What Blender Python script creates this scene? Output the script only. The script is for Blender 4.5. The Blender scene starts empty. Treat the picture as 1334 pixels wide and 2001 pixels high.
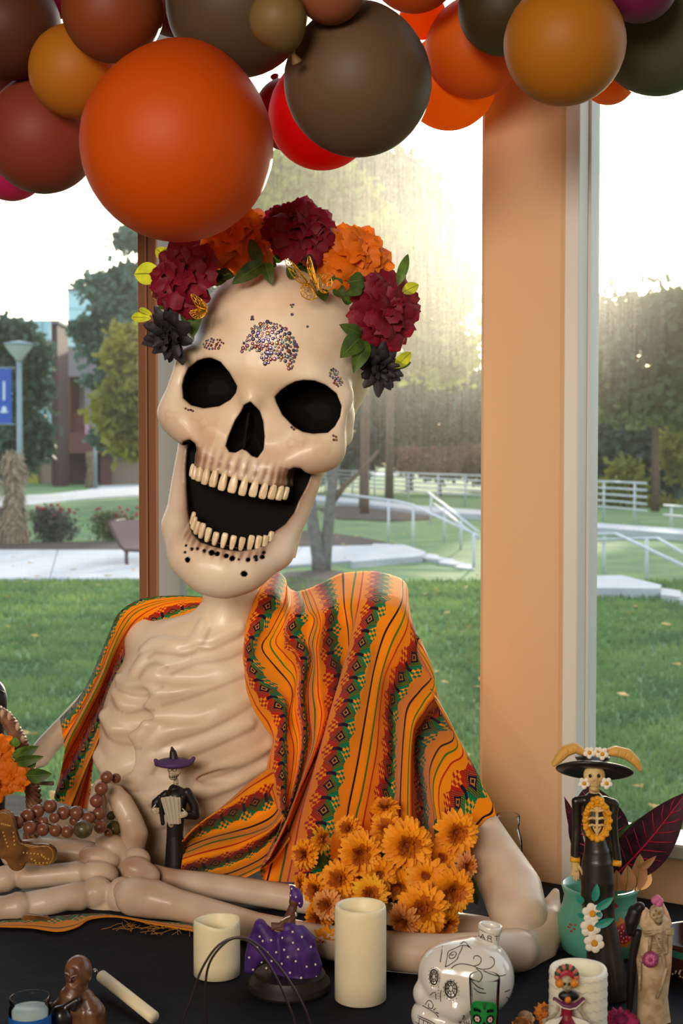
import bpy, bmesh, math, random
import numpy as np
import openvdb
from mathutils import Vector, Matrix
PI = math.pi
rnd = random.Random(7)
nr = np.random.RandomState(7)
scene = bpy.context.scene
C = scene.collection

# ------------------------------------------------------------------ camera, sky, sun, lights, exposure
CAMZ, PITCH, F = 1.55, 0.0396, 2779.0
cd = bpy.data.cameras.new('camera'); cam = bpy.data.objects.new('camera', cd); C.objects.link(cam)
cam.location = (0, 0, CAMZ); cam.rotation_euler = (PI/2 - PITCH, 0, 0)
cd.sensor_fit = 'VERTICAL'; cd.sensor_height = 36; cd.lens = F*36/2001
cd.dof.use_dof = True; cd.dof.focus_distance = 2.45; cd.dof.aperture_fstop = 8.0
cd.clip_end = 600
scene.camera = cam
vs = scene.view_settings
vs.view_transform = 'Standard'; vs.look = 'None'; vs.gamma = 1; vs.use_curve_mapping = False; vs.exposure = 0.0
SUN_AZ, SUN_EL = math.radians(10), math.radians(8.5)
w = bpy.data.worlds.new('sky'); scene.world = w; w.use_nodes = True
wn = w.node_tree.nodes; sk = wn.new('ShaderNodeTexSky'); sk.sky_type = 'NISHITA'; sk.sun_disc = False
sk.sun_elevation = math.radians(16); sk.sun_rotation = SUN_AZ; sk.dust_density = 3.0; sk.air_density = 1.0
wmix = wn.new('ShaderNodeMix'); wmix.data_type = 'RGBA'; wmix.inputs[0].default_value = 0.45; wmix.inputs[7].default_value = (9, 9.6, 10.5, 1)
w.node_tree.links.new(sk.outputs[0], wmix.inputs[6]); w.node_tree.links.new(wmix.outputs[2], wn['Background'].inputs[0])
wn['Background'].inputs[1].default_value = 0.30
sd = bpy.data.lights.new('sun', 'SUN'); sd.energy = 5.0; sd.angle = math.radians(1.2); sd.color = (1, .88, .70)
sun = bpy.data.objects.new('sun', sd); C.objects.link(sun)
sdir = Vector((math.sin(SUN_AZ)*math.cos(SUN_EL), math.cos(SUN_AZ)*math.cos(SUN_EL), math.sin(SUN_EL)))
sun.rotation_euler = sdir.to_track_quat('Z', 'Y').to_euler()
def area(name, loc, target, size, energy, color, size_y=None, spread=180):
    l = bpy.data.lights.new(name, 'AREA'); l.energy = energy; l.color = color; l.spread = math.radians(spread)
    l.shape = 'RECTANGLE'; l.size = size; l.size_y = size_y or size
    o = bpy.data.objects.new(name, l); C.objects.link(o); o.location = loc
    o.rotation_euler = (Vector(loc)-Vector(target)).to_track_quat('Z', 'Y').to_euler()
    return o
area('fill_light', (-1.0, -1.7, 2.5), (0.05, 2.6, 1.62), 1.4, 12, (1, .85, .71), 1.0, 48)  # unseen warm fill added behind the camera, spread narrowed towards the skull
area('fill_light_side', (-2.0, -0.5, 2.2), (0.1, 2.7, 1.45), 0.7, 3.6, (1, .86, .74), 0.7, 70)  # second unseen fill added from the left, clear of the glass reflection
cy = scene.cycles
cy.use_denoising = True; cy.max_bounces = 8; cy.diffuse_bounces = 3; cy.glossy_bounces = 3; cy.transmission_bounces = 6
cy.transparent_max_bounces = 24; cy.caustics_reflective = False; cy.caustics_refractive = False; cy.sample_clamp_indirect = 6

# ------------------------------------------------------------------ placing helpers
def ray(px, py):
    x = (px-667)/F; y = (1000.5-py)/F
    return Vector((x, math.cos(PITCH)+y*math.sin(PITCH), -math.sin(PITCH)+y*math.cos(PITCH)))
def P(px, py, Y):                       # the point that stands at depth Y behind photograph pixel (px, py)
    d = ray(px, py); return Vector((0, 0, CAMZ)) + d*(Y/d.y)
def G(px, py, z=-0.1):                  # the point of a level surface at height z
    d = ray(px, py); t = (z-CAMZ)/d.z
    return Vector((0, 0, CAMZ)) + d*t
TZ = 0.75
def T(px, py): return G(px, py, TZ)     # on the table top
def col(c, a=1.0):
    if isinstance(c, str): c = [int(c[i:i+2], 16) for i in (0, 2, 4)]
    return tuple((v/255/12.92 if v/255 <= .04045 else ((v/255+.055)/1.055)**2.4) for v in c[:3]) + (a,)

# ------------------------------------------------------------------ materials
MATS = {}
def mat(name, c, rough=.6, metal=0, spec=.5, var=0, vscale=8, bump=0, bscale=60, sss=0, ssr=(1, .4, .2), coat=0, trans=0, ior=1.45, emit=0, c2=None, detail=6, sheen=0):
    if name in MATS: return MATS[name]
    m = bpy.data.materials.new(name); m.use_nodes = True; MATS[name] = m
    nt = m.node_tree; b = nt.nodes['Principled BSDF']; L = nt.links
    b.inputs['Base Color'].default_value = col(c); b.inputs['Roughness'].default_value = rough; b.inputs['Metallic'].default_value = metal
    b.inputs['Specular IOR Level'].default_value = spec; b.inputs['Coat Weight'].default_value = coat; b.inputs['Coat Roughness'].default_value = .12
    b.inputs['Transmission Weight'].default_value = trans; b.inputs['IOR'].default_value = ior; b.inputs['Sheen Weight'].default_value = sheen
    if sss:
        b.inputs['Subsurface Weight'].default_value = sss; b.inputs['Subsurface Radius'].default_value = ssr; b.inputs['Subsurface Scale'].default_value = .02
    if emit:
        b.inputs['Emission Color'].default_value = col(c); b.inputs['Emission Strength'].default_value = emit
    tc = nt.nodes.new('ShaderNodeTexCoord')
    if var or c2 is not None:
        n = nt.nodes.new('ShaderNodeTexNoise'); n.inputs['Scale'].default_value = vscale; n.inputs['Detail'].default_value = detail
        L.new(tc.outputs['Object'], n.inputs['Vector'])
        r = nt.nodes.new('ShaderNodeValToRGB'); r.color_ramp.elements[0].position = .35; r.color_ramp.elements[1].position = .65
        a = col(c); 
        if c2 is None: c2l = tuple(v*(1-var) for v in a[:3])+(1,)
        else: c2l = col(c2)
        r.color_ramp.elements[0].color = c2l; r.color_ramp.elements[1].color = a
        L.new(n.outputs['Fac'], r.inputs[0]); L.new(r.outputs[0], b.inputs['Base Color'])
    if bump:
        n2 = nt.nodes.new('ShaderNodeTexNoise'); n2.inputs['Scale'].default_value = bscale; n2.inputs['Detail'].default_value = 5
        L.new(tc.outputs['Object'], n2.inputs['Vector'])
        bp = nt.nodes.new('ShaderNodeBump'); bp.inputs['Strength'].default_value = bump; bp.inputs['Distance'].default_value = .01
        L.new(n2.outputs['Fac'], bp.inputs['Height']); L.new(bp.outputs[0], b.inputs['Normal'])
    return m
def leafmat(name, c, c2=None, trans=.35, rough=.55, vscale=30):
    """thin sheet that lets some light through"""
    if name in MATS: return MATS[name]
    m = mat(name, c, rough, var=0 if c2 else .25, c2=c2, vscale=vscale); nt = m.node_tree; L = nt.links
    b = nt.nodes['Principled BSDF']; out = nt.nodes['Material Output']
    tr = nt.nodes.new('ShaderNodeBsdfTranslucent'); mx = nt.nodes.new('ShaderNodeMixShader'); mx.inputs[0].default_value = trans
    src = b.inputs['Base Color'].links[0].from_socket if b.inputs['Base Color'].links else None
    if src: L.new(src, tr.inputs[0])
    else: tr.inputs[0].default_value = col(c)
    L.new(b.outputs[0], mx.inputs[1]); L.new(tr.outputs[0], mx.inputs[2]); L.new(mx.outputs[0], out.inputs[0])
    return m

# ------------------------------------------------------------------ mesh building
class MB:
    def __init__(s): s.v = []; s.f = []; s.mi = []; s.uv = None
    def add(s, vs, fs, mi=0):
        o = len(s.v); s.v.extend([tuple(v) for v in vs]); s.f.extend([tuple(i+o for i in f) for f in fs]); s.mi.extend([mi]*len(fs)); return s
    def box(s, c, h, R=None, mi=0, bevel=0):
        c = Vector(c); vs = []
        if bevel:
            b = bevel; x, y, z = h; pts = []
            for sx in (-1, 1):
                for sy in (-1, 1):
                    for sz in (-1, 1):
                        for k in range(3):
                            q = [sx*(x-b), sy*(y-b), sz*(z-b)]; q[k] = [sx*x, sy*y, sz*z][k]; pts.append(Vector(q))
            bm = bmesh.new()
            for q in pts: bm.verts.new(q)
            r = bmesh.ops.convex_hull(bm, input=bm.verts); bm.verts.ensure_lookup_table(); bm.verts.index_update()
            vs = [(c + (R @ v.co if R else v.co)) for v in bm.verts]; fs = [[v.index for v in f.verts] for f in bm.faces]; bm.free()
            return s.add(vs, fs, mi)
        for sx in (-1, 1):
            for sy in (-1, 1):
                for sz in (-1, 1):
                    q = Vector((sx*h[0], sy*h[1], sz*h[2])); vs.append(c + (R @ q if R else q))
        return s.add(vs, [(0, 1, 3, 2), (4, 6, 7, 5), (0, 4, 5, 1), (2, 3, 7, 6), (0, 2, 6, 4), (1, 5, 7, 3)], mi)
    def lathe(s, prof, c=(0, 0, 0), n=24, R=None, mi=0, cap=True, sx=1, sy=1, wob=None):
        c = Vector(c); vs = []; fs = []
        for (r, z) in prof:
            for i in range(n):
                a = 2*PI*i/n; k = wob(a, z) if wob else 1
                q = Vector((r*k*math.cos(a)*sx, r*k*math.sin(a)*sy, z)); vs.append(c + (R @ q if R else q))
        for j in range(len(prof)-1):
            for i in range(n):
                a, b = j*n+i, j*n+(i+1) % n; fs.append((a, b, b+n, a+n))
        if cap:
            fs.append(tuple(range(n-1, -1, -1))); o = (len(prof)-1)*n; fs.append(tuple(range(o, o+n)))
        return s.add(vs, fs, mi)
    def tube(s, pts, rad, n=10, mi=0, cap=True, flat=1.0, up=None):
        pts = [Vector(p) for p in pts]; m = len(pts)
        if not hasattr(rad, '__len__'): rad = [rad]*m
        vs = []; fs = []; prev = None
        for i, p in enumerate(pts):
            t = (pts[min(i+1, m-1)] - pts[max(i-1, 0)]); t = t.normalized() if t.length > 1e-9 else Vector((0, 0, 1))
            if prev is None:
                u = up if up else (Vector((0, 0, 1)) if abs(t.z) < .9 else Vector((1, 0, 0)))
                a = (u - t*u.dot(t)).normalized()
            else: a = (prev - t*prev.dot(t)).normalized()
            prev = a; b = t.cross(a)
            for k in range(n):
                g = 2*PI*k/n; vs.append(p + a*(math.cos(g)*rad[i]) + b*(math.sin(g)*rad[i]*flat))
        for i in range(m-1):
            for k in range(n):
                q, r = i*n+k, i*n+(k+1) % n; fs.append((q, r, r+n, q+n))
        if cap: fs.append(tuple(range(n-1, -1, -1))); fs.append(tuple(range((m-1)*n, m*n)))
        return s.add(vs, fs, mi)
    def ball(s, c, r, R=None, n=16, m=10, mi=0):
        if not hasattr(r, '__len__'): r = (r, r, r)
        c = Vector(c); vs = []; fs = []
        for j in range(1, m):
            th = PI*j/m
            for i in range(n):
                a = 2*PI*i/n; q = Vector((r[0]*math.sin(th)*math.cos(a), r[1]*math.sin(th)*math.sin(a), r[2]*math.cos(th))); vs.append(c + (R @ q if R else q))
        q = Vector((0, 0, r[2])); vs.append(c + (R @ q if R else q)); vs.append(c - (R @ q if R else q))
        for j in range(m-2):
            for i in range(n): a, b = j*n+i, j*n+(i+1) % n; fs.append((a, a+n, b+n, b))
        t, bo = (m-1)*n, (m-1)*n+1
        for i in range(n): fs.append((t, i, (i+1) % n)); fs.append((bo, (m-2)*n+(i+1) % n, (m-2)*n+i))
        return s.add(vs, fs, mi)
    def grid(s, fn, nu, nv, mi=0, close_u=False, uvf=None):
        vs = [fn(i/nu, j/nv) for j in range(nv+1) for i in range(nu+1)]
        fs = [(j*(nu+1)+i, j*(nu+1)+i+1, (j+1)*(nu+1)+i+1, (j+1)*(nu+1)+i) for j in range(nv) for i in range(nu)]
        return s.add(vs, fs, mi)
    def plate(s, outline, thick, R=None, c=(0, 0, 0), mi=0):
        """outline (x,z) polygon extruded along y by thick, convex or mildly concave"""
        c = Vector(c); n = len(outline); vs = []
        for y in (-thick/2, thick/2):
            for (x, z) in outline: q = Vector((x, y, z)); vs.append(c + (R @ q if R else q))
        fs = [tuple(range(n)), tuple(range(2*n-1, n-1, -1))]
        for i in range(n): j = (i+1) % n; fs.append((i, i+n, j+n, j))
        return s.add(vs, fs, mi)
    def build(s, name, mats, parent=None, world=True, smooth=True, sharp=None, loc=None):
        me = bpy.data.meshes.new(name); me.from_pydata([tuple(v) for v in s.v], [], s.f)
        if not isinstance(mats, (list, tuple)): mats = [mats]
        for m in mats: me.materials.append(m)
        if len(mats) > 1: me.polygons.foreach_set('material_index', s.mi)
        if smooth: me.polygons.foreach_set('use_smooth', [True]*len(s.f))
        me.update()
        if sharp is not None: me.set_sharp_from_angle(angle=math.radians(sharp))
        o = bpy.data.objects.new(name, me); C.objects.link(o)
        if parent is not None:
            o.parent = parent
            if world: o.location = -wloc(parent)
        if loc is not None: o.location = loc
        return o
def wloc(o):
    v = Vector((0, 0, 0))
    while o is not None: v = v + Vector(o.location); o = o.parent
    return v
def npmesh(name, V, Q, mats, parent=None, world=True, smooth=True, attrs=None, uv=None):
    me = bpy.data.meshes.new(name); V = np.asarray(V, dtype=np.float32); Q = np.asarray(Q, dtype=np.int32); k = Q.shape[1]
    me.vertices.add(len(V)); me.vertices.foreach_set('co', V.ravel()); me.loops.add(Q.size); me.loops.foreach_set('vertex_index', Q.ravel())
    me.polygons.add(len(Q)); me.polygons.foreach_set('loop_start', np.arange(0, Q.size, k, dtype=np.int32)); 
    me.polygons.foreach_set('use_smooth', np.full(len(Q), bool(smooth)))
    if not isinstance(mats, (list, tuple)): mats = [mats]
    for m in mats: me.materials.append(m)
    me.update(calc_edges=True); me.validate()
    for n, a in (attrs or {}).items():
        at = me.attributes.new(n, 'FLOAT', 'POINT'); at.data.foreach_set('value', np.asarray(a, dtype=np.float32))
    if uv is not None:
        l = me.uv_layers.new(name='UVMap'); l.data.foreach_set('uv', np.asarray(uv, dtype=np.float32)[Q.ravel()].ravel())
    o = bpy.data.objects.new(name, me); C.objects.link(o)
    if parent is not None:
        o.parent = parent
        if world: o.location = -wloc(parent)
    return o
def tag(o, label=None, cat=None, group=None, kind=None):
    if label: o['label'] = label
    if cat: o['category'] = cat
    if group: o['group'] = group
    if kind: o['kind'] = kind
    return o
def empty(name, loc, label=None, cat=None, group=None, kind=None, rz=0):
    o = bpy.data.objects.new(name, None); C.objects.link(o); o.location = loc; o.rotation_euler = (0, 0, rz); o.empty_display_size = .05
    return tag(o, label, cat, group, kind)
def dup(o, loc=None, rot=None, label=None, parent=None):
    c = o.copy(); C.objects.link(c)
    if parent is not None: c.parent = parent
    if loc is not None: c.location = loc
    if rot is not None: c.rotation_euler = rot
    if label: c['label'] = label
    for ch in [x for x in KIDS.get(o.name, [])] : dup(ch, parent=c)
    return c
KIDS = {}
def kids(o):
    KIDS[o.name] = [x for x in bpy.data.objects if x.parent == o]
    for x in KIDS[o.name]: kids(x)
def cat_rom(pts, n=8, closed=False):
    """smooth curve through points"""
    pts = [np.array(p, dtype=float) for p in pts]; m = len(pts); out = []
    for i in range(m if closed else m-1):
        p0 = pts[(i-1) % m] if (closed or i > 0) else 2*pts[0]-pts[1]; p1 = pts[i]; p2 = pts[(i+1) % m]
        p3 = pts[(i+2) % m] if (closed or i < m-2) else 2*pts[-1]-pts[-2]
        for k in range(n):
            t = k/n; out.append(.5*((2*p1)+(-p0+p2)*t+(2*p0-5*p1+4*p2-p3)*t*t+(-p0+3*p1-3*p2+p3)*t**3))
    if not closed: out.append(pts[-1])
    return out
def rot_to(z, x=None):
    """matrix whose local Z points along z"""
    z = Vector(z).normalized(); x = Vector(x) if x is not None else (Vector((1, 0, 0)) if abs(z.x) < .9 else Vector((0, 1, 0)))
    x = (x - z*x.dot(z)).normalized(); y = z.cross(x)
    return Matrix((x, y, z)).transposed()

# ------------------------------------------------------------------ smooth solid modelling on a voxel grid
class Vol:
    def __init__(s, lo, hi, vox):
        s.lo = np.array(lo, float); s.vox = vox; s.n = np.ceil((np.array(hi)-s.lo)/vox).astype(int)+1
        s.a = np.full(s.n, 50*vox, dtype=np.float32)
    def sub(s, lo, hi):
        i0 = np.clip(np.floor((np.array(lo)-s.lo)/s.vox).astype(int), 0, s.n); i1 = np.clip(np.ceil((np.array(hi)-s.lo)/s.vox).astype(int)+1, 0, s.n)
        sl = tuple(slice(a, b) for a, b in zip(i0, i1))
        ax = [(s.lo[k]+np.arange(i0[k], i1[k])*s.vox).astype(np.float32) for k in range(3)]
        return sl, ax[0][:, None, None], ax[1][None, :, None], ax[2][None, None, :]
    def op(s, fn, lo, hi, k, mode='u'):
        m = max(k, 0)+4*s.vox; sl, X, Y, Z = s.sub(np.array(lo)-m, np.array(hi)+m)
        A = s.a[sl]
        if A.size == 0: return s
        d = fn(X, Y, Z).astype(np.float32)
        if mode == 'u': h = np.maximum(k-np.abs(A-d), 0)/max(k, 1e-9); s.a[sl] = np.minimum(A, d)-h*h*k/4
        elif mode == 'c': d = -d; h = np.maximum(k-np.abs(A-d), 0)/max(k, 1e-9); s.a[sl] = np.maximum(A, d)+h*h*k/4
        return s
    def cap(s, a, b, ra, rb=None, k=.01, mode='u'):
        a = np.array(a, float); b = np.array(b, float); rb = ra if rb is None else rb; r = max(ra, rb)
        return s.op(f_cap(a, b, ra, rb), np.minimum(a, b)-r, np.maximum(a, b)+r, k, mode)
    def chain(s, pts, rad, k=.01, mode='u'):
        if not hasattr(rad, '__len__'): rad = [rad]*len(pts)
        p = np.array([tuple(q) for q in pts], float); rm = max(rad); T0 = None
        fs = [f_cap(p[i], p[i+1], rad[i], rad[i+1]) for i in range(len(p)-1)]
        def f(X, Y, Z):
            d = fs[0](X, Y, Z)
            for g in fs[1:]: d = np.minimum(d, g(X, Y, Z))
            return d
        return s.op(f, p.min(0)-rm, p.max(0)+rm, k, mode)
    def ell(s, c, r, R=None, k=.01, mode='u'):
        c = np.array(c, float); m = max(r)
        bb = np.array(r) if R is None else np.array([m, m, m])
        return s.op(f_ell(c, r, R), c-bb, c+bb, k, mode)
    def mesh(s, iso=0.0, smooth=0):
        g = openvdb.FloatGrid(background=float(50*s.vox)); g.copyFromArray(s.a)
        V, Q = g.convertToQuads(iso); V = V*s.vox + s.lo
        return V.astype(np.float32), Q.astype(np.int32)[:, ::-1]
def f_cap(a, b, ra, rb):
    ab = b-a; L2 = max(float(ab@ab), 1e-12)
    def f(X, Y, Z):
        t = np.clip(((X-a[0])*ab[0]+(Y-a[1])*ab[1]+(Z-a[2])*ab[2])/L2, 0, 1)
        return np.sqrt((X-a[0]-ab[0]*t)**2+(Y-a[1]-ab[1]*t)**2+(Z-a[2]-ab[2]*t)**2)-(ra+(rb-ra)*t)
    return f
def f_ell(c, r, R=None):
    def f(X, Y, Z):
        x, y, z = X-c[0], Y-c[1], Z-c[2]
        if R is not None:
            x, y, z = (R[0][0]*x+R[1][0]*y+R[2][0]*z, R[0][1]*x+R[1][1]*y+R[2][1]*z, R[0][2]*x+R[1][2]*y+R[2][2]*z)
        k0 = np.sqrt((x/r[0])**2+(y/r[1])**2+(z/r[2])**2); k1 = np.sqrt((x/r[0]**2)**2+(y/r[1]**2)**2+(z/r[2]**2)**2)
        return k0*(k0-1)/np.maximum(k1, 1e-6)
    return f
# ================================================================== THE SETTING: room
WO = Vector((.397, 2.67, 0)); WD = Vector((1, -.6, 0)).normalized(); WN = Vector((-.6, -1, 0)).normalized()   # window wall: origin, along, inward
def W(s, n, z): return WO + WD*s + WN*n + Vector((0, 0, z))
def Wpx(px, n=0):     # distance along the wall seen at photograph column px
    k = (px-667)/F; o = WO+WN*n
    return (k*o.y-o.x)/(WD.x-k*WD.y)
def wbox(mb, s0, s1, n0, n1, z0, z1, mi=0, bevel=0):
    c = W((s0+s1)/2, (n0+n1)/2, (z0+z1)/2); R = Matrix((WD, WN, Vector((0, 0, 1)))).transposed()
    return mb.box(c, (abs(s1-s0)/2, abs(n1-n0)/2, abs(z1-z0)/2), R, mi, bevel)
m_paint = mat('warm_wall_paint', 'CFA880', .7, bump=.05, bscale=200)
m_frame = mat('window_frame_white', 'CFCBC4', .45)
m_bronze = mat('bronze_frame', '8A5F45', .45, metal=.2)
m_gray = mat('grey_frame', 'A6A19C', .5)
m_floor = mat('carpet', '4A4540', .9, bump=.3, bscale=300)
m_room = mat('room_paint', 'B09A80', .8)
S0, S1, DEPTH, ZC = -3.4, 3.0, 6.0, 3.1
def struct(o): return tag(o, kind='structure')
struct(wbox(MB(), S0, S1, -.12, DEPTH, -.1, 0).build('floor', m_floor, smooth=False))
struct(wbox(MB(), S0, S1, -.12, DEPTH, ZC, ZC+.1).build('ceiling', mat('ceiling_paint', '8A8178', .9), smooth=False))
struct(wbox(MB(), S0, S1, DEPTH, DEPTH+.1, 0, ZC).build('wall_back', m_room, smooth=False))
struct(wbox(MB(), S0-.1, S0, -.12, DEPTH, 0, ZC).build('wall_left', m_room, smooth=False))
struct(wbox(MB(), S1, S1+.1, -.12, DEPTH, 0, ZC).build('wall_right', m_room, smooth=False))
# window wall: pillar, low wall below the right window, header
sA, sB, sC_ = Wpx(935, .0), Wpx(1102), Wpx(1168, -.10)
sM0, sM1, sM2 = Wpx(270, .02), Wpx(306, .02), Wpx(356, -.09)
mb = MB(); wbox(mb, sA, sB, -.10, 0.0, 0, ZC, bevel=.010); struct(mb.build('trim_1', m_paint, smooth=False))
mb = MB(); wbox(mb, S0, S1, -.12, -.01, ZC-.18, ZC); wbox(mb, S0, sM0-.02, -.12, -.01, 0, .28); wbox(mb, sM2, sA, -.12, -.01, 0, .80)
wbox(mb, sC_, S1, -.12, -.03, 0, .822); struct(mb.build('wall_window', m_paint, smooth=False))
# glass: clear, a dusty film that scatters the low sun
m_glass = bpy.data.materials.new('dusty_glass'); m_glass.use_nodes = True
nt = m_glass.node_tree; N = nt.nodes; L = nt.links; N.remove(N['Principled BSDF'])
tp = N.new('ShaderNodeBsdfTransparent'); tp.inputs[0].default_value = (.93, .965, .95, 1)
gl = N.new('ShaderNodeBsdfGlossy'); gl.inputs['Roughness'].default_value = .01
fr = N.new('ShaderNodeFresnel'); fr.inputs[0].default_value = 1.5
mx = N.new('ShaderNodeMixShader'); L.new(fr.outputs[0], mx.inputs[0]); L.new(tp.outputs[0], mx.inputs[1]); L.new(gl.outputs[0], mx.inputs[2])
rf = N.new('ShaderNodeBsdfRefraction'); rf.inputs['IOR'].default_value = 1.2; rf.inputs['Roughness'].default_value = .68; rf.inputs[0].default_value = (.155, .15, .137, 1)
tl = N.new('ShaderNodeBsdfTranslucent'); tl.inputs[0].default_value = (.18, .21, .22, 1)
tcn = N.new('ShaderNodeTexCoord'); mp = N.new('ShaderNodeMapping'); mp.inputs['Scale'].default_value = (170, 170, 9)
ns = N.new('ShaderNodeTexNoise'); ns.inputs['Scale'].default_value = 1; ns.inputs['Detail'].default_value = 7
L.new(tcn.outputs['Object'], mp.inputs[0]); L.new(mp.outputs[0], ns.inputs['Vector'])
ns2 = N.new('ShaderNodeTexNoise'); ns2.inputs['Scale'].default_value = 260; ns2.inputs['Detail'].default_value = 2; L.new(tcn.outputs['Object'], ns2.inputs['Vector'])
mm = N.new('ShaderNodeMath'); mm.operation = 'MULTIPLY'; L.new(ns.outputs[0], mm.inputs[0]); L.new(ns2.outputs[0], mm.inputs[1])
mr = N.new('ShaderNodeMapRange'); mr.inputs[1].default_value = .1; mr.inputs[2].default_value = .45; mr.inputs[3].default_value = .07; mr.inputs[4].default_value = .125
L.new(mm.outputs[0], mr.inputs[0])
dm = N.new('ShaderNodeMixShader'); dm.inputs[0].default_value = .45; L.new(rf.outputs[0], dm.inputs[1]); L.new(tl.outputs[0], dm.inputs[2])
m2 = N.new('ShaderNodeMixShader'); L.new(mr.outputs[0], m2.inputs[0]); L.new(mx.outputs[0], m2.inputs[1]); L.new(dm.outputs[0], m2.inputs[2])
L.new(m2.outputs[0], N['Material Output'].inputs[0])
def pane(name, s0, s1, z0, z1, parent):
    me = MB(); me.add([W(s0, -.06, z0), W(s1, -.06, z0), W(s1, -.06, z1), W(s0, -.06, z1)], [(0, 1, 2, 3)])
    return me.build(name, m_glass, parent, smooth=False)
for (nm, s0, s1, z0) in (('window_1', S0, sM0, .28), ('window_2', sM2, sA+.012, .80), ('window_3', sC_, S1, .835)):
    e = struct(empty(nm, W((s0+s1)/2, -.06, z0)))
    pane('glass_pane', s0, s1, z0+.02, ZC-.2, e)
    mb = MB(); wbox(mb, s0, s1, -.10, -.02, ZC-.21, ZC-.17); 
    if nm != 'window_3': wbox(mb, s0, s1, -.10, -.02, z0, z0+.03)
    mb.build('frame', m_frame, e, smooth=False)
    if nm == 'window_3':
        mb = MB(); wbox(mb, s0+.0, s1, -.10, .012, .822, .850, bevel=.004); mb.build('window_sill', m_frame, e, smooth=False)
mb = MB(); wbox(mb, sM0, sM0+(sM1-sM0)*.47, -.09, .02, 0, ZC, bevel=.002); wbox(mb, sM0+(sM1-sM0)*.55, sM1, -.09, .02, 0, ZC, bevel=.002)
wbox(mb, sM0+.002, sM1-.002, -.08, .008, 0, ZC); struct(mb.build('trim_2', m_bronze, smooth=False))
mb = MB(); wbox(mb, sM1, sM2, -.09, .015, 0, ZC, bevel=.002); struct(mb.build('trim_3', m_gray, smooth=False))
mb = MB(); wbox(mb, sB-.004, sC_-.004, -.05, -.004, 0, ZC, bevel=.002); wbox(mb, sB-.004, sC_, -.10, -.052, 0, ZC, bevel=.002)
struct(mb.build('trim_4', m_frame, smooth=False))
# table with its dark cloth: top edge runs along the window wall
m_cloth = mat('navy_black_cloth', '0D121B', .8, spec=.22, bump=.25, bscale=25, var=.3, vscale=5)
tb = empty('table', W(-.1, .75, 0), 'long table set against the window wall under a dark cloth', 'table')
mb = MB(); wbox(mb, -1.9, 1.6, .06, 1.55, TZ-.045, TZ-.012); mb.build('tabletop', mat('table_wood', '6B5238', .6), tb, smooth=False)
for a, b in ((-1.8, .12), (1.5, .12), (-1.8, 1.45), (1.5, 1.45)):
    mb = MB(); wbox(mb, a-.025, a+.025, b-.025, b+.025, 0, TZ-.045); mb.build('leg', mat('table_metal', '5A5A5A', .4, .8), tb, smooth=False)
def clothpt(u, v):
    s = -1.95+3.6*u; n = .03+1.6*v
    z = TZ-.001
    return W(s, n, z)
mb = MB(); mb.grid(clothpt, 60, 24)
def drop(u, v):
    s = -1.95+3.6*u; return W(s, 1.63+.03*math.sin(s*9)*v, TZ-.001-.68*v)
mb.grid(drop, 90, 8)
tag(mb.build('tablecloth', m_cloth), 'dark navy cloth covering the long table by the window', 'tablecloth')

# ================================================================== OUTDOORS
GZ = -0.1
m_grass = mat('lawn_grass', '6C8A50', .9, c2='4A6E48', vscale=1.2, bump=.6, bscale=40, detail=10)
m_conc = mat('pale_concrete', 'B9BCC0', .85, var=.12, vscale=3, bump=.1, bscale=60)
m_mulch = mat('mulch', '4A3B36', .95, var=.5, vscale=20, bump=.8, bscale=30)
mb = MB(); mb.add([(-160, 3.6, GZ), (160, 3.6, GZ), (160, 260, GZ), (-160, 260, GZ)], [(0, 1, 2, 3)])
mb.add([(-160, 3.6, GZ), (160, 3.6, GZ), (160, -60, GZ-.02), (-160, -60, GZ-.02)], [(3, 2, 1, 0)])
lawn = struct(mb.build('lawn', m_grass, smooth=False))
def slab(name, pts, z, mat_, parent=None, h=.12, kind='structure'):
    top = [G(x, y, z) for x, y in pts]; n = len(top); mb = MB()
    mb.add(top+[p-Vector((0, 0, h)) for p in top], [tuple(range(n))]+[(i, i+n, (i+1) % n+n, (i+1) % n) for i in range(n)])
    o = mb.build(name, mat_, parent, smooth=False)
    bm = bmesh.new(); bm.from_mesh(o.data); bmesh.ops.recalc_face_normals(bm, faces=bm.faces); bm.to_mesh(o.data); bm.free()
    if parent is None: struct(o)
    return o
fp = struct(empty('footpath', G(300, 1100)))
xs_t = [-160, -40, 113, 270, 430, 590, 730]; xs_b = [-260, -110, 97, 300, 480, 560, 690]
for i in range(len(xs_t)-1):
    yb = [1131, 1131, 1130, 1130, 1122, 1105, 1095][i]; yb2 = [1131, 1130, 1130, 1122, 1105, 1095, 1095][i]
    slab('paving_slab', [(xs_t[i]+.8, 1074-max(0, i-3)*3), (xs_t[i+1]-.8, 1074-max(0, i-2)*3), (xs_b[i+1]-.8, yb2), (xs_b[i]+.8, yb)], GZ+.04, m_conc, fp)
fp2 = slab('footpath', [(-60, 996), (60, 986), (130, 978), (200, 972), (276, 968), (420, 965), (420, 946), (276, 945), (200, 949), (170, 957), (90, 966), (-60, 972)], GZ+.03, m_conc)
slab('footpath', [(700, 928), (1400, 925), (1400, 921), (700, 922)], GZ+.03, m_conc)
slab('mulch_bed', [(-50, 1060), (275, 1058), (430, 1062), (430, 1073), (275, 1073), (-50, 1073)], GZ+.04, m_mulch)
slab('mulch_bed', [(620, 992), (700, 984), (780, 985), (850, 1000), (840, 1014), (760, 1017), (660, 1013)], GZ+.03, m_mulch)
slab('mulch_bed', [(520, 1045), (600, 1036), (700, 1048), (770, 1062), (690, 1066), (520, 1066)], GZ+.03, m_mulch)
slab('mulch_bed', [(520, 1135), (560, 1118), (640, 1112), (700, 1122), (700, 1145), (620, 1156), (540, 1152)], GZ+.03, m_mulch)
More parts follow.
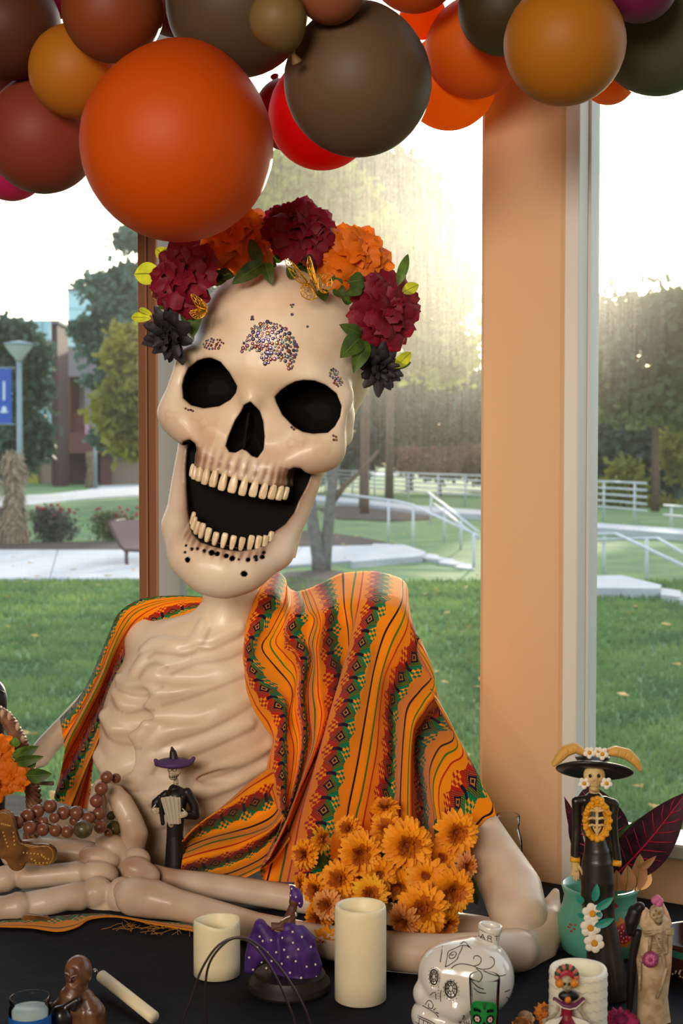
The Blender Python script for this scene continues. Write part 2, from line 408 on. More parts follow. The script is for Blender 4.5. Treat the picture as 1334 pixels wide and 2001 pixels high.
slab('patio', [(684, 1096), (730, 1062), (790, 1064), (832, 1078), (826, 1086), (690, 1098)], GZ+.10, m_conc, h=.25)
slab('patio', [(1060, 1126), (1215, 1124), (1292, 1143), (1288, 1150), (1050, 1148)], GZ+.12, m_conc, h=.25)
steps = empty('garden_steps', G(850, 1095), 'concrete steps with pale treads leading down from the near path', 'steps'); 
for i in range(3): slab('tread', [(825+32*i, 1080+8*i), (855+32*i, 1084+9*i), (862+32*i, 1094+9*i), (825+32*i, 1090+9*i)], GZ+.06-.02*i, m_conc, steps, h=.1)
steps2 = empty('garden_steps', G(1320, 1165), 'concrete steps at the right edge seen through the right window', 'steps')
for i in range(3): slab('tread', [(1290+34*i, 1148+9*i), (1330+34*i, 1154+10*i), (1330+34*i, 1166+10*i), (1290+34*i, 1162+9*i)], GZ+.08-.02*i, m_conc, steps2, h=.1)
# fallen leaves and grass blades
def scatter_leaves():
    V = []; Q = []
    for k in range(260):
        y = 6+30*nr.rand()**1.6; x = (nr.rand()-.5)*y*.62; a = nr.rand()*6.3; s = .022+.03*nr.rand(); o = len(V)
        for dx, dy in ((-1, -.6), (1, -.6), (1, .6), (-1, .6)):
            V.append((x+s*(dx*math.cos(a)-dy*math.sin(a)), y+s*(dx*math.sin(a)+dy*math.cos(a)), GZ+.03+.03*nr.rand()))
        Q.append((o, o+1, o+2, o+3))
    return V, Q
V, Q = scatter_leaves(); tag(npmesh('fallen_leaves', V, Q, leafmat('autumn_leaf', 'D9B25A', 'B98A3C'), smooth=False), 'yellow fallen leaves scattered over the lawn', 'leaves', kind='stuff')
nb = 90000
y = 4.0+17*nr.rand(nb)**1.25; x = (nr.rand(nb)-.5)*y*.60; h = .035+.045*nr.rand(nb); a = nr.rand(nb)*6.28; wd = .004+.0007*y
ln = (nr.rand(nb)-.5)*.05; ln2 = (nr.rand(nb)-.5)*.05
V = np.zeros((nb, 3, 3)); V[:, 0] = np.stack([x-wd*np.cos(a), y-wd*np.sin(a), np.full(nb, GZ)], 1); V[:, 1] = np.stack([x+wd*np.cos(a), y+wd*np.sin(a), np.full(nb, GZ)], 1)
V[:, 2] = np.stack([x+ln, y+ln2, GZ+h], 1)
keep = ~((y > 18.6) & (y < 25.5))
V = V[keep]; nb = len(V)
tag(npmesh('grass_blades', V.reshape(-1, 3), np.arange(nb*3).reshape(-1, 3), leafmat('grass_blade', '7F9C58', '54764A', .45, vscale=1.5), smooth=False), 'short green grass growing over the lawn', 'grass', kind='stuff')

# railings
m_rail = mat('rail_white', 'C9CCD2', .5)
def railing(label, path, base, nrails, posts_at, rr=.02, group=None):
    """path: (px, py_ground, height) list"""
    root = empty('handrail', G(path[0][0], path[0][1]), label, 'railing')
    pts = [G(x, y)+Vector((0, 0, base)) for x, y, h in path]; hs = [p[2] for p in path]
    for k in range(nrails):
        fr_ = 1-k/max(nrails, 1)*.85
        MB().tube([p+Vector((0, 0, h*fr_)) for p, h in zip(pts, hs)], rr, 6).build('rail', m_rail, root)
    for px in posts_at:
        for i in range(len(path)-1):
            if path[i][0] <= px <= path[i+1][0]:
                t = (px-path[i][0])/(path[i+1][0]-path[i][0]); b = pts[i].lerp(pts[i+1], t); h = hs[i]*(1-t)+hs[i+1]*t
                MB().tube([b-Vector((0, 0, base+.05)), b+Vector((0, 0, h))], rr*1.1, 6).build('post', m_rail, root); break
    return root
railing('long white railing along the ramp in front of the trees, middle window', [(560, 958, .95), (700, 968, .95), (820, 980, .95), (990, 994, .95)], .05, 5, [590, 640, 690, 735, 800, 860, 915, 960], .03)
railing('long white railing along the ramp seen through the right window', [(1100, 1012, .95), (1200, 1020, .95), (1262, 1028, .95)], .05, 5, [1120, 1180, 1240], .025)
railing('short white railing end at the right edge of the right window', [(1296, 1036, .5), (1400, 1048, .5)], .05, 2, [1312, 1390], .025)
for pts_ in ([(540, 972), (700, 983), (820, 998), (1010, 1010), (1010, 1002), (820, 988), (700, 974), (540, 963)], [(1080, 1024), (1200, 1033), (1340, 1044), (1460, 1056), (1460, 1046), (1340, 1034), (1200, 1024), (1080, 1015)]):
    slab('ramp_curb', pts_, GZ+.14, m_conc, h=.2)
def handrail(label, rail, posts, r=.022):
    root = empty('handrail', G(posts[0][0], posts[0][2]), label, 'railing')
    for rl in rail: MB().tube([P(x, y, Y) for x, y, Y in rl], r, 8).build('rail', m_rail, root)
    for (x, y0, y1, Y) in posts: MB().tube([P(x, y0, Y), P(x, y1+6, Y)], r, 8).build('post', m_rail, root)
handrail('white handrail with square posts beside the near steps, middle window', [[(640, 962, 27), (772, 979, 26), (807, 987, 25.5), (935, 1047, 21)]], [(759, 979, 1062, 26), (807, 988, 1077, 25.3), (925, 1043, 1116, 21)])
handrail('second white handrail sloping down towards the pillar', [[(836, 962, 27), (935, 1040, 23)], [(848, 985, 27), (935, 1052, 23.2)]], [(842, 966, 1020, 27), (868, 990, 1055, 26), (900, 1014, 1074, 25)])
handrail('white stair handrail seen through the right window', [[(1120, 1045, 20), (1203, 1043, 19.8), (1345, 1110, 17)], [(1120, 1056, 20), (1285, 1052, 19.5), (1350, 1090, 17.6)]], [(1180, 1043, 1126, 19.9), (1263, 1053, 1143, 18.8)])
# buildings, far left
m_brick = mat('red_brown_brick', '7A4B48', .85, var=.2, vscale=6); m_dbrick = mat('dark_brick', '4E3238', .85, var=.2, vscale=6)
m_stone = mat('grey_stone', '8D8288', .85, var=.1); m_cyan = mat('cyan_glass_wall', 'A7D3DC', .25, spec=.6); m_tan = mat('tan_panel', 'A08A78', .8)
def bblock(x0, x1, y0, y1, Y, dep, name, m, root):
    a = P(x0, y0, Y); b = P(x1, y1, Y); mb = MB(); mb.box(((a.x+b.x)/2, Y+dep/2, (a.z+b.z)/2), (abs(b.x-a.x)/2, dep/2, abs(a.z-b.z)/2)); return mb.build(name, m, root, smooth=False)
bl = empty('glass_building', G(20, 944), 'glass fronted building behind the lamp post, far left', 'building')
bblock(-90, 101, 626, 935, 84, 14, 'wall', m_cyan, bl)
for i, yy in enumerate((664, 715, 790, 850)): bblock(-90, 101, yy, yy+5, 83.9, .2, 'mullion', m_stone, bl)
for i, xx in enumerate((-40, 5, 52, 82)): bblock(xx, xx+2, 626, 880, 83.9, .2, 'mullion', m_stone, bl)
bblock(-90, 101, 880, 948, 83.7, 3, 'base_wall', m_tan, bl); bblock(55, 75, 890, 946, 83.5, .3, 'door', mat('yellow_panel', 'A8A044', .7), bl)
tw = empty('brick_tower', G(108, 946), 'narrow dark brick tower rising between two buildings', 'building')
bblock(100, 114, 630, 951, 75, 3, 'shaft', m_dbrick, tw); bblock(99, 115, 626, 632, 74.9, 3.2, 'coping', m_stone, tw)
b2 = empty('brick_building', G(200, 946), 'red brick building with a grey upper storey behind the pines', 'building')
bblock(114, 330, 677, 736, 82, 8, 'upper_storey', m_stone, b2); bblock(114, 137, 736, 850, 82, 6, 'brick_pier', m_brick, b2)
bblock(137, 330, 736, 850, 85, 6, 'window_band', mat('pale_glass', 'C9C9BE', .3), b2); bblock(137, 165, 806, 850, 82.5, 2, 'brick_panel', m_brick, b2)
bblock(165, 200, 736, 850, 82.2, .4, 'column', m_stone, b2)
bblock(114, 330, 846, 886, 80, 6, 'balcony_wall', m_brick, b2); bblock(114, 330, 886, 948, 82, 4, 'lower_wall', m_dbrick, b2); bblock(196, 216, 886, 948, 80.5, 3, 'brick_pier', m_brick, b2); bblock(216, 330, 884, 948, 80.8, 3, 'lower_panel', m_tan, b2)
b3 = empty('pale_building', G(170, 940), 'tall pale glass building rising behind the pines', 'building')
bblock(132, 330, 567, 935, 101, 10, 'wall', mat('pale_cyan_wall', 'BBDDE0', .4), b3)
for yy in (600, 640, 675): bblock(132, 330, yy, yy+3, 100.9, .2, 'mullion', m_cyan, b3)
bblock(130, 332, 563, 568, 100.8, 10.4, 'coping', m_stone, b3)
# lamp post with banner
m_post = mat('lamp_post_grey', '8FA0A8', .5, .3)
lp = empty('lamp_post', G(33, 1000), 'grey lamp post with a flared head and blue banner, far left', 'lamp post')
Yl = 40.0
def lathe_px(cx, prof, Y, n=16): # profile (half width px, py)
    c = P(cx, 0, Y).x; mb = MB(); mb.lathe([(abs(w_)*Y/F, P(cx, y_, Y).z) for w_, y_ in prof], (c, Y, 0), n); return mb
lathe_px(31, [(6.5, 1004), (6, 900), (5, 704)], Yl).build('pole', m_post, lp)
lathe_px(31, [(6, 706), (9, 700), (26, 678), (27, 674)], Yl).build('lamp_shade', mat('frosted_shade', 'B9C2C4', .4), lp)
lathe_px(31, [(29, 675), (29, 671), (10, 667), (3, 666)], Yl).build('lamp_cap', m_post, lp)
a = P(-4, 720, Yl); b = P(23, 828, Yl); mb = MB(); mb.box(((a.x+b.x)/2, Yl, (a.z+b.z)/2), ((b.x-a.x)/2, .01, (a.z-b.z)/2)); bn = mb.build('banner', mat('blue_banner', '2B57B8', .7), lp, smooth=False)
def quadpx(mbb, x0, y0, x1, y1, Y):
    mbb.add([P(x0, y1, Y), P(x1, y1, Y), P(x1, y0, Y), P(x0, y0, Y)], [(0, 1, 2, 3)])
mb = MB(); quadpx(mb, 6, 745, 9.5, 782, Yl-.02); 
for i in range(8): quadpx(mb, 5.2, 746+i*4.6, 10.4, 748.6+i*4.6, Yl-.025)
mb.build('banner_lettering', mat('banner_white', 'D9E4F2', .6), lp, smooth=False)
mb = MB(); mb.ball(P(8, 800, Yl-.02), (.07, .01, .09)); mb.ball(P(8, 805, Yl-.02), (.12, .01, .03)); mb.build('banner_emblem', MATS['banner_white'], lp)
for yy in (719, 829): MB().tube([P(-4, yy, Yl), P(30, yy, Yl)], .02, 6).build('banner_arm', m_post, lp)
lp2 = empty('lamp_post', G(180, 950), 'slim pale post with a small banner in front of the brick building', 'lamp post')
lathe_px(180, [(3.4, 956), (3, 820)], 70).build('pole', m_post, lp2)
a = P(166, 824, 70); b = P(175, 852, 70); mb = MB(); mb.box(((a.x+b.x)/2, 70, (a.z+b.z)/2), ((b.x-a.x)/2, .01, (a.z-b.z)/2)); mb.build('banner', mat('pink_banner', 'C58FB0', .7), lp2, smooth=False)
# corn stalk bundles
m_corn = leafmat('dry_corn', 'BFA98C', '8A765C', .25)
def corn(cx, y0, y1, wpx, Y, label, n=150):
    root = empty('corn_shock', G(cx, y1), label, 'corn stalks'); s = Y/F; base = P(cx, y1, Y); H = (y1-y0)*s; wv = wpx*s/2
    mb = MB()
    for i in range(n):
        a = nr.rand()*6.28; r0 = wv*(.35+.65*nr.rand()); p0 = base+Vector((r0*math.cos(a), r0*.6*math.sin(a), 0)); hh = H*(.75+.3*nr.rand())
        waist = base+Vector((wv*.35*math.cos(a), wv*.3*math.sin(a), H*.6)); top = base+Vector((wv*(.3+.4*nr.rand())*math.cos(a), wv*.4*math.sin(a), hh))
        q = cat_rom([p0, waist, top], 3); mb.tube([Vector(v) for v in q], [.02, .02, .016, .014, .014, .012, .008], 4)
    for i in range(n*5):
        a = nr.rand()*6.28; z = H*nr.rand()*.98; r = wv*(.35+.5*abs(z/H-.6)); p = base+Vector((r*math.cos(a), r*math.sin(a)*.7, z)); d = Vector((math.cos(a)*.5, math.sin(a)*.3, -1+.8*nr.rand()))*(.12+.25*nr.rand())
        sd_ = Vector((math.sin(a), -math.cos(a), 0))*.025; mb.add([p-sd_, p+sd_, p+d*.5+sd_, p+d, p+d*.5-sd_], [(0, 1, 2, 3, 4)])
    o = mb.build('stalks', m_corn, root, smooth=False); o['kind'] = 'stuff'
    MB().tube([base+Vector((wv*.42*math.cos(t), wv*.36*math.sin(t), H*.6)) for t in np.linspace(0, 6.28, 14)], .03, 5).build('binding', mat('twine', '8A744E', .9), root)
corn(28, 885, 1066, 66, 26, 'large bundle of dry corn stalks standing below the lamp post')
corn(-22, 920, 1066, 60, 27, 'dry corn stalk bundle cut by the left edge of the frame')
corn(178, 882, 954, 30, 72, 'far small bundle of corn stalks by the brick building', 60)
# bench
m_bench = mat('maroon_metal', '5A3A3C', .5)
bn = empty('bench', G(262, 1112), 'dark maroon metal bench with a curved back beside the path', 'bench')
Yb = 21.0; mb = MB()
def bseat(u, v):
    pr = [(213, 1020), (222, 1040), (232, 1062), (243, 1074), (262, 1076), (276, 1074)]; q = cat_rom(pr, 4); i = min(int(v*(len(q)-1)), len(q)-1)
    p = P(q[i][0], q[i][1], Yb); return p+Vector((u*.42, u*1.3, 0))
mb.grid(bseat, 1, 20); mb.build('bench_seat', m_bench, bn)
MB().tube([P(247, 1074, Yb), P(247, 1098, Yb), P(251, 1108, Yb), P(260, 1113, Yb), P(300, 1114, Yb)], .028, 8).build('leg', m_bench, bn)
MB().tube([P(213+x, 1020+y, Yb-.02) for x, y in ((0, 0), (9, 20), (19, 42), (30, 55), (62, 56))], .025, 6).build('side_rim', m_bench, bn)
MB().tube([P(213, 1020, Yb), P(243, 1016, Yb+1.3)], .025, 6).build('top_rim', m_bench, bn)
# trees and shrubs
def crown_quads(blobs, n, size, seed=0, flat=.0):
    """leaf quads scattered in ellipsoid blobs (c, r)"""
    r_ = np.random.RandomState(seed); vol = np.array([b[1][0]*b[1][1]*b[1][2] for b in blobs]); cnt = r_.multinomial(n, vol**.75/(vol**.75).sum())
    cs = []
    for (c, r), k in zip(blobs, cnt):
        d = r_.normal(size=(k, 3)); d /= np.linalg.norm(d, axis=1)[:, None]; rad = r_.rand(k)**.45*(1+.2*r_.normal(size=k)); 
        cs.append(np.array(c)+d*rad[:, None]*np.array(r))
    cs = np.concatenate(cs); k = len(cs); a = r_.normal(size=(k, 3)); a /= np.linalg.norm(a, axis=1)[:, None]; b = r_.normal(size=(k, 3)); b -= a*(a*b).sum(1)[:, None]; b /= np.linalg.norm(b, axis=1)[:, None]
    s = size*(.6+.8*r_.rand(k))[:, None]; V = np.stack([cs-a*s-b*s*.5, cs+a*s-b*s*.5, cs+a*s+b*s*.5, cs-a*s+b*s*.5], 1).reshape(-1, 3)
    return V, np.arange(k*4).reshape(-1, 4)
m_bark = mat('bark_grey', '7D7672', .9, var=.35, vscale=12, bump=.6, bscale=30); m_barkb = mat('bark_brown', '6B5546', .9, var=.3, vscale=8, bump=.6, bscale=20)
TREES = 'trees on the campus lawn'
def tree(label, blobs_px, Y, leafm, n, size, trunk=None, barkm=None, seed=0, name='tree', cat='tree', dep=1.0):
    """blobs_px: (cx, cy, rx, ry [, dY]); trunk: px polyline with radius px"""
    s = Y/F; bl_ = []
    for b in blobs_px:
        dY = b[4] if len(b) > 4 else 0; c = P(b[0], b[1], Y+dY); bl_.append((tuple(c), (b[2]*s, max(b[2], b[3])*s*.8*dep, b[3]*s)))
    base = G(trunk[0][0], trunk[0][1]) if trunk else Vector((bl_[0][0][0], Y, GZ))
    root = empty(name, (bl_[0][0][0], Y, GZ), label, cat)
    V, Q = crown_quads(bl_, n, size, seed); npmesh('foliage', V, Q, leafm, root, smooth=False)['kind'] = 'stuff'
    if trunk:
        trunk = [(trunk[0][0], 890+1.66*F/Y, trunk[0][2]*1.1)]+list(trunk)[1:]
        q = cat_rom([tuple(P(x, y, Y)) for x, y, r in trunk], 4); rr = np.interp(np.linspace(0, 1, len(q)), np.linspace(0, 1, len(trunk)), [r*s for _, _, r in trunk])
        MB().tube([Vector(v) for v in q], list(rr), 8).build('trunk', barkm or m_barkb, root)
    return root
lf_blue = leafmat('foliage_blue_green', '66877A', '456458', .4, vscale=.6); lf_yel = leafmat('foliage_yellow', 'A8A03E', '7E8240', .5, vscale=.5)
lf_dark = leafmat('foliage_dark', '4B6650', '34493E', .3, vscale=.5); lf_pale = leafmat('foliage_pale_gold', 'A9AE4A', '7C8A42', .5, vscale=.5); lf_red = leafmat('foliage_russet', '7A4A42', '55463A', .4, vscale=.6)
tree('blue green pine with layered branches left of the bronze post', [(250, 470, 36, 26), (255, 540, 40, 30), (205, 560, 50, 34), (235, 610, 60, 36), (175, 640, 36, 22), (215, 680, 60, 40), (160, 655, 24, 14), (235, 740, 45, 34), (180, 745, 22, 14), (240, 830, 55, 32), (215, 860, 40, 24), (290, 700, 60, 150)], 45, lf_blue, 9000, .13, [(300, 948, 9), (298, 800, 8), (290, 560, 5)], seed=1)
tree('yellow green leafy tree lit by sun left of the bronze post', [(245, 690, 45, 60), (235, 800, 55, 55), (275, 760, 50, 90), (255, 870, 45, 30)], 40, lf_yel, 5000, .12, [(305, 940, 5), (300, 820, 4)], seed=2)
tree('dark pine spreading behind the lamp post', [(20, 650, 50, 28), (55, 700, 50, 40), (5, 720, 60, 50), (70, 760, 40, 30), (40, 850, 60, 60), (10, 900, 60, 35), (80, 860, 25, 40)], 55, lf_dark, 7000, .15, [(30, 945, 7), (30, 700, 5)], seed=3)
tree('golden green tree in the upper part of the middle window', [(560, 350, 60, 55), (640, 380, 80, 55), (700, 410, 45, 40), (600, 440, 70, 50), (520, 420, 60, 60)], 42, lf_pale, 9000, .13, [(560, 960, 9), (570, 700, 8), (580, 420, 6)], seed=4)
tree('tall blue green tree behind the golden ones, middle window', [(700, 330, 60, 45), (770, 340, 60, 50), (820, 380, 50, 50), (740, 400, 80, 60), (640, 310, 50, 30), (860, 440, 40, 50), (800, 450, 80, 60)], 52, lf_blue, 9000, .16, [(760, 950, 8), (765, 500, 6)], seed=5)
tree('pale golden tree filling the middle of the middle window', [(740, 500, 70, 70), (820, 500, 55, 60), (880, 560, 50, 70), (760, 600, 90, 80), (860, 680, 80, 70), (700, 580, 60, 70)], 40, lf_pale, 11000, .12, [(712, 990, 8.5), (712, 860, 8), (715, 600, 6)], seed=6)
tree('dark green tree belt standing low behind the ramp', [(740, 760, 50, 70), (800, 780, 60, 70), (870, 790, 60, 80), (930, 800, 60, 90), (760, 860, 70, 50), (860, 880, 80, 50), (1000, 780, 60, 120), (690, 890, 60, 40), (640, 900, 60, 40), (720, 800, 50, 60), (950, 900, 60, 40)], 66, lf_dark, 17000, .18, [(800, 945, 7), (800, 760, 5)], seed=7)
tree('russet shrub thicket at the foot of the dark trees', [(800, 900, 40, 26), (860, 905, 50, 28), (920, 900, 50, 32), (980, 900, 40, 30)], 58, lf_red, 5000, .12, [(860, 930, 3), (860, 900, 2)], seed=8, name='shrub', cat='shrub')
tree('bushy green shrub mass behind the skull, left part of the middle window', [(420, 700, 90, 160), (520, 760, 90, 140), (600, 820, 80, 90), (650, 720, 60, 120), (450, 900, 120, 60)], 60, lf_dark, 7000, .2, [(600, 948, 7), (600, 800, 5)], seed=9)
tree('mixed green and gold tree filling the right window', [(1200, 640, 70, 70), (1290, 640, 70, 75), (1360, 640, 80, 80), (1210, 760, 70, 70), (1330, 760, 80, 80), (1150, 700, 60, 100)], 42, leafmat('foliage_mid', '6D7E4C', '4F6344', .45, vscale=.4), 11000, .13, [(1280, 985, 8), (1280, 700, 6)], seed=10)
tree('dark green low trees at the bottom of the trees in the right window', [(1190, 870, 70, 70), (1270, 880, 80, 80), (1350, 900, 80, 80), (1220, 950, 70, 40), (1320, 970, 90, 40)], 50, lf_dark, 10000, .14, [(1220, 1000, 6), (1220, 880, 4)], seed=11)
tree('low golden shrub in front of the dark trees in the right window', [(1220, 940, 40, 45), (1290, 1000, 60, 30), (1190, 960, 30, 30), (1330, 880, 40, 60)], 46, lf_yel, 4000, .10, [(1220, 1005, 3), (1220, 960, 2)], seed=12, name='shrub', cat='shrub')
# grey forked trunk behind the skull's jaw
tr = empty('tree', G(628, 1120), 'grey forked tree trunk standing behind the skull jaw', 'tree'); Yt = 20.2
MB().tube([P(x, y, Yt) for x, y in ((626, 1126), (622, 1090), (612, 1030), (604, 960), (598, 900), (560, 780))], [.13, .10, .085, .08, .07, .05], 10).build('trunk', m_bark, tr)
MB().tube([P(x, y, Yt+.05) for x, y in ((630, 1126), (636, 1080), (642, 1020), (648, 960), (655, 900), (640, 780))], [.12, .09, .08, .075, .07, .05], 10).build('branch', m_bark, tr)
MB().tube([P(x, y, Yt+.05) for x, y in ((646, 985), (672, 950), (700, 925), (740, 880))], [.05, .04, .03, .02], 8).build('branch', m_barkb, tr)
tr = empty('tree', G(712, 990), 'brown straight trunk rising beyond the ramp railing', 'tree')
MB().tube([P(x, y, 45) for x, y in ((711, 992), (712, 900), (713, 800), (716, 680))], [.17, .15, .14, .12], 10).build('trunk', m_barkb, tr)
m_rs = leafmat('rose_bush_leaf', '6D6A5C', '4C4A48', .25, vscale=4); m_rose = leafmat('rose_red', 'C22A44', 'A01E3A', .3, vscale=9)
def rosebush(label, cx, y0, y1, wpx, Y, seed, nred=16, lm=None):
    root = empty('rose_bush', G(cx, y1), label, 'bush'); s = Y/F
    V, Q = crown_quads([(tuple(P(cx, (y0+y1)/2+6, Y)), (wpx*s/2, wpx*s/3, (y1-y0)*s/2)), (tuple(P(cx-wpx*.15, y0+18, Y)), (wpx*s/3, wpx*s/4, (y1-y0)*s/4)), (tuple(P(cx, y1-12, Y)), (wpx*s/4, wpx*s/5, 12*s))], 3000, .028, seed)
    npmesh('foliage', V, Q, lm or m_rs, root, smooth=False)['kind'] = 'stuff'
    mb = MB(); b = P(cx, y1, Y)
    for i in range(14): a = i*.45; mb.tube([b+Vector((.05*math.cos(a), .05*math.sin(a), 0)), P(cx+wpx*.4*math.cos(a), (y0+y1)/2, Y)], .012, 4)
    mb.build('stems', m_barkb, root)
    r_ = np.random.RandomState(seed)
    for i in range(nred):
        c = P(cx+wpx*.5*(r_.rand()-.5)*1.9, y0+(y1-y0)*.35*r_.rand()-4, Y-.2*r_.rand()); MB().ball(c, (.035, .035, .03), n=8, m=5).build('rose', m_rose, root)
rosebush('grey leaved rose bush with red blooms in the mulch bed', 105, 990, 1058, 90, 27, 3)
rosebush('greener rose bush with red blooms beside the bench', 225, 996, 1054, 96, 27.5, 4, lm=leafmat('rose_green', '7E8450', '5B6044', .3, vscale=4))
rosebush('rose bush partly hidden behind the corn stalks at the left edge', -8, 985, 1058, 60, 27.8, 5, 12)
# ================================================================== BALLOONS
def balloon(label, cx, cy, r, Y, c, trans=.25, rough=.35, tail=(0, -1), sq=1.04, group=None):
    p = P(cx, cy, Y); R = r*Y/F
    root = empty('balloon', p, label, 'balloon')
    nm = 'balloon_'+c
    if nm in MATS: m = MATS[nm]
    else:
        m = mat(nm, c, .5, spec=.3); nt = m.node_tree; L = nt.links; b = nt.nodes['Principled BSDF']; out = nt.nodes['Material Output']
        tr = nt.nodes.new('ShaderNodeBsdfTranslucent'); cc = col(c); tr.inputs[0].default_value = (min(1, cc[0]*1.3), cc[1]*1.1, cc[2], 1)
        mx = nt.nodes.new('ShaderNodeMixShader'); mx.inputs[0].default_value = trans; L.new(b.outputs[0], mx.inputs[1]); L.new(tr.outputs[0], mx.inputs[2]); L.new(mx.outputs[0], out.inputs[0])
    d = Vector((tail[0], .45, -tail[1]))
    Rm = rot_to(d)   # neck direction
    prof = []
    n = 26
    for j in range(n+1):
        th = PI*j/n; z = -math.cos(th); rr = math.sin(th)
        if z > 0: z = z*(1+.16*z**3)
        prof.append((max(rr*R/sq**.5*(1-.05*max(z, 0)), .0008), z*R*.99))
    MB().lathe(prof, (0, 0, 0), 40, Rm).build('balloon_skin', m, root, world=False)
    e = Rm @ Vector((0, 0, 1.12*R))
    mb = MB(); mb.lathe([(.002, -.006), (.006, 0), (.003, .006), (.008, .018), (.0085, .019)], e, 10, Rm); mb.build('knot', m, root, world=False)
    return root
up = (0, -1)
BL = [
 ('very large bright orange balloon hanging over the skull', 346, 280, 191, 2.28, 'C6520A', .30, (.1, -1)),
 ('small yellow ochre balloon left of the very large orange one', 148, 138, 92, 2.42, 'B8741E', .28, (.6, -.9)),
 ('brown rust balloon hanging low at the left edge above a pink one', 82, 264, 113, 2.44, '8A3E2A', .22, (0, -1)),
 ('magenta balloon peeping out below the rust one, left edge', 20, 318, 74, 2.58, 'C32A64', .25, (-.2, -1)),
 ('brown rust balloon above the very large orange one', 220, 20, 100, 2.34, '84401E', .20, (0, -1)),
 ('dark brown balloon at the top left edge', 15, 50, 104, 2.52, '5E3520', .18, (-.5, -1)),
 ('magenta balloon at the top between the brown balloons', 108, -32, 66, 2.55, 'A01C50', .25, (0, -1)),
 ('olive balloon sliver between the yellow and rust balloons', 200, 92, 36, 2.55, '6B5A28', .2, (0, -1)),
 ('large taupe balloon top centre above the very large orange one', 465, 5, 142, 2.40, '5A4632', .2, (.2, -1)),
 ('smallest khaki balloon in front of the two taupe ones', 543, 38, 57, 2.12, '7C6238', .25, (.4, .8)),
 ('small terracotta balloon cut by the top edge beside the khaki one', 645, -22, 68, 2.14, '8E5234', .25, (0, -1)),
 ('largest taupe balloon right of centre with a lit lower rim', 699, 158, 146, 2.22, '624C36', .22, (.1, -1)),
 ('bright red balloon behind the taupe and orange ones', 628, 225, 106, 2.55, 'DE1414', .45, (-.3, -1)),
 ('dark red balloon hidden behind the red one', 560, 225, 68, 2.68, 'A01418', .3, (-.3, -1)),
 ('vivid orange balloon hanging lowest right of the taupe one', 878, 160, 93, 2.62, 'F59A16', .6, (.2, -1)),
 ('orange balloon overlapping the vivid one beside the pillar top', 925, 95, 96, 2.45, 'E0701A', .38, (0, -1)),
 ('dark orange balloon at the top edge right of centre', 810, -70, 92, 2.42, 'C25A1C', .3, (0, -1)),
 ('amber balloon glimpsed between the orange and taupe ones', 826, 30, 46, 2.62, 'F08A12', .6, (0, -1)),
 ('dark olive brown balloon left of the large amber one', 985, 15, 92, 2.4, '3E3418', .15, (-.3, -1)),
 ('large amber ochre balloon in front of the pillar top', 1103, 84, 120, 2.2, 'B4701A', .25, (.1, -1)),
 ('grey green balloon at the top right edge', 1288, 60, 124, 2.42, '5A5C46', .25, (.3, -1)),
 ('plum purple balloon at the top right corner', 1250, -34, 76, 2.22, '6E1E48', .2, (0, -1)),
 ('small orange balloon peeping below the amber and grey green ones', 1190, 150, 54, 2.55, 'E08A3A', .45, (.2, -1)),
 ('dark maroon balloon deep between the rust and taupe ones', 340, 0, 70, 2.62, '5A1A12', .2, (0, -1)),
 ('dark rust balloon at the left edge between brown and rust ones', 4, 190, 60, 2.68, '5A2418', .2, (-.5, -1)),
]
BL = [list(b) for b in BL]
order = sorted(BL, key=lambda b: b[4])
for i, b in enumerate(order):                       # push the farther ones back until they only touch
    k = (b[1]-667)/F; wall = (WO.y+WN.y*.03-WD.y/WD.x*WO.x)/(1-k*WD.y/WD.x)
    for _ in range(60):
        hit = False
        for a in order[:i]:
            pa, pb = P(a[1], a[2], a[4]), P(b[1], b[2], b[4]); ra, rb = a[3]*a[4]/F, b[3]*b[4]/F
            if (pa-pb).length < (ra+rb)*.96: hit = True
        if not hit or b[4]+b[3]*b[4]/F > wall-.01: break
        b[4] += .008
for (lab, x, y, r, Y, c, tr_, tl_) in BL: balloon(lab, x, y, r, Y, c, tr_, tail=(tl_[0], tl_[1]))
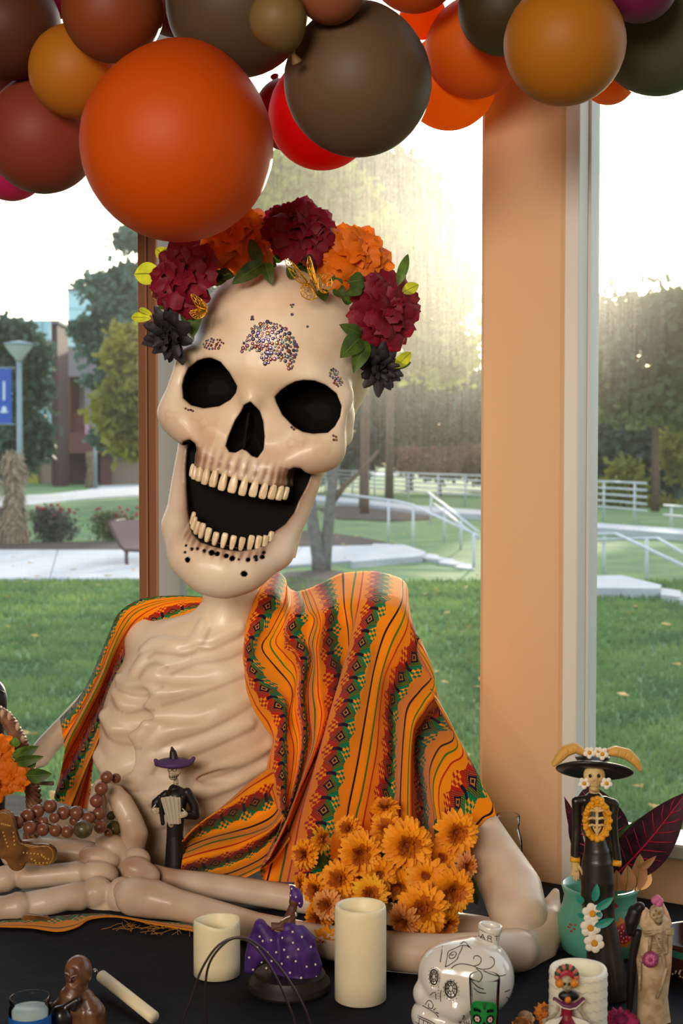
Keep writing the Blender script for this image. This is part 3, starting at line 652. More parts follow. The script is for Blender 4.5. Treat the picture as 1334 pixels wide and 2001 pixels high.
# ================================================================== GIANT SKELETON
def bone_mat(name, base='E1D0B8', black='0B0A09'):
    m = mat(name, base, .44, spec=.45, coat=.12); nt = m.node_tree; L = nt.links; N = nt.nodes; b = N['Principled BSDF']
    def attr(n): a = N.new('ShaderNodeAttribute'); a.attribute_name = n; return a.outputs['Fac']
    tc = N.new('ShaderNodeTexCoord'); nz = N.new('ShaderNodeTexNoise'); nz.inputs['Scale'].default_value = 9; nz.inputs['Detail'].default_value = 4; L.new(tc.outputs['Object'], nz.inputs['Vector'])
    r = N.new('ShaderNodeValToRGB'); r.color_ramp.elements[0].position = .38; r.color_ramp.elements[1].position = .62
    r.color_ramp.elements[0].color = col('D4BCA0'); r.color_ramp.elements[1].color = col(base); L.new(nz.outputs[0], r.inputs[0])
    def mixc(f, a, c):
        x = N.new('ShaderNodeMix'); x.data_type = 'RGBA'; L.new(f, x.inputs[0]); L.new(a, x.inputs[6]); x.inputs[7].default_value = col(c); return x.outputs[2]
    c = mixc(attr('blush_shade'), r.outputs[0], 'B08468'); c = mixc(attr('stain_shade'), c, '6A4430'); c = mixc(attr('black'), c, black); L.new(c, b.inputs['Base Color'])  # attributes carry the skull's brown paint and shade painted under the ribs
    mr_ = N.new('ShaderNodeMath'); mr_.operation = 'MULTIPLY_ADD'; mr_.inputs[1].default_value = .35; mr_.inputs[2].default_value = .44; ab = attr('black'); L.new(ab, mr_.inputs[0]); L.new(mr_.outputs[0], b.inputs['Roughness'])
    ci = N.new('ShaderNodeMath'); ci.operation = 'MULTIPLY_ADD'; ci.inputs[1].default_value = -.12; ci.inputs[2].default_value = .12; L.new(ab, ci.inputs[0]); L.new(ci.outputs[0], b.inputs['Coat Weight'])
    cs_ = N.new('ShaderNodeMath'); cs_.operation = 'MULTIPLY_ADD'; cs_.inputs[1].default_value = -.35; cs_.inputs[2].default_value = .5; L.new(ab, cs_.inputs[0]); L.new(cs_.outputs[0], b.inputs['Specular IOR Level'])
    return m
m_bone = bone_mat('painted_bone')
m_tooth = mat('tooth_cream', 'E6D2AE', .35, coat=.2, c2='D2B790', vscale=60)
skel = empty('skeleton', P(380, 1650, 2.75), 'giant cream skeleton leaning its elbow on the table, wide open grinning mouth', 'skeleton')

# ---- skull. local units are photograph pixels at the skull's depth: (u right, -w away from face, z up)
SK = np.array([495., 800.]); SKY = 2.56; SS = SKY/F; TH = math.radians(13.5); YW = math.radians(9); SYM = 6.
def I2L(px, py, w=0):
    dx, dy = px-SK[0], py-SK[1]; a = math.cos(TH)*dx+math.sin(TH)*dy; v = -math.sin(TH)*dx+math.cos(TH)*dy
    return ((a+w*math.sin(YW))/math.cos(YW), -v)
ax = Vector((math.cos(TH), 0, -math.sin(TH))); az = Vector((math.sin(TH), 0, math.cos(TH))); ay = Vector((0, 1, 0))
axr = ax*math.cos(YW)+ay*math.sin(YW)*1.0; ayr = ay*math.cos(YW)-ax*math.sin(YW)*-1.0
# yaw: the face (local -y) turns to the left of the picture
RS = Matrix((ax*math.cos(YW)-ay*math.sin(YW)*-1, -ax*math.sin(YW)*-1*1.0+ay*math.cos(YW), az)).transposed()
_f = (-ay*math.cos(YW)-ax*math.sin(YW)); _x = (ax*math.cos(YW)-ay*math.sin(YW)); RS = Matrix((_x, -_f, az)).transposed()
SO = P(SK[0], SK[1], SKY)
def L2W(u, w, z): return SO + RS @ Vector((u*SS, -w*SS, z*SS))
RSn = np.array(RS)
def toworld(V): return (V*SS) @ RSn.T + np.array(SO)
def polysd(poly, U, Z):
    """signed distance to polygon on broadcast arrays"""
    P_ = np.array(poly, float); d = None; sgn = None
    U, Z = np.broadcast_arrays(np.asarray(U, dtype=np.float64), np.asarray(Z, dtype=np.float64)); d = np.full(U.shape, 1e12); s_ = np.ones(U.shape)
    n = len(P_); j = n-1
    for i in range(n):
        e = P_[j]-P_[i]; wx = U-P_[i][0]; wz = Z-P_[i][1]; t = np.clip((wx*e[0]+wz*e[1])/max(e@e, 1e-9), 0, 1)
        d = np.minimum(d, (wx-e[0]*t)**2+(wz-e[1]*t)**2)
        c1 = Z >= P_[i][1]; c2 = Z < P_[j][1]; c3 = e[0]*wz > e[1]*wx
        fl = (c1 & c2 & c3) | (~c1 & ~c2 & ~c3); s_ = np.where(fl, -s_, s_); j = i
    return s_*np.sqrt(d)
eyeL = [(356, 753), (360, 737), (369, 720), (389, 708), (405, 705), (422, 705), (440, 713), (457, 733), (470, 759), (466, 770), (455, 782), (432, 794), (399, 797), (375, 791), (360, 778)]
eyeR = [(544, 779), (556, 768), (570, 759), (585, 752), (600, 749), (620, 750), (638, 757), (656, 772), (664, 795), (661, 815), (652, 833), (640, 845), (613, 847), (592, 843), (576, 834), (556, 812), (546, 789)]
nose = [(495, 789), (508, 805), (514, 825), (516, 850), (514, 878), (505, 893), (495, 889), (485, 880), (475, 876), (463, 883), (452, 882), (444, 871), (447, 855), (462, 822), (481, 795)]
zz = lambda L_: [(290+x/3.03, 680+y/3.03) for x, y in L_]
mouth = zz([(190, 590), (215, 556), (260, 545), (295, 570), (304, 605), (288, 650), (275, 700), (300, 712), (400, 735), (500, 765), (600, 800), (700, 812), (790, 820), (830, 812), (828, 760), (840, 725), (870, 708), (905, 712), (930, 745), (905, 810), (860, 900), (835, 970), (790, 1035), (725, 1085), (718, 1120), (690, 1155), (640, 1180), (560, 1192), (480, 1183), (400, 1163), (330, 1140), (275, 1095), (240, 1040), (214, 950), (196, 830), (186, 700)])
CV = {}
for nm, po, w_ in (('eL', eyeL, 30), ('eR', eyeR, 30), ('n', nose, 60), ('m', mouth, 30)): CV[nm] = [I2L(x, y, w_) for x, y in po]
vx = 2.5
S_ = Vol((-235, -125, -385), (240, 350, 318), vx)
U0 = 4
def p3(u, w, v): return (u+U0, -w, -v)
S_.ell(p3(6, -132, -122), (180, 212, 184), k=1)
S_.ell(p3(2, -52, -150), (160, 120, 128), k=40)
S_.chain([p3(-146, -8, -62), p3(-92, 32, -86), p3(-30, 44, -70), p3(0, 48, -66), p3(30, 44, -70), p3(96, 32, -86), p3(152, -8, -62)], [26, 30, 24, 24, 24, 30, 26], 34)
S_.ell(p3(0, -22, 30), (130, 74, 110), k=40)
for sg in (-1, 1):
    S_.ell(p3(sg*140, -8, 44), (50, 48, 46), k=30)
    S_.chain([p3(sg*150, -18, 20), p3(sg*166, -80, 10), p3(sg*140, -180, -30)], [26, 20, 20], 20)
    S_.chain([p3(sg*150, 2, -62), p3(sg*158, 4, -16), p3(sg*152, 4, 35)], [24, 22, 28], 24)
    S_.chain([p3(sg*118, 14, 64), p3(sg*70, 26, 100)], [30, 30], 30)
    # jaw branch and body
    S_.chain([p3(sg*122, -66, 50), p3(sg*114, -58, 110), p3(sg*108, -48, 180), p3(sg*94, -26, 250)], [36, 35, 35, 38], 18)
    S_.chain([p3(sg*92, -22, 262), p3(sg*56, 22, 306), p3(sg*20+3, 36, 320)], [40, 42, 43], 22)
S_.ell(p3(4, 12, 298), (86, 52, 62), k=30)
S_.ell(p3(8, 34, 334), (52, 30, 30), k=24)
S_.chain([p3(-1, 44, -50), p3(0, 56, -16)], [20, 15], 24)
S_.ell(p3(2, -96, 150), (128, 62, 170), k=20)
S_.op(lambda X, Y, Z: np.maximum(np.maximum(np.abs(X-4-U0)-116, np.abs(Y-75)-34), np.abs(Z+165)-100)-6, (-118, 34, -280), (130, 116, -60), 12)
S_.ell(p3(6, 12, 112), (94, 54, 46), k=24)
# tooth arches
def arch(t, rx, ry, cx, w0): a = t*1.25; return cx+rx*math.sin(a), w0+ry*math.cos(a)
UP = []; LO = []
for i in range(13):
    t = (i-6)/6; u, w_ = arch(t, 99, 60, 7, 6); UP.append((u, w_, t))
for i in range(13):
    t = (i-6)/6; u, w_ = arch(t, 84, 58, 11, -8); LO.append((u, w_, t))
for (u, w_, t) in UP:
    S_.cap(p3(u*.97, w_-9, 92+6*abs(t)), p3(u, w_-2, 136), 6.5, 9, 3)
for a_, b_ in zip(UP[:-1], UP[1:]): S_.cap(p3(a_[0], a_[1]-10, 128), p3(b_[0], b_[1]-10, 128), 13, 13, 6)
lowv = lambda t: 262-22*abs(t)**1.6
for i, (u, w_, t) in enumerate(LO):
    S_.cap(p3(u, w_-3, lowv(t)+6), p3(u*.98, w_-8, lowv(t)+34), 7.5, 6, 5)
for a_, b_ in zip(LO[:-1], LO[1:]): S_.cap(p3(a_[0], a_[1]-12, lowv(a_[2])+22), p3(b_[0], b_[1]-12, lowv(b_[2])+22), 15, 15, 8)
def carve(poly, wfloor, k, wtop=140):
    us = [q[0] for q in poly]; zs = [q[1] for q in poly]; lo = (min(us), -wtop, min(zs)); hi = (max(us), -wfloor, max(zs))
    def f(X, Y, Z):
        d2 = polysd(poly, X[:, :, 0], Z[0, :, :].T.reshape(1, -1)) if False else polysd(poly, X[:, 0, 0][:, None], Z[0, 0, :][None, :])
        return np.maximum(d2[:, None, :], Y+wfloor) + 0*X
    S_.op(f, lo, hi, k, 'c')
def bowl(poly, wrim, depth, k):
    """concave cavity: floor is deepest at the middle"""
    us = [q[0] for q in poly]; zs = [q[1] for q in poly]
    def f(X, Y, Z):
        d2 = polysd(poly, X[:, 0, 0][:, None], Z[0, 0, :][None, :]); fl = wrim-depth*np.clip(-d2/32, 0, 1)**.5
        return np.maximum(d2[:, None, :], Y+fl[:, None, :]) + 0*X
    S_.op(f, (min(us), -140, min(zs)), (max(us), -(wrim-depth), max(zs)), k, 'c')
for sg in (-1, 1): S_.ell(p3(sg*126, -72, -22), (36, 50, 50), k=16)
S_.ell(p3(154, -58, -14), (32, 46, 54), k=16)
bowl(CV['eL'], -8, 46, 7); bowl(CV['eR'], -8, 46, 7); bowl(CV['n'], 38, 48, 5)
S_.cap(p3(-4, 30, 10), p3(4, 34, 90), 3.5, 4, 5)      # ridges inside the nose
carve(CV['m'], -42, 6)
# chin holes and dents in the cheeks
lp_ = lambda x, y, w_: I2L(290+x/3.03, 680+y/3.03, w_)
holes = [((262, 1243), 6), ((588, 1321), 6.2), ((245, 1160), 3), ((243, 1200), 3.2), ((285, 1180), 4), ((317, 1178), 3.5), ((360, 1190), 4), ((403, 1200), 6), ((436, 1206), 5), ((487, 1218), 5), ((522, 1232), 5.5), ((558, 1238), 2.5), ((607, 1240), 4.5), ((645, 1225), 4), ((650, 1240), 3.5), ((678, 1225), 4.5), ((684, 1200), 3.5)]
HL = []
for (q, r) in holes:
    u, z = lp_(q[0], q[1], 45); HL.append((u, z, r)); S_.cap((u, -110, z), (u, -20, z), r*.6, r*.6, 3, 'c') if r > 4.4 else None
V, Q = S_.mesh()
U, Yl_, Z_ = V[:, 0], V[:, 1], V[:, 2]; Wd = -Yl_
sm = lambda x, a, b: np.clip((x-a)/(b-a), 0, 1)**2*(3-2*np.clip((x-a)/(b-a), 0, 1))
sdE = np.minimum(polysd(CV['eL'], U, Z_), polysd(CV['eR'], U, Z_)); sdN = polysd(CV['n'], U, Z_); sdM = polysd(CV['m'], U, Z_)
blk = np.maximum(sm(-sdE, -2.5, -.5), sm(-sdN, -2.5, -.5))*(Wd > -62)
blk = np.maximum(blk, sm(-sdM, -2.0, 0.5)*(Wd > -95)*(Wd < 62))
for (u, z, r) in HL: blk = np.maximum(blk, sm(-(np.hypot(U-u, Z_-z)-r), -.8, .8)*(Wd > 10))
vv = -Z_
ridge = np.zeros(len(V)); 
for i in range(13):
    t = (i-6)/6.5; u, w_ = arch(t, 97, 60, 7, 6); d = np.hypot((U-U0-u)/4.2, (vv-112-6*abs(t))/19); ridge = np.maximum(ridge, np.exp(-d*d)*(Wd > 0))
for i in range(12):
    t = (i-5.5)/6; u, w_ = arch(t, 84, 58, 11, -8); d = np.hypot((U-U0-u)/4.0, (vv-lowv(t)-22)/10); ridge = np.maximum(ridge, np.exp(-d*d)*(Wd > 0)*.8)
front = sm(Wd, -70, -20)
stain_shade = .55*np.exp(-np.clip(sdM, 0, 99)/5)*front*(vv > 60) + .45*np.exp(-((np.clip(sdM, 0, 99))/20)**2)*(vv > 95)*(np.abs(U-8) > 78)*front + .6*ridge
stain_shade += .25*np.exp(-np.clip(sdE, 0, 99)/4)*front+.25*np.exp(-np.clip(sdN, 0, 99)/3)*front
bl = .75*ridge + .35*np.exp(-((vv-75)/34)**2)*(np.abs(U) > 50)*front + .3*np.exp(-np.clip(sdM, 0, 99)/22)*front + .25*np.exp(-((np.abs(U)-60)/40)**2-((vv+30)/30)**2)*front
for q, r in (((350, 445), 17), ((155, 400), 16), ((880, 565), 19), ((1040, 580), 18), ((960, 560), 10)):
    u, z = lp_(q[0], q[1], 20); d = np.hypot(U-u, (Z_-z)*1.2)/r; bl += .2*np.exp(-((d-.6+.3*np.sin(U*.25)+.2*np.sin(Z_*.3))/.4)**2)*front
skull = npmesh('skull', toworld(V), Q, m_bone, skel, attrs={'black': np.clip(blk, 0, 1), 'stain_shade': np.clip(stain_shade, 0, .9), 'blush_shade': np.clip(bl, 0, .9)})
def tooth(u, w_, v0, v1, wd, dp, ang, up=True):
    """rounded crown between heights v0 (gum) and v1 (edge)"""
    mb = MB(); n = 10; vs = []; m = 7
    prof = [(0, .5), (.12, .68), (.35, .86), (.65, 1.0), (.86, .98), (.97, .8), (1, .45)]
    ca, sa = math.cos(ang), math.sin(ang)
    rings = []
    for (t, k) in prof:
        v = v0+(v1-v0)*t
        for i in range(n):
            a = 2*PI*i/n; ex = .5; cx = abs(math.cos(a))**ex*(1 if math.cos(a) > 0 else -1)*wd*k; cy_ = abs(math.sin(a))**ex*(1 if math.sin(a) > 0 else -1)*dp*(.55+.45*(1-t))*min(1, k+.1)
            vs.append(L2W(u+U0+cx*ca+cy_*sa*0+cy_*sa, w_-cx*sa+cy_*ca+(t*2), -v))
    fs = [(j*n+i, j*n+(i+1) % n, (j+1)*n+(i+1) % n, (j+1)*n+i) for j in range(len(prof)-1) for i in range(n)]
    fs += [tuple(range(n)), tuple(range((len(prof)-1)*n, len(prof)*n))]
    mb.add(vs, fs); o = mb.build('tooth', m_tooth, skull)
    return o
wU = [8.6, 7.0, 7.4, 6.8, 7.2, 6.6, 6.4]
for i, (u, w_, t) in enumerate(UP):
    wd = [10.4, 9.2, 9.6, 8.8, 8.6, 8.2, 7.6][abs(i-6)]; tooth(u, w_+1, 128+2*abs(t), 166-10*abs(t)**1.5+(i % 2), wd*.86, 8, t*1.1)
for i, (u, w_, t) in enumerate(LO):
    tooth(u, w_+1, lowv(t)+12, lowv(t)-17+2*((i*7) % 3-1), 6.3, 6.5, t*1.1)
for o in [x for x in bpy.data.objects if x.parent == skull]:
    bm = bmesh.new(); bm.from_mesh(o.data); bmesh.ops.recalc_face_normals(bm, faces=bm.faces); bm.to_mesh(o.data); bm.free()
# gems glued on the forehead and cheeks, each seated on the surface
def skull_front(u, z):
    iu = (u-S_.lo[0])/vx; iz = (z-S_.lo[2])/vx; c = S_.a[int(round(iu)), :, int(round(iz))]; j = int(np.argmax(c < 0)); a0, a1 = c[j-1], c[j]
    return S_.lo[1]+(j-1+a0/(a0-a1))*vx
gem_mats = [mat('gem_'+c, c, .25, metal=.4, spec=.5, coat=.1) for c in ('6A5A86', '8A5A6E', '5E7A78', '8C6A42', '4A4258', '6E5E72', '3A3A52', '7A4238')]
gem_mesh = {}
def gem(px, py, r, k=None, lens=1.0):
    u, z = I2L(px, py, 40)
    for _ in range(3): w_ = -skull_front(u, z); u, z = I2L(px, py, w_)
    e = 5; y0 = skull_front(u, z); gx = (skull_front(u+e, z)-skull_front(u-e, z))/(2*e); gz = (skull_front(u, z+e)-skull_front(u, z-e))/(2*e)
    nrm = (RS @ Vector((gx, -1, gz))).normalized(); k = rnd.randrange(len(gem_mats)) if k is None else k
    if k not in gem_mesh:
        me = MB().lathe([(1, 0), (1, .3), (.6, .75), (.05, .8)], n=8).build('gem', gem_mats[k], smooth=False); gem_mesh[k] = me.data; bpy.data.objects.remove(me)
    o = bpy.data.objects.new('gem', gem_mesh[k]); C.objects.link(o); o.parent = skull
    o.location = L2W(u, -y0, z)-wloc(skull); o.rotation_euler = rot_to(nrm).to_euler(); s = r*SS; o.scale = (s*lens, s, s)
gz_ = lambda x, y: (240+x/2.223, 380+y/2.223)
placed = []
def inhair(x, y):   # outline of the crescent fan, in zoomed coordinates
    return polysd([(515, 705), (545, 640), (575, 590), (640, 568), (700, 585), (745, 630), (768, 680), (760, 720), (745, 770), (720, 775), (708, 740), (660, 735), (640, 760), (618, 745), (600, 700), (575, 695), (545, 690)], np.array([x], float), np.array([y], float))[0] < -2
rr_ = random.Random(3)
for _ in range(6000):
    x, y = rr_.uniform(510, 770), rr_.uniform(565, 780); r = rr_.choice([5.2, 6.2, 7.2, 8.5])
    if inhair(x, y) and all((x-a)**2+(y-b)**2 > ((r+c)*.93)**2 for a, b, c in placed): placed.append((x, y, r))
    if len(placed) >= 170: break
for (x, y, r) in placed: gem(*gz_(x, y), r/2.0)
gem(*gz_(640, 703), 4.6, 0, 1.4)
for cx, cy_, n_, rx, ry in ((405, 660, 26, 46, 26), (575, 556, 3, 8, 8), (742, 503, 3, 8, 8), (740, 543, 2, 4, 5), (806, 590, 2, 4, 5), (915, 785, 12, 20, 22), (932, 820, 12, 18, 20)):
    pl = []
    for _ in range(400):
        a = rr_.random()*6.28; q = rr_.random()**.5; x, y, r = cx+rx*q*math.cos(a), cy_+ry*q*math.sin(a), rr_.choice([4.5, 5.5, 6.5])
        if all((x-a_)**2+(y-b_)**2 > ((r+c_)*.95)**2 for a_, b_, c_ in pl): pl.append((x, y, r))
        if len(pl) >= n_: break
    for (x, y, r) in pl: gem(*gz_(x, y), r/2.0)
for (x, y) in ((365, 799), (370, 802), (375, 802), (379, 804), (571, 836), (575, 840), (578, 838), (651, 852), (656, 854), (652, 860), (657, 860)): gem(x, y, 2.6)

# ---- torso, in photograph pixels at depth TY
TY = 2.74; TS_ = TY/F
def tw(V):  # (x px, depth px, -y px) -> world, by the viewing direction of depth TY
    V = np.asarray(V, float); o = P(380, 1450, TY); 
    return np.stack([o.x+(V[:, 0]-380)*TS_, o.y+V[:, 1]*TS_, o.z-(V[:, 2]-1450)*TS_], 1)
B = Vol((90, -140, 1140), (830, 190, 1790), 2.6)
Rt = Matrix.Rotation(math.radians(13), 3, 'Y')
a13 = math.radians(13); Rn = [[math.cos(a13), 0, -math.sin(a13)], [0, 1, 0], [math.sin(a13), 0, math.cos(a13)]]
B.ell((378, 20, 1425), (182, 105, 232), Rn, 1)
B.ell((345, 30, 1560), (150, 85, 190), Rn, 50)
B.ell((330, 0, 1430), (125, 95, 170), Rn, 30)
B.chain([(452, 20, 1100), (450, 20, 1180), (440, 22, 1230)], [55, 56, 62], 30)
B.chain([(320, 40, 1275), (280, 60, 1250)], [46, 46], 40)
B.chain([(520, 60, 1260), (640, 75, 1245), (730, 75, 1235)], [50, 50, 45], 40)
def bfront(x, z):
    c = B.a[int(round((x-B.lo[0])/B.vox)), :, int(round((z-B.lo[2])/B.vox))]; j = int(np.argmax(c < 0)); return B.lo[1]+j*B.vox if c[j] < 0 else 40
B0 = B.a.copy()
tz = lambda L_: [(100+x/2.9, 1100+y/2.9) for x, y in L_]
rib_shade = []
def rib(pts, r, k=12, sink=.62):
    pts = tz(pts); q = cat_rom([(x, 0, y) for x, y in pts], 6); out = []
    for p in q:
        sv = B.a; B.a = B0; y = bfront(p[0], p[2]); B.a = sv; out.append((p[0], y+r*sink, p[2]))
    ys = np.array([o[1] for o in out]); ys = np.convolve(np.pad(ys, 3, mode='edge'), np.ones(7)/7, 'valid'); out = [(o[0], y, o[2]) for o, y in zip(out, ys)]
    rr = [r*(.75+.25*math.sin(PI*i/(len(out)-1))) for i in range(len(out))] if r > 4 else r
    B.chain(out, rr, k); rib_shade.append((np.array(out), r))
rib([(690, 500), (650, 640), (590, 800), (545, 950), (520, 1120), (540, 1290), (600, 1420)], 22, 22, .75); rib_shade.pop()
rib([(870, 330), (840, 400), (790, 445), (700, 440), (600, 440), (540, 480)], 13, 9, .3)
rib([(860, 420), (930, 415), (1080, 350)], 12, 10, .4)
rib([(700, 520), (620, 500), (540, 530), (490, 600)], 11, 9)
rib([(640, 620), (560, 672), (470, 670), (400, 640)], 13, 9, .4)
rib([(610, 740), (540, 745), (450, 765), (385, 715)], 14, 9, .4)
rib([(550, 930), (470, 930), (390, 915), (320, 850)], 18, 10, .35)
rib([(530, 1180), (440, 1175), (350, 1150), (280, 1090), (250, 1000)], 17, 12, .35)
rib([(690, 560), (830, 505), (1000, 480), (1120, 430)], 11, 10)
rib([(650, 720), (780, 685), (900, 645), (1110, 570)], 12, 10)
rib([(600, 970), (700, 905), (850, 865), (1000, 800), (1130, 730)], 14, 10)
rib([(570, 1120), (620, 1050), (740, 1020), (900, 965), (1140, 870)], 12, 12)
rib([(860, 1150), (1000, 1110), (1240, 1010)], 12, 12)
rib([(570, 1290), (700, 1240), (860, 1255), (1000, 1215), (1220, 1130)], 12, 12)
rib([(600, 1430), (760, 1400), (880, 1385), (1000, 1345), (1200, 1260)], 12, 12)
B.a = B.a
# shallow panels between the ribs
for q, r in (((470, 715), (42, 16, 20)), ((440, 840), (60, 14, 26)), ((400, 1030), (60, 16, 42)), ((830, 600), (90, 10, 14)), ((800, 780), (90, 10, 24)), ((760, 1120), (40, 10, 14)), ((1040, 1170), (70, 10, 14))):
    x, y = tz([q])[0]; d = bfront(x, y); B.ell((x, d-r[1]*.55, y), r, k=14, mode='c')
B.a[:, :, int((1698-B.lo[2])/B.vox):] = 50
V, Q = B.mesh(); Q = Q[:, ::-1]
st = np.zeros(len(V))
for (pts, r) in rib_shade:
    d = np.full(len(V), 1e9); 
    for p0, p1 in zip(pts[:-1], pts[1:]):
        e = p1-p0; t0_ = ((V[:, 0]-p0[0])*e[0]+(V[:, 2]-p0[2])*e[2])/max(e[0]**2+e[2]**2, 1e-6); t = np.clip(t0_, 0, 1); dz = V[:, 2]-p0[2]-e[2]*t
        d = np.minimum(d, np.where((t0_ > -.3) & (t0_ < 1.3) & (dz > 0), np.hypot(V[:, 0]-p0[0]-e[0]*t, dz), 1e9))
    st = np.maximum(st, np.exp(-((d-r*1.2)/4)**2))  # shade painted into the colour along the lower side of each rib
for nm in (1,): pass
npmesh('ribcage', tw(V), Q, m_bone, skel, attrs={'black': st*0, 'stain_shade': np.clip(st*.15, 0, 1), 'blush_shade': np.clip(st*.28+.08, 0, 1)})

# ---- arms: bones placed in real space
def yrest(py, r):
    Y = 2.3
    for _ in range(6): Y = G(667, py, TZ+r*Y/F).y
    return Y
def bonevol(prims, lo, hi, vox, name, parent, blush_shade=.25, crease=None):
    A = Vol(lo, hi, vox)
    for p in prims:
        if p[0] == 'c': A.chain(p[1], p[2], p[3])
        else: A.ell(p[1], p[2], p[3], p[4])
    V, Q = A.mesh(); 
    b = np.full(len(V), blush_shade)+.12*np.sin(V[:, 0]*90)*np.sin(V[:, 2]*110); s = np.zeros(len(V))
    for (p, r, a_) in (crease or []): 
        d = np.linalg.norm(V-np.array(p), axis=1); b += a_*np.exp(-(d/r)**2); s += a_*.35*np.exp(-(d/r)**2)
    return npmesh(name, V, Q, m_bone, parent, attrs={'black': b*0, 'stain_shade': np.clip(s, 0, 1), 'blush_shade': np.clip(b, 0, 1)})
def pts(L_, Yf): return [tuple(P(x, y, Yf(x, y, r))) for x, y, r in L_], [r*Yf(x, y, r)/F for x, y, r in L_]
yl = lambda x, y, r: yrest(y, r)+.0
lower = [(262, 1752, 38), (300, 1757, 38), (345, 1768, 31), (400, 1781, 28), (500, 1810, 27), (620, 1838, 32), (740, 1856, 38), (860, 1866, 40), (960, 1862, 42), (1010, 1856, 38)]
Q1, R1 = pts(lower, yl)
upl = [(300, 1706, 17), (335, 1716, 19), (400, 1729, 25), (500, 1744, 26), (600, 1760, 26), (720, 1780, 27), (840, 1806, 30), (930, 1822, 34), (985, 1836, 36)]
Q2, R2 = pts(upl, lambda x, y, r: np.interp(x, [300, 620, 985], [2.56, 2.46, 2.36]))
elb = [(1000, 1862, 42), (1036, 1850, 42), (1062, 1812, 35), (1076, 1774, 21), (1085, 1744, 9)]
Q3, R3 = pts(elb, lambda x, y, r: np.interp(x, [1000, 1040, 1084], [2.24, 2.28, 2.34]))
hum = [(735, 1230, 40), (800, 1400, 42), (880, 1540, 44), (955, 1660, 50), (1000, 1740, 60), (1014, 1790, 57), (1004, 1824, 42)]
Q4, R4 = pts(hum, lambda x, y, r: np.interp(y, [1230, 1540, 1660, 1820], [2.90, 2.64, 2.43, 2.25]))
Q5, R5 = pts([(960, 1866, 40), (1008, 1862, 43), (1042, 1842, 42), (1064, 1808, 35)], lambda x, y, r: np.interp(x, [960, 1008, 1064], [2.215, 2.225, 2.29]))
bonevol([('c', Q1, R1, .018), ('c', Q2, R2, .006), ('c', Q3, R3, .02), ('c', Q5, R5, .03)], (-.42, 2.10, .70), (.42, 2.66, .97), .0042, 'forearm', skel,
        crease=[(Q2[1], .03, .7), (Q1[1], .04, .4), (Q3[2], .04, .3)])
bonevol([('c', Q4, R4, .03)], (.0, 2.15, .78), (.50, 3.0, 1.55), .006, 'upper_arm', skel, .15)
hz = lambda x, y: (x/3.574, 1300+y/3.574)
def HP(x, y, r, Y=None):
    px, py = hz(x, y); rp = r/3.574; Y_ = yrest(py, rp) if Y is None else Y
    return tuple(P(px, py, Y_)), rp*Y_/F
def hc(L_, k=.004): q = [HP(*p) for p in L_]; return ('c', [a for a, b in q], [b for a, b in q], k)
def he(x, y, rx, ry, Y, rot=0, dp=None, k=.003):
    px, py = hz(x, y); s = Y/3.574/F; a = math.radians(rot); Rm = [[math.cos(a), 0, math.sin(a)], [0, 1, 0], [-math.sin(a), 0, math.cos(a)]]
    return ('e', tuple(P(px, py, Y)), (rx*s, (dp or (rx+ry)/2)*s, ry*s), Rm, k)
Yh = 2.50
hand = [hc([(200, 1690, 108, 2.47), (320, 1660, 100, 2.47), (460, 1622, 92, 2.48), (550, 1612, 104, 2.49)], .006), hc([(120, 1690, 108, 2.455), (40, 1702, 92, 2.45), (-120, 1710, 95, 2.44)], .0012),
        hc([(180, 1478, 88, 2.55), (320, 1472, 80, 2.55), (480, 1455, 80, 2.55), (540, 1450, 86, 2.55)], .0012), hc([(40, 1492, 96, 2.545), (-40, 1510, 90, 2.54), (-160, 1500, 90, 2.54)], .0012),
        hc([(610, 1320, 90, 2.60), (480, 1305, 92, 2.60), (300, 1300, 95, 2.60), (100, 1320, 95, 2.60)], .0012),
        hc([(690, 1235, 78, 2.64), (560, 1170, 76, 2.65), (400, 1120, 78, 2.66)], .0012),
        he(790, 1268, 135, 88, 2.59, 28, 100), he(700, 1345, 150, 84, 2.57, 12, 95), he(690, 1455, 142, 88, 2.54, 8, 100), he(680, 1590, 118, 116, 2.50, 0, 110),
        he(850, 1610, 110, 136, 2.49, 5, 100), he(855, 1580, 66, 80, 2.455, 5, 50), he(960, 1430, 125, 92, 2.52, 18, 95), he(965, 1340, 92, 66, 2.55, 25, 75), he(1030, 1470, 90, 84, 2.52, 30, 80),
        he(760, 1680, 150, 78, 2.50, 5, 90), he(800, 1420, 160, 180, 2.58, 0, 60), he(600, 1500, 120, 120, 2.57, 0, 60)]
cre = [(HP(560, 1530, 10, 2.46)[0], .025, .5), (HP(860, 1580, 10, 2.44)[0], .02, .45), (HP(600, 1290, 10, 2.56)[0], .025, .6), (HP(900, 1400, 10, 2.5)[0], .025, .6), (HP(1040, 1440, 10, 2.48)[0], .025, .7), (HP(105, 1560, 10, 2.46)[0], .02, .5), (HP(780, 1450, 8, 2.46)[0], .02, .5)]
bonevol(hand, (-.72, 2.34, .72), (-.26, 2.76, 1.02), .0032, 'hand', skel, .22, cre)
thumb = [hc([(920, 1280, 88, 2.60), (938, 1180, 96, 2.60), (915, 1090, 84, 2.60)], .003), hc([(895, 1050, 84, 2.605), (850, 965, 80, 2.61), (808, 905, 68, 2.62), (770, 870, 46, 2.63)], .002), hc([(690, 825, 34, 2.66), (665, 930, 44, 2.68), (640, 1100, 46, 2.68)], .003), hc([(690, 1180, 60, 2.66), (630, 1280, 60, 2.66)], .003)]
bonevol(thumb, (-.56, 2.52, .80), (-.33, 2.76, 1.10), .003, 'thumb', skel, .3, [(HP(900, 1130, 8, 2.56)[0], .02, .5), (HP(960, 1240, 8, 2.56)[0], .025, .5)])
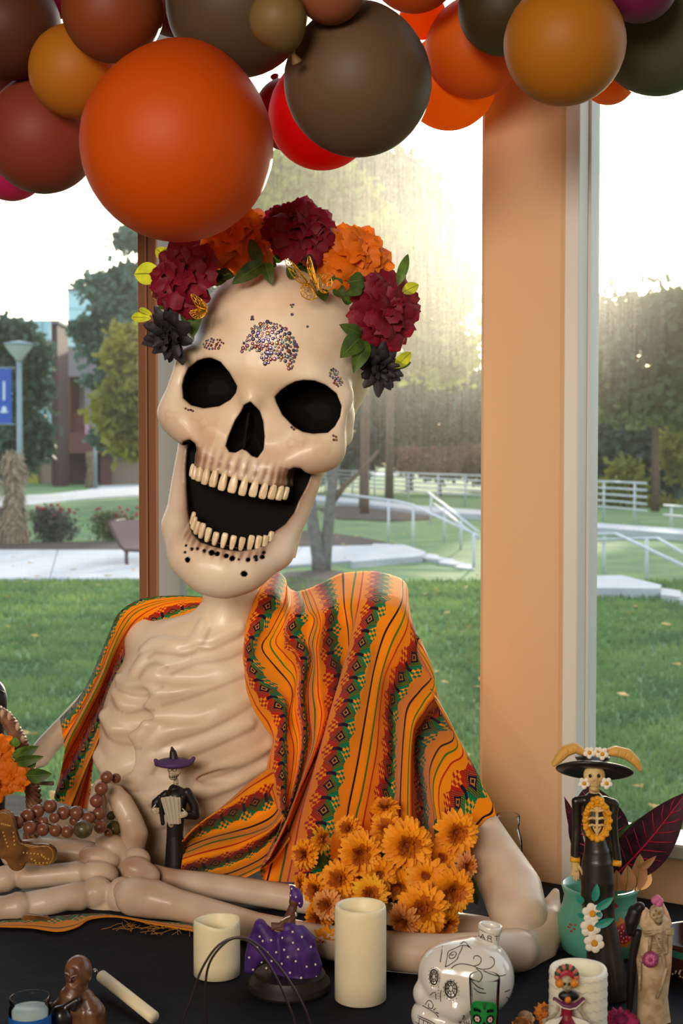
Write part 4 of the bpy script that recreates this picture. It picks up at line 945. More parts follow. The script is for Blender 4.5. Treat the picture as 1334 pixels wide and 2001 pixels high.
back = [he(70, 985, 190, 72, 2.78, -6, 130, .004), hc([(0, 1010, 70, 2.78), (-100, 1020, 70, 2.78)], .004)]
bonevol(back, (-.78, 2.66, .90), (-.55, 2.90, 1.06), .0035, 'back_hand', skel, .15)
lb = [hc([(700, 150, 70, 3.02), (480, 400, 76, 3.0), (330, 560, 80, 2.98), (180, 760, 82, 2.94), (60, 960, 80, 2.88)], .003)]
bonevol(lb, (-.85, 2.78, .9), (-.45, 3.12, 1.36), .006, 'far_forearm', skel, .1)
# ================================================================== WOVEN SHAWL
def woven():
    m = mat('woven_shawl', 'FFA012', .8, spec=.2, sheen=.15); nt = m.node_tree; N = nt.nodes; L = nt.links; b = N['Principled BSDF']; out = N['Material Output']
    uvn = N.new('ShaderNodeUVMap'); sx = N.new('ShaderNodeSeparateXYZ'); L.new(uvn.outputs[0], sx.inputs[0]); s, v = sx.outputs[0], sx.outputs[1]
    def M(op, a, b_=None, c=None):
        n = N.new('ShaderNodeMath'); n.operation = op
        for i, q in enumerate((a, b_, c)):
            if q is None: continue
            if isinstance(q, (int, float)): n.inputs[i].default_value = q
            else: L.new(q, n.inputs[i])
        return n.outputs[0]
    def mix(f, a, c):
        x = N.new('ShaderNodeMix'); x.data_type = 'RGBA'; L.new(f, x.inputs[0])
        for q, i in ((a, 6), (c, 7)):
            if isinstance(q, str): x.inputs[i].default_value = col(q)
            else: L.new(q, x.inputs[i])
        return x.outputs[2]
    def lt(a, b_): return M('LESS_THAN', a, b_)
    def AND(a, b_): return M('MULTIPLY', a, b_)
    def line(pos, hw): return lt(M('ABSOLUTE', M('SUBTRACT', fs, pos)), hw)
    fs = M('SUBTRACT', s, M('FLOOR', s))                 # 0..1 within a repeat
    bx = M('SUBTRACT', s, M('ROUND', s))                 # -.5..5, band in the middle
    X = M('DIVIDE', bx, .265)                            # -1..1 across the band
    fv = M('SUBTRACT', M('SUBTRACT', v, M('FLOOR', v)), .5)      # -.5...5, diamond centre 0
    aX, aV = M('ABSOLUTE', X), M('ABSOLUTE', fv)
    c = mix(line(.40, .014), 'FFA012', '2A1420'); c = mix(line(.53, .015), c, '4F7A22'); c = mix(line(.655, .013), c, 'C8281A')
    inb = lt(aX, 1.0)
    ch1 = M('MODULO', M('ADD', M('FLOOR', M('MULTIPLY', M('ADD', X, 4), 4.6)), M('FLOOR', M('MULTIPLY', M('ADD', v, 50), 9))), 2); ch1 = M('GREATER_THAN', M('ABSOLUTE', ch1), .5)
    left = lt(X, 0)
    side = mix(left, '0F8058', 'C22618')                # green right, red left
    zig = M('ADD', .62, M('MULTIPLY', aV, .75))          # outer edge of the checks swings with v
    core = lt(M('ADD', M('MULTIPLY', aX, .66), M('MULTIPLY', aV, 1.0)), .46)
    chk = mix(ch1, side, 'FFA81C')
    solid = lt(M('ADD', M('MULTIPLY', aX, .62), M('MULTIPLY', aV, 1.0)), .60)
    side2 = mix(solid, chk, side)
    c = mix(AND(inb, lt(aX, zig)), c, side2)
    st = M('MODULO', M('ADD', M('FLOOR', M('MULTIPLY', M('ADD', X, 4), 15)), M('FLOOR', M('MULTIPLY', M('ADD', v, 50), 26))), 2); st = M('GREATER_THAN', M('ABSOLUTE', st), .5)
    tint = mix(left, '7A9420', 'E0561A')
    c = mix(core, c, mix(st, tint, '241430'))
    r1 = M('ADD', M('MULTIPLY', aX, .66), aV)
    c = mix(lt(r1, .25), c, '1C1236'); c = mix(lt(r1, .155), c, 'C8862A'); c = mix(lt(r1, .085), c, '1C1236')
    dk = AND(lt(M('SUBTRACT', .5, aV), .07), lt(aX, .35)); c = mix(dk, c, '241430')
    gray = N.new('ShaderNodeTexNoise'); gray.inputs['Scale'].default_value = 3; 
    hs = N.new('ShaderNodeHueSaturation'); L.new(c, hs.inputs['Color']); mrr = N.new('ShaderNodeMapRange'); L.new(gray.outputs[0], mrr.inputs[0]); mrr.inputs[3].default_value = .85; mrr.inputs[4].default_value = 1.1; L.new(mrr.outputs[0], hs.inputs['Value'])
    L.new(hs.outputs[0], b.inputs['Base Color'])
    # weave relief
    wv = M('MULTIPLY', M('SINE', M('MULTIPLY', s, 420)), M('SINE', M('MULTIPLY', v, 330)))
    bp = N.new('ShaderNodeBump'); bp.inputs['Strength'].default_value = .25; bp.inputs['Distance'].default_value = .0015; L.new(wv, bp.inputs['Height']); L.new(bp.outputs[0], b.inputs['Normal'])
    tr = N.new('ShaderNodeBsdfTranslucent'); L.new(hs.outputs[0], tr.inputs[0]); mx = N.new('ShaderNodeMixShader'); mx.inputs[0].default_value = .3
    L.new(b.outputs[0], mx.inputs[1]); L.new(tr.outputs[0], mx.inputs[2]); L.new(mx.outputs[0], out.inputs[0])
    return m
m_shawl = woven()
def resample(P_, n):
    P_ = np.array(P_, float); d = np.r_[0, np.cumsum(np.linalg.norm(np.diff(P_[:, :2], axis=0), axis=1))]
    t = np.linspace(0, d[-1], n); return np.stack([np.interp(t, d, P_[:, k]) for k in range(P_.shape[1])], 1)
def interp_rows(S, R, s):
    """Catmull-Rom (non uniform in s) through the rows R at parameters S"""
    i = int(np.clip(np.searchsorted(S, s)-1, 0, len(S)-2)); h = S[i+1]-S[i]; t = (s-S[i])/h
    m0 = (R[i+1]-R[i-1])/(S[i+1]-S[i-1]) if i > 0 else (R[i+1]-R[i])/h
    m1 = (R[i+2]-R[i])/(S[i+2]-S[i]) if i < len(S)-2 else (R[i+1]-R[i])/h
    return R[i]*(2*t**3-3*t**2+1)+R[i+1]*(-2*t**3+3*t**2)+h*m0*.8*(t**3-2*t**2+t)+h*m1*.8*(t**3-t**2)
def cloth(name, curves, zm, depth, parent, ns=150, nt_=130, wrap=(.10, .07), vper=.045, thick=.0022, v0=0., wr_end=None, flipv=False):
    """curves: {s: [(x, y [, extra depth])...]} in zoomed coordinates; zm maps to photograph pixels; depth(px, py, s) gives Y"""
    S = sorted(curves); rows = []
    for s in S:
        c = [(p[0], p[1], p[2] if len(p) > 2 else 0) for p in curves[s]]; q = np.array(cat_rom(c, 6)); rows.append(resample(q, nt_))
    R = np.array(rows); n2 = ns; ss = np.linspace(S[0], S[-1], n2); Gp = np.array([interp_rows(S, R, s) for s in ss])
    W_ = np.zeros((n2, nt_, 3)); 
    for i in range(n2):
        for j in range(nt_):
            x, y, e = Gp[i, j]; px, py = zm(x, y); t = j/(nt_-1); Y = depth(px, py, ss[i])+e
            if wrap and t < wrap[1]: Y += wrap[0]*(1-t/wrap[1])**1.6
            if wr_end and t > 1-wr_end[1]: Y += wr_end[0]*((t-1+wr_end[1])/wr_end[1])**1.6
            p = P(px, py, Y); W_[i, j] = p
    # gentle smoothing keeps the folds soft
    for _ in range(2):
        W2 = W_.copy(); W2[1:-1, 1:-1] = .5*W_[1:-1, 1:-1]+.125*(W_[:-2, 1:-1]+W_[2:, 1:-1]+W_[1:-1, :-2]+W_[1:-1, 2:]); W_ = W2
    arc = np.zeros((n2, nt_)); arc[:, 1:] = np.cumsum(np.linalg.norm(np.diff(W_, axis=1), axis=2), axis=1)
    mid = arc.copy()
    uv = np.stack([np.repeat(ss[:, None], nt_, 1), (mid/vper)+v0], 2).reshape(-1, 2)
    Vv = W_.reshape(-1, 3); idx = np.arange(n2*nt_).reshape(n2, nt_); Qd = np.stack([idx[:-1, :-1], idx[1:, :-1], idx[1:, 1:], idx[:-1, 1:]], 2).reshape(-1, 4)
    o = npmesh(name, Vv, Qd, m_shawl, parent, uv=uv)
    md = o.modifiers.new('thickness', 'SOLIDIFY'); md.thickness = thick; md.offset = 0
    return o
shawl = empty('woven_shawl', P(640, 1700, 2.6), 'orange woven shawl with zigzag diamond bands draped over the skeleton shoulders', 'shawl')
z1 = lambda x, y: (440+x/2.47, 1100+y/2.47)
def foldR(s):
    k = [(-3.45, .01), (-3.0, -.02), (-2.62, .01), (-2.3, .015), (-2.0, -.01), (-1.62, .03), (-1.4, -.02), (-1.0, .02), (-.7, .055), (-.5, .05), (-.32, .0), (-.1, -.035), (.1, -.04), (.38, -.02), (.7, .0), (1.0, .02), (1.12, .045), (1.3, .01), (1.5, -.02), (1.7, -.005), (1.85, .035), (2.0, .045), (2.2, .01), (2.45, -.025), (2.7, -.02), (3.0, .0), (3.45, .01)]
    return float(np.interp(s, [a for a, _ in k], [b for _, b in k]))
FK = np.linspace(-3.45, 3.45, 300); FV = np.array([foldR(s) for s in FK]); FV = np.convolve(np.pad(FV, 6, mode='edge'), np.ones(13)/13, 'valid')
def depR(px, py, s):
    Y = 2.72-.00022*(px-700)-.00045*(py-1130); g = min(1, max(0, (py-1130)/220))
    Y -= .05*math.exp(-((py-1180)/90)**2)*(1 if px > 560 else .3)
    Y -= .00035*max(0, px-820)*g
    return Y+float(np.interp(s, FK, FV))*(.3+1.45*g)
CR = {
 -3.45: [(200, 60), (120, 200), (85, 340), (80, 430), (92, 560), (130, 690), (190, 790), (230, 850), (215, 930), (200, 1010), (215, 1100), (250, 1180)],
 -3.2: [(232, 50), (160, 190), (110, 330), (92, 440), (115, 560), (180, 680), (248, 765), (248, 850), (235, 940), (240, 1030), (262, 1130), (268, 1200)],
 -3.0: [(265, 50), (225, 170), (150, 320), (112, 430), (152, 560), (243, 670), (288, 750), (275, 850), (275, 940), (275, 1040), (285, 1120), (280, 1220)],
 -2.8: [(290, 80), (262, 185), (200, 300), (140, 410), (190, 540), (280, 650), (300, 740), (295, 850), (298, 950), (295, 1040), (292, 1130), (288, 1240)],
 -2.62: [(295, 105), (280, 200), (215, 330), (170, 410), (240, 510), (318, 612), (300, 760), (325, 880), (322, 970), (310, 1060), (290, 1150), (270, 1270)],
 -2.48: [(305, 120), (300, 210), (240, 330), (215, 400), (275, 490), (335, 570), (318, 740), (345, 860), (340, 970), (320, 1070), (295, 1170), (262, 1290)],
 -2.32: [(315, 130), (318, 215), (275, 320), (250, 385), (305, 450), (348, 520), (340, 690), (362, 830), (355, 960), (330, 1080), (300, 1180), (255, 1310)],
 -2.0: [(345, 140), (370, 215), (325, 300), (320, 340), (375, 420), (378, 520), (370, 640), (385, 800), (368, 950), (335, 1090), (300, 1200), (240, 1340)],
 -1.62: [(370, 135), (400, 230), (430, 275), (402, 380), (425, 470), (400, 600), (405, 740), (418, 860), (385, 980), (340, 1120), (290, 1240), (225, 1380)],
 -1.32: [(405, 125), (440, 200), (462, 290), (445, 400), (450, 520), (455, 640), (470, 740), (440, 880), (395, 1000), (340, 1140), (290, 1270), (215, 1420)],
 -1.0: [(470, 95), (512, 205), (500, 330), (505, 440), (545, 560), (530, 670), (500, 780), (450, 900), (385, 1040), (310, 1190), (245, 1320), (170, 1480)],
 -.62: [(560, 52), (570, 190), (590, 330), (592, 440), (565, 590), (520, 730), (478, 860), (425, 980), (350, 1130), (280, 1270), (235, 1400), (195, 1540)],
 -.48: [(628, 45), (607, 200), (618, 310), (600, 430), (566, 570), (520, 730), (478, 860), (430, 990), (365, 1150), (310, 1290), (290, 1410), (262, 1540)],
 -.32: [(672, 42), (652, 190), (615, 340), (580, 470), (543, 600), (496, 760), (455, 910), (415, 1060), (375, 1210), (345, 1370), (310, 1540)],
 0.0: [(745, 45), (725, 195), (672, 340), (637, 480), (602, 630), (571, 780), (536, 925), (502, 1070), (472, 1220), (440, 1390), (405, 1540)],
 .21: [(800, 60), (785, 180), (720, 340), (690, 480), (655, 630), (622, 780), (590, 925), (558, 1070), (530, 1220), (500, 1390), (470, 1540)],
 .38: [(850, 80), (845, 190), (765, 330), (718, 480), (690, 620), (657, 810), (625, 990), (590, 1160), (575, 1260), (548, 1400), (520, 1540)],
 .52: [(872, 105), (862, 250), (798, 390), (748, 550), (718, 740), (690, 920), (655, 1110), (625, 1230), (600, 1390), (570, 1540)],
 .68: [(880, 140), (880, 310), (825, 430), (768, 560), (745, 740), (735, 900), (708, 1050), (675, 1230), (650, 1390), (625, 1540)],
 1.0: [(882, 220), (925, 390), (902, 468), (842, 555), (797, 690), (798, 810), (796, 950), (778, 1080), (760, 1210), (740, 1380), (720, 1540)],
 1.2: [(884, 260), (968, 440), (945, 515), (890, 600), (838, 690), (826, 810), (824, 950), (822, 1100), (812, 1250), (800, 1390), (790, 1540)],
 1.38: [(886, 300), (1000, 515), (940, 610), (878, 690), (860, 810), (850, 950), (842, 1130), (838, 1270), (830, 1400), (822, 1540)],
 1.52: [(888, 330), (1008, 560), (958, 670), (908, 760), (890, 880), (884, 1000), (880, 1150), (880, 1290), (872, 1400), (862, 1540)],
 1.75: [(890, 370), (1020, 625), (985, 710), (920, 800), (905, 900), (905, 1020), (910, 1150), (912, 1290), (908, 1400), (900, 1540)],
 2.0: [(900, 420), (1045, 700), (978, 770), (932, 850), (925, 930), (940, 1040), (955, 1140), (955, 1280), (952, 1400), (945, 1540)],
 2.2: [(920, 470), (1078, 775), (1015, 830), (972, 900), (960, 1000), (975, 1110), (985, 1240), (982, 1400), (976, 1540)],
 2.38: [(940, 520), (1103, 815), (1030, 890), (988, 985), (990, 1100), (1008, 1220), (1010, 1400), (1004, 1540)],
 2.52: [(960, 560), (1120, 855), (1058, 930), (1010, 1030), (1004, 1130), (1022, 1250), (1030, 1400), (1030, 1540)],
 2.68: [(990, 620), (1148, 905), (1095, 975), (1045, 1060), (1033, 1150), (1040, 1250), (1055, 1390), (1060, 1500)],
 3.0: [(1050, 740), (1205, 1000), (1185, 1062), (1140, 1125), (1100, 1190), (1075, 1250), (1085, 1360), (1095, 1450)],
 3.2: [(1100, 840), (1252, 1100), (1215, 1150), (1160, 1215), (1120, 1270), (1115, 1350), (1120, 1430)],
 3.45: [(1150, 940), (1300, 1190), (1256, 1240), (1205, 1298), (1165, 1335), (1150, 1380), (1145, 1420)],
}
cloth('shawl_right_drape', CR, z1, depR, shawl, 300, 170, wrap=(.20, .10))
# lower fold running across the belly, and the piece tucked under the arm
CLs = {
 -.45: [(270, 960), (200, 1000), (120, 1060), (30, 1140), (-60, 1215), (-150, 1290), (-210, 1350)],
 -.2: [(290, 1020), (215, 1070), (130, 1110), (40, 1165), (-60, 1215), (-150, 1280), (-205, 1340)],
 0: [(290, 1060), (225, 1115), (140, 1155), (50, 1195), (-60, 1245), (-150, 1300), (-200, 1350)],
 .3: [(285, 1110), (235, 1185), (150, 1235), (50, 1275), (-60, 1310), (-150, 1340), (-200, 1370)],
 .5: [(290, 1160), (235, 1250), (150, 1295), (50, 1320), (-60, 1345), (-150, 1380), (-200, 1400)],
 .75: [(295, 1200), (225, 1285), (150, 1330), (50, 1380), (-60, 1410), (-150, 1430), (-210, 1450)],
 1.2: [(300, 1260), (220, 1340), (150, 1400), (40, 1450), (-60, 1480), (-150, 1510), (-220, 1540)],
 1.6: [(310, 1330), (230, 1440), (150, 1490), (40, 1540), (-60, 1560), (-150, 1580), (-220, 1600)],
}
def depL(px, py, s): return 2.60-.0002*(py-1500)+.028*math.sin(s*6.5)+.00012*(560-px)
cloth('shawl_waist_fold', CLs, z1, depL, shawl, 110, 90, wrap=None)
z2 = lambda x, y: (100+x/2.9, 1100+y/2.9)
CLf = {
 0.0: [(860, 192), (700, 186), (520, 203), (392, 275), (338, 380), (280, 520), (220, 660), (140, 790), (52, 882)],
 .25: [(860, 200), (715, 197), (560, 217), (430, 275), (370, 370), (312, 500), (262, 640), (200, 760), (130, 880), (62, 960)],
 .5: [(860, 208), (720, 208), (590, 232), (475, 280), (405, 365), (345, 490), (295, 620), (238, 740), (170, 870), (110, 980), (78, 1060)],
 .8: [(860, 222), (735, 232), (620, 262), (520, 325), (440, 420), (372, 550), (322, 670), (270, 800), (200, 940), (130, 1080), (50, 1220)],
 1.0: [(860, 235), (740, 260), (630, 300), (530, 365), (458, 455), (392, 570), (335, 690), (290, 820), (222, 970), (150, 1110), (20, 1335)],
 1.3: [(860, 250), (745, 290), (640, 338), (550, 400), (478, 500), (415, 600), (350, 730), (305, 870), (245, 1030), (180, 1170), (90, 1370)],
 1.5: [(862, 262), (745, 312), (645, 362), (568, 415), (520, 500), (440, 610), (370, 710), (322, 840), (280, 980), (225, 1120), (140, 1385)],
 1.8: [(864, 285), (770, 330), (680, 375), (590, 420), (545, 490), (490, 570), (430, 625), (372, 700), (335, 810), (302, 910), (250, 1060), (228, 1190), (215, 1400)],
}
def depF(px, py, s):
    Y = 2.80-.00015*(py-1190); g = min(1, max(0, (py-1190)/160)); return Y+.03*math.cos(s*7.5)*g+.02*math.cos(s*15+1)*g-.03*math.exp(-((py-1220)/60)**2)
cloth('shawl_left_drape', CLf, z2, depF, shawl, 170, 130, wrap=None, vper=.041)
# neck side of the left drape, a fold behind the neck
CB = {0: [(500, 90), (560, 30), (640, 10), (720, 60)], .6: [(440, 230), (520, 120), (600, 80), (700, 110)]}
# end of the shawl lying on the table under the forearm
CU = {
 0: [(0, 1800), (60, 1796), (120, 1790), (200, 1786), (300, 1800), (400, 1808), (500, 1830)],
 .5: [(0, 1811), (60, 1813), (112, 1820), (150, 1812), (178, 1796), (230, 1792), (300, 1806), (380, 1820), (480, 1838)],
}
def depU(px, py, s): return T(px, py).y-.012
cloth('shawl_end', CU, lambda x, y: (x, y), depU, shawl, 30, 90, wrap=None)
mb = MB()
for i in range(26):
    x = 235+rnd.random()*140; y = 1800+rnd.random()*8+(x-225)*.10; p0 = T(x, y)+Vector((0, 0, .004)); q = [p0]
    a = rnd.uniform(-2.6, -.5)
    for k in range(5): a += rnd.uniform(-.6, .6); q.append(q[-1]+Vector((math.cos(a)*.009, math.sin(a)*.009, 0)))
    mb.tube(q, .0007, 4)
o = mb.build('fringe', mat('fringe_thread', '9A6A22', .9), shawl); o['kind'] = 'stuff'
# ================================================================== FLOWER CROWN
crown = empty('flower_headband', P(560, 470, 2.66), 'flower crown of burgundy and orange peonies across the top of the skull', 'flower crown')
def petalmat(n, c, c2): return leafmat(n, c, c2, .35, .6, 60)
m_bur = petalmat('petal_burgundy', '9C1230', '5E0A1C'); m_ora = petalmat('petal_orange', 'F08A12', 'E06C0C'); m_blk = petalmat('petal_black', '3A373A', '232125')
def petal_mesh(name, m, wd=.55, cup=.28, ruffle=.06, seed=0, curl=.1, nu=6, nv=7, tip=0):
    r_ = random.Random(seed); ph = r_.random()*6
    def f(u, v):
        a = (u*2-1); w_ = wd*math.sin(PI*min(1, (v*.86+.06)))**.62*(.35+.75*v)*(1-tip*v**3)
        x = a*w_; z = v*(1-.10*a*a*v); y = -cup*math.sin(PI*v*.8)-.25*cup*(a*a)*-1.6*v + curl*v**3*.9
        y += ruffle*math.sin(a*5+ph)*v*v; z += ruffle*.8*math.sin(a*7+ph*2)*v*v
        return (x, y, z)
    mb = MB(); mb.grid(f, nu, nv); o = mb.build(name, m); me = o.data; bpy.data.objects.remove(o); return me
def flower(name, label, cx, cy, r, Y, face, m, layers, kind, seed, parent, pm=None, pn='petal'):
    c = P(cx, cy, Y); R = rot_to(Vector(face)); rw = r*Y/F; r_ = random.Random(seed)
    MBc = MB(); MBc.ball((0, 0, 0), (rw*.35, rw*.35, rw*.3), n=10, m=7)
    fl = MBc.build(name, m, parent, world=False); fl.location = c-wloc(parent); fl.rotation_euler = R.to_euler()
    if label: fl['label'] = label
    for (n, tilt, ln, z0, sc) in layers:
        a0 = r_.random()*6
        for i in range(n):
            a = a0+2*PI*i/n+r_.uniform(-.15, .15); t = math.radians(tilt+r_.uniform(-8, 8)); me = pm[r_.randrange(len(pm))]
            o = bpy.data.objects.new(pn, me); C.objects.link(o); o.parent = fl
            s = rw*ln*r_.uniform(.9, 1.1); Rp = Matrix.Rotation(a, 3, 'Z') @ Matrix.Rotation(t, 3, 'X')
            o.rotation_euler = Rp.to_euler(); o.scale = (s*sc, s, s); o.location = Vector((-math.sin(a)*0, 0, -rw*z0))
    return fl
PM = {}
for nm, m in (('bur', m_bur), ('ora', m_ora)): PM[nm] = [petal_mesh('petal', m, .40, .34, .035, i, .10) for i in range(4)]
PM['blk'] = [petal_mesh('petal', m_blk, .34, .2, .01, i, .05, 4, 6, .5) for i in range(2)]
PEON = [(13, -82, 1.0, .10, 1.05), (12, -64, 1.0, .14, 1.0), (11, -48, .97, .16, 1.0), (10, -33, .93, .16, .95), (8, -19, .88, .14, .9), (5, -8, .8, .12, .8)]
SUCC = [(10, -70, 1.0, .1, 1), (9, -48, .95, .12, 1), (7, -28, .85, .1, .9), (4, -10, .7, .1, .8)]
peo = [('burgundy peony by the left temple', 366, 545, 66, 2.52, (-.55, -.80, .15), 'bur'), ('orange peony tucked under the balloon', 466, 480, 68, 2.60, (-.1, -.85, .5), 'ora'),
       ('burgundy peony at the very top', 583, 460, 64, 2.58, (.1, -.8, .55), 'bur'), ('orange peony right of the top', 684, 512, 68, 2.60, (.35, -.85, .35), 'ora'), ('burgundy peony by the right temple', 738, 606, 68, 2.58, (.55, -.8, .1), 'bur')]
for i, (lab, x, y, r, Y, fc, k) in enumerate(peo):
    flower('peony', lab, x, y, r*1.26, Y, fc, m_bur if k == 'bur' else m_ora, PEON, k, i+11, crown, PM[k])
flower('black_flower', 'black flower by the left temple', 338, 648, 68, 2.52, (-.5, -.75, -.35), m_blk, SUCC, 'b', 31, crown, PM['blk'])
flower('black_flower', 'black flower by the right temple', 736, 716, 60, 2.58, (.5, -.8, -.3), m_blk, SUCC, 'b', 32, crown, PM['blk'])
m_leafd = leafmat('leaf_dark_green', '4F6B22', '33491C', .35, .5, 50); m_leafy = leafmat('leaf_yellow_green', 'B5B42A', '8E9422', .5, .5, 50)
def leaf(x0, y0, x1, y1, wpx, Y0, Y1, m, parent, name='leaf', bow=.12, fold=.25, tip=1.0, n=10, nrm=None, cup=0):
    a, b = P(x0, y0, Y0), P(x1, y1, Y1); d = b-a; L_ = d.length; t = d.normalized(); v = nrm or Vector((0, -1, 0)); v = (v-t*v.dot(t)).normalized(); s = t.cross(v); hw = wpx/2*(Y0+Y1)/2/F
    def f(u, q):
        k = (u*2-1); wv = hw*(math.sin(PI*q**.85)**.8 if 0 < q < 1 else 0)
        return a+t*(L_*q)+s*(k*wv)+v*(bow*L_*math.sin(PI*q)+fold*abs(k)*wv+cup*k*k*wv)
    mb = MB(); mb.grid(f, 6, n); o = mb.build(name, m, parent)
    mv = MB(); mv.tube([f(.5, q)+v*.0006 for q in np.linspace(0, .97, 8)], [hw*.05]*7+[hw*.02], 5); mv.build('leaf_vein', mat('vein_'+m.name, '5E6F2C' if m is m_leafd else '7C8224', .6), o)
    return o
for q in ((515, 515, 452, 556, 34, 2.52, 2.49, m_leafd), (508, 520, 488, 466, 26, 2.53, 2.54, m_leafd), (518, 512, 530, 556, 28, 2.52, 2.50, m_leafd), (318, 536, 262, 536, 44, 2.54, 2.56, m_leafy),
          (336, 510, 304, 486, 26, 2.54, 2.56, m_leafy), (318, 570, 296, 578, 20, 2.56, 2.58, m_leafy), (296, 622, 256, 620, 20, 2.55, 2.58, m_leafy), (298, 616, 272, 603, 12, 2.55, 2.58, m_leafy), (375, 590, 378, 660, 44, 2.535, 2.50, m_leafd),
          (708, 565, 672, 575, 22, 2.52, 2.50, m_leafd), (712, 548, 678, 552, 34, 2.53, 2.51, m_leafd), (706, 655, 662, 634, 26, 2.53, 2.50, m_leafd), (704, 660, 664, 700, 42, 2.53, 2.49, m_leafd), (716, 665, 690, 730, 34, 2.53, 2.50, m_leafd),
          (776, 560, 797, 496, 20, 2.54, 2.56, m_leafd), (785, 572, 818, 556, 24, 2.55, 2.56, m_leafy), (770, 720, 803, 688, 24, 2.56, 2.58, m_leafy), (770, 722, 803, 708, 12, 2.60, 2.62, m_leafd), (628, 565, 636, 590, 26, 2.52, 2.50, m_leafd), (575, 545, 560, 520, 20, 2.53, 2.52, m_leafd), (598, 500, 612, 520, 18, 2.53, 2.50, m_blk)):
    leaf(*q, crown)
MB().tube([P(x, y, Y) for x, y, Y in ((320, 650, 2.60), (350, 560, 2.60), (440, 500, 2.66), (560, 478, 2.68), (680, 520, 2.66), (735, 610, 2.62), (725, 720, 2.60))], .006, 8).build('headband', mat('band_brown', '3A2A20', .7), crown)
r_ = random.Random(5)
for (x, y, Y) in ((330, 600, 2.57), (345, 520, 2.58), (400, 500, 2.60), (425, 535, 2.56), (432, 520, 2.58), (470, 520, 2.58), (520, 490, 2.62), (540, 520, 2.58), (590, 520, 2.58), (640, 530, 2.58), (655, 560, 2.56), (700, 560, 2.58), (690, 590, 2.56), (735, 670, 2.58), (320, 660, 2.57), (412, 548, 2.55), (640, 500, 2.62), (555, 505, 2.60), (575, 512, 2.60), (605, 512, 2.60), (500, 500, 2.60), (622, 520, 2.60), (672, 540, 2.60)):
    for k in range(2):
        a_ = r_.random()*6.28; leaf(x, y, x+34*math.cos(a_), y+26*math.sin(a_), 26, Y, Y-.01, m_leafd, crown)
# butterflies with pierced gold wings
m_gold = mat('gold_filigree', 'D8A028', .35, metal=.7, spec=.6)
def butterfly(label, cx, cy, Y, wings, body):
    root = empty('butterfly', P(cx, cy, Y), label, 'butterfly')
    for (pts_, ctr) in wings:
        q = cat_rom([tuple(P(x, y, Y-.012*abs(x-cx)/20)) for x, y in pts_], 4, True); mb = MB(); mb.tube([Vector(v) for v in q+[q[0]]], .0011, 5)
        c0 = P(*ctr, Y); n = len(q)
        for i in range(0, n, max(1, n//9)): mb.tube([c0, Vector(q[i])], .0006, 4)
        for k in (.45, .72): mb.tube([c0.lerp(Vector(v), k) for v in q[::2]+[q[0]]], .0007, 4)
        for i in range(0, n, 2): mb.ball(c0.lerp(Vector(q[i]), .87), .0016, n=6, m=4)
        mb.build('wing', m_gold, root)
    MB().tube([P(x, y, Y-.004) for x, y in body], [.0015, .003, .003, .0012], 7).build('body', mat('butterfly_body', '6B4A1C', .5), root)
butterfly('smaller gold filigree butterfly perched beside the burgundy peony, left temple', 392, 608, 2.46, [([(373, 575), (392, 584), (405, 600), (400, 604), (384, 598)], (402, 604)), ([(372, 608), (392, 603), (404, 606), (398, 618), (384, 623), (374, 617)], (403, 606))], [(400, 600), (403, 606), (405, 611), (405, 615)])
butterfly('larger gold filigree butterfly with spread wings above the forehead', 608, 558, 2.46, [([(556, 508), (572, 514), (592, 538), (602, 552), (592, 556), (572, 540)], (606, 556)), ([(588, 562), (600, 556), (610, 566), (618, 580), (606, 586), (590, 578)], (610, 560)), ([(622, 540), (634, 534), (646, 542), (648, 558), (638, 572), (624, 566)], (616, 560)), ([(600, 520), (604, 500), (614, 530), (618, 552), (608, 545)], (614, 556))], [(606, 546), (610, 556), (615, 566), (619, 574)])

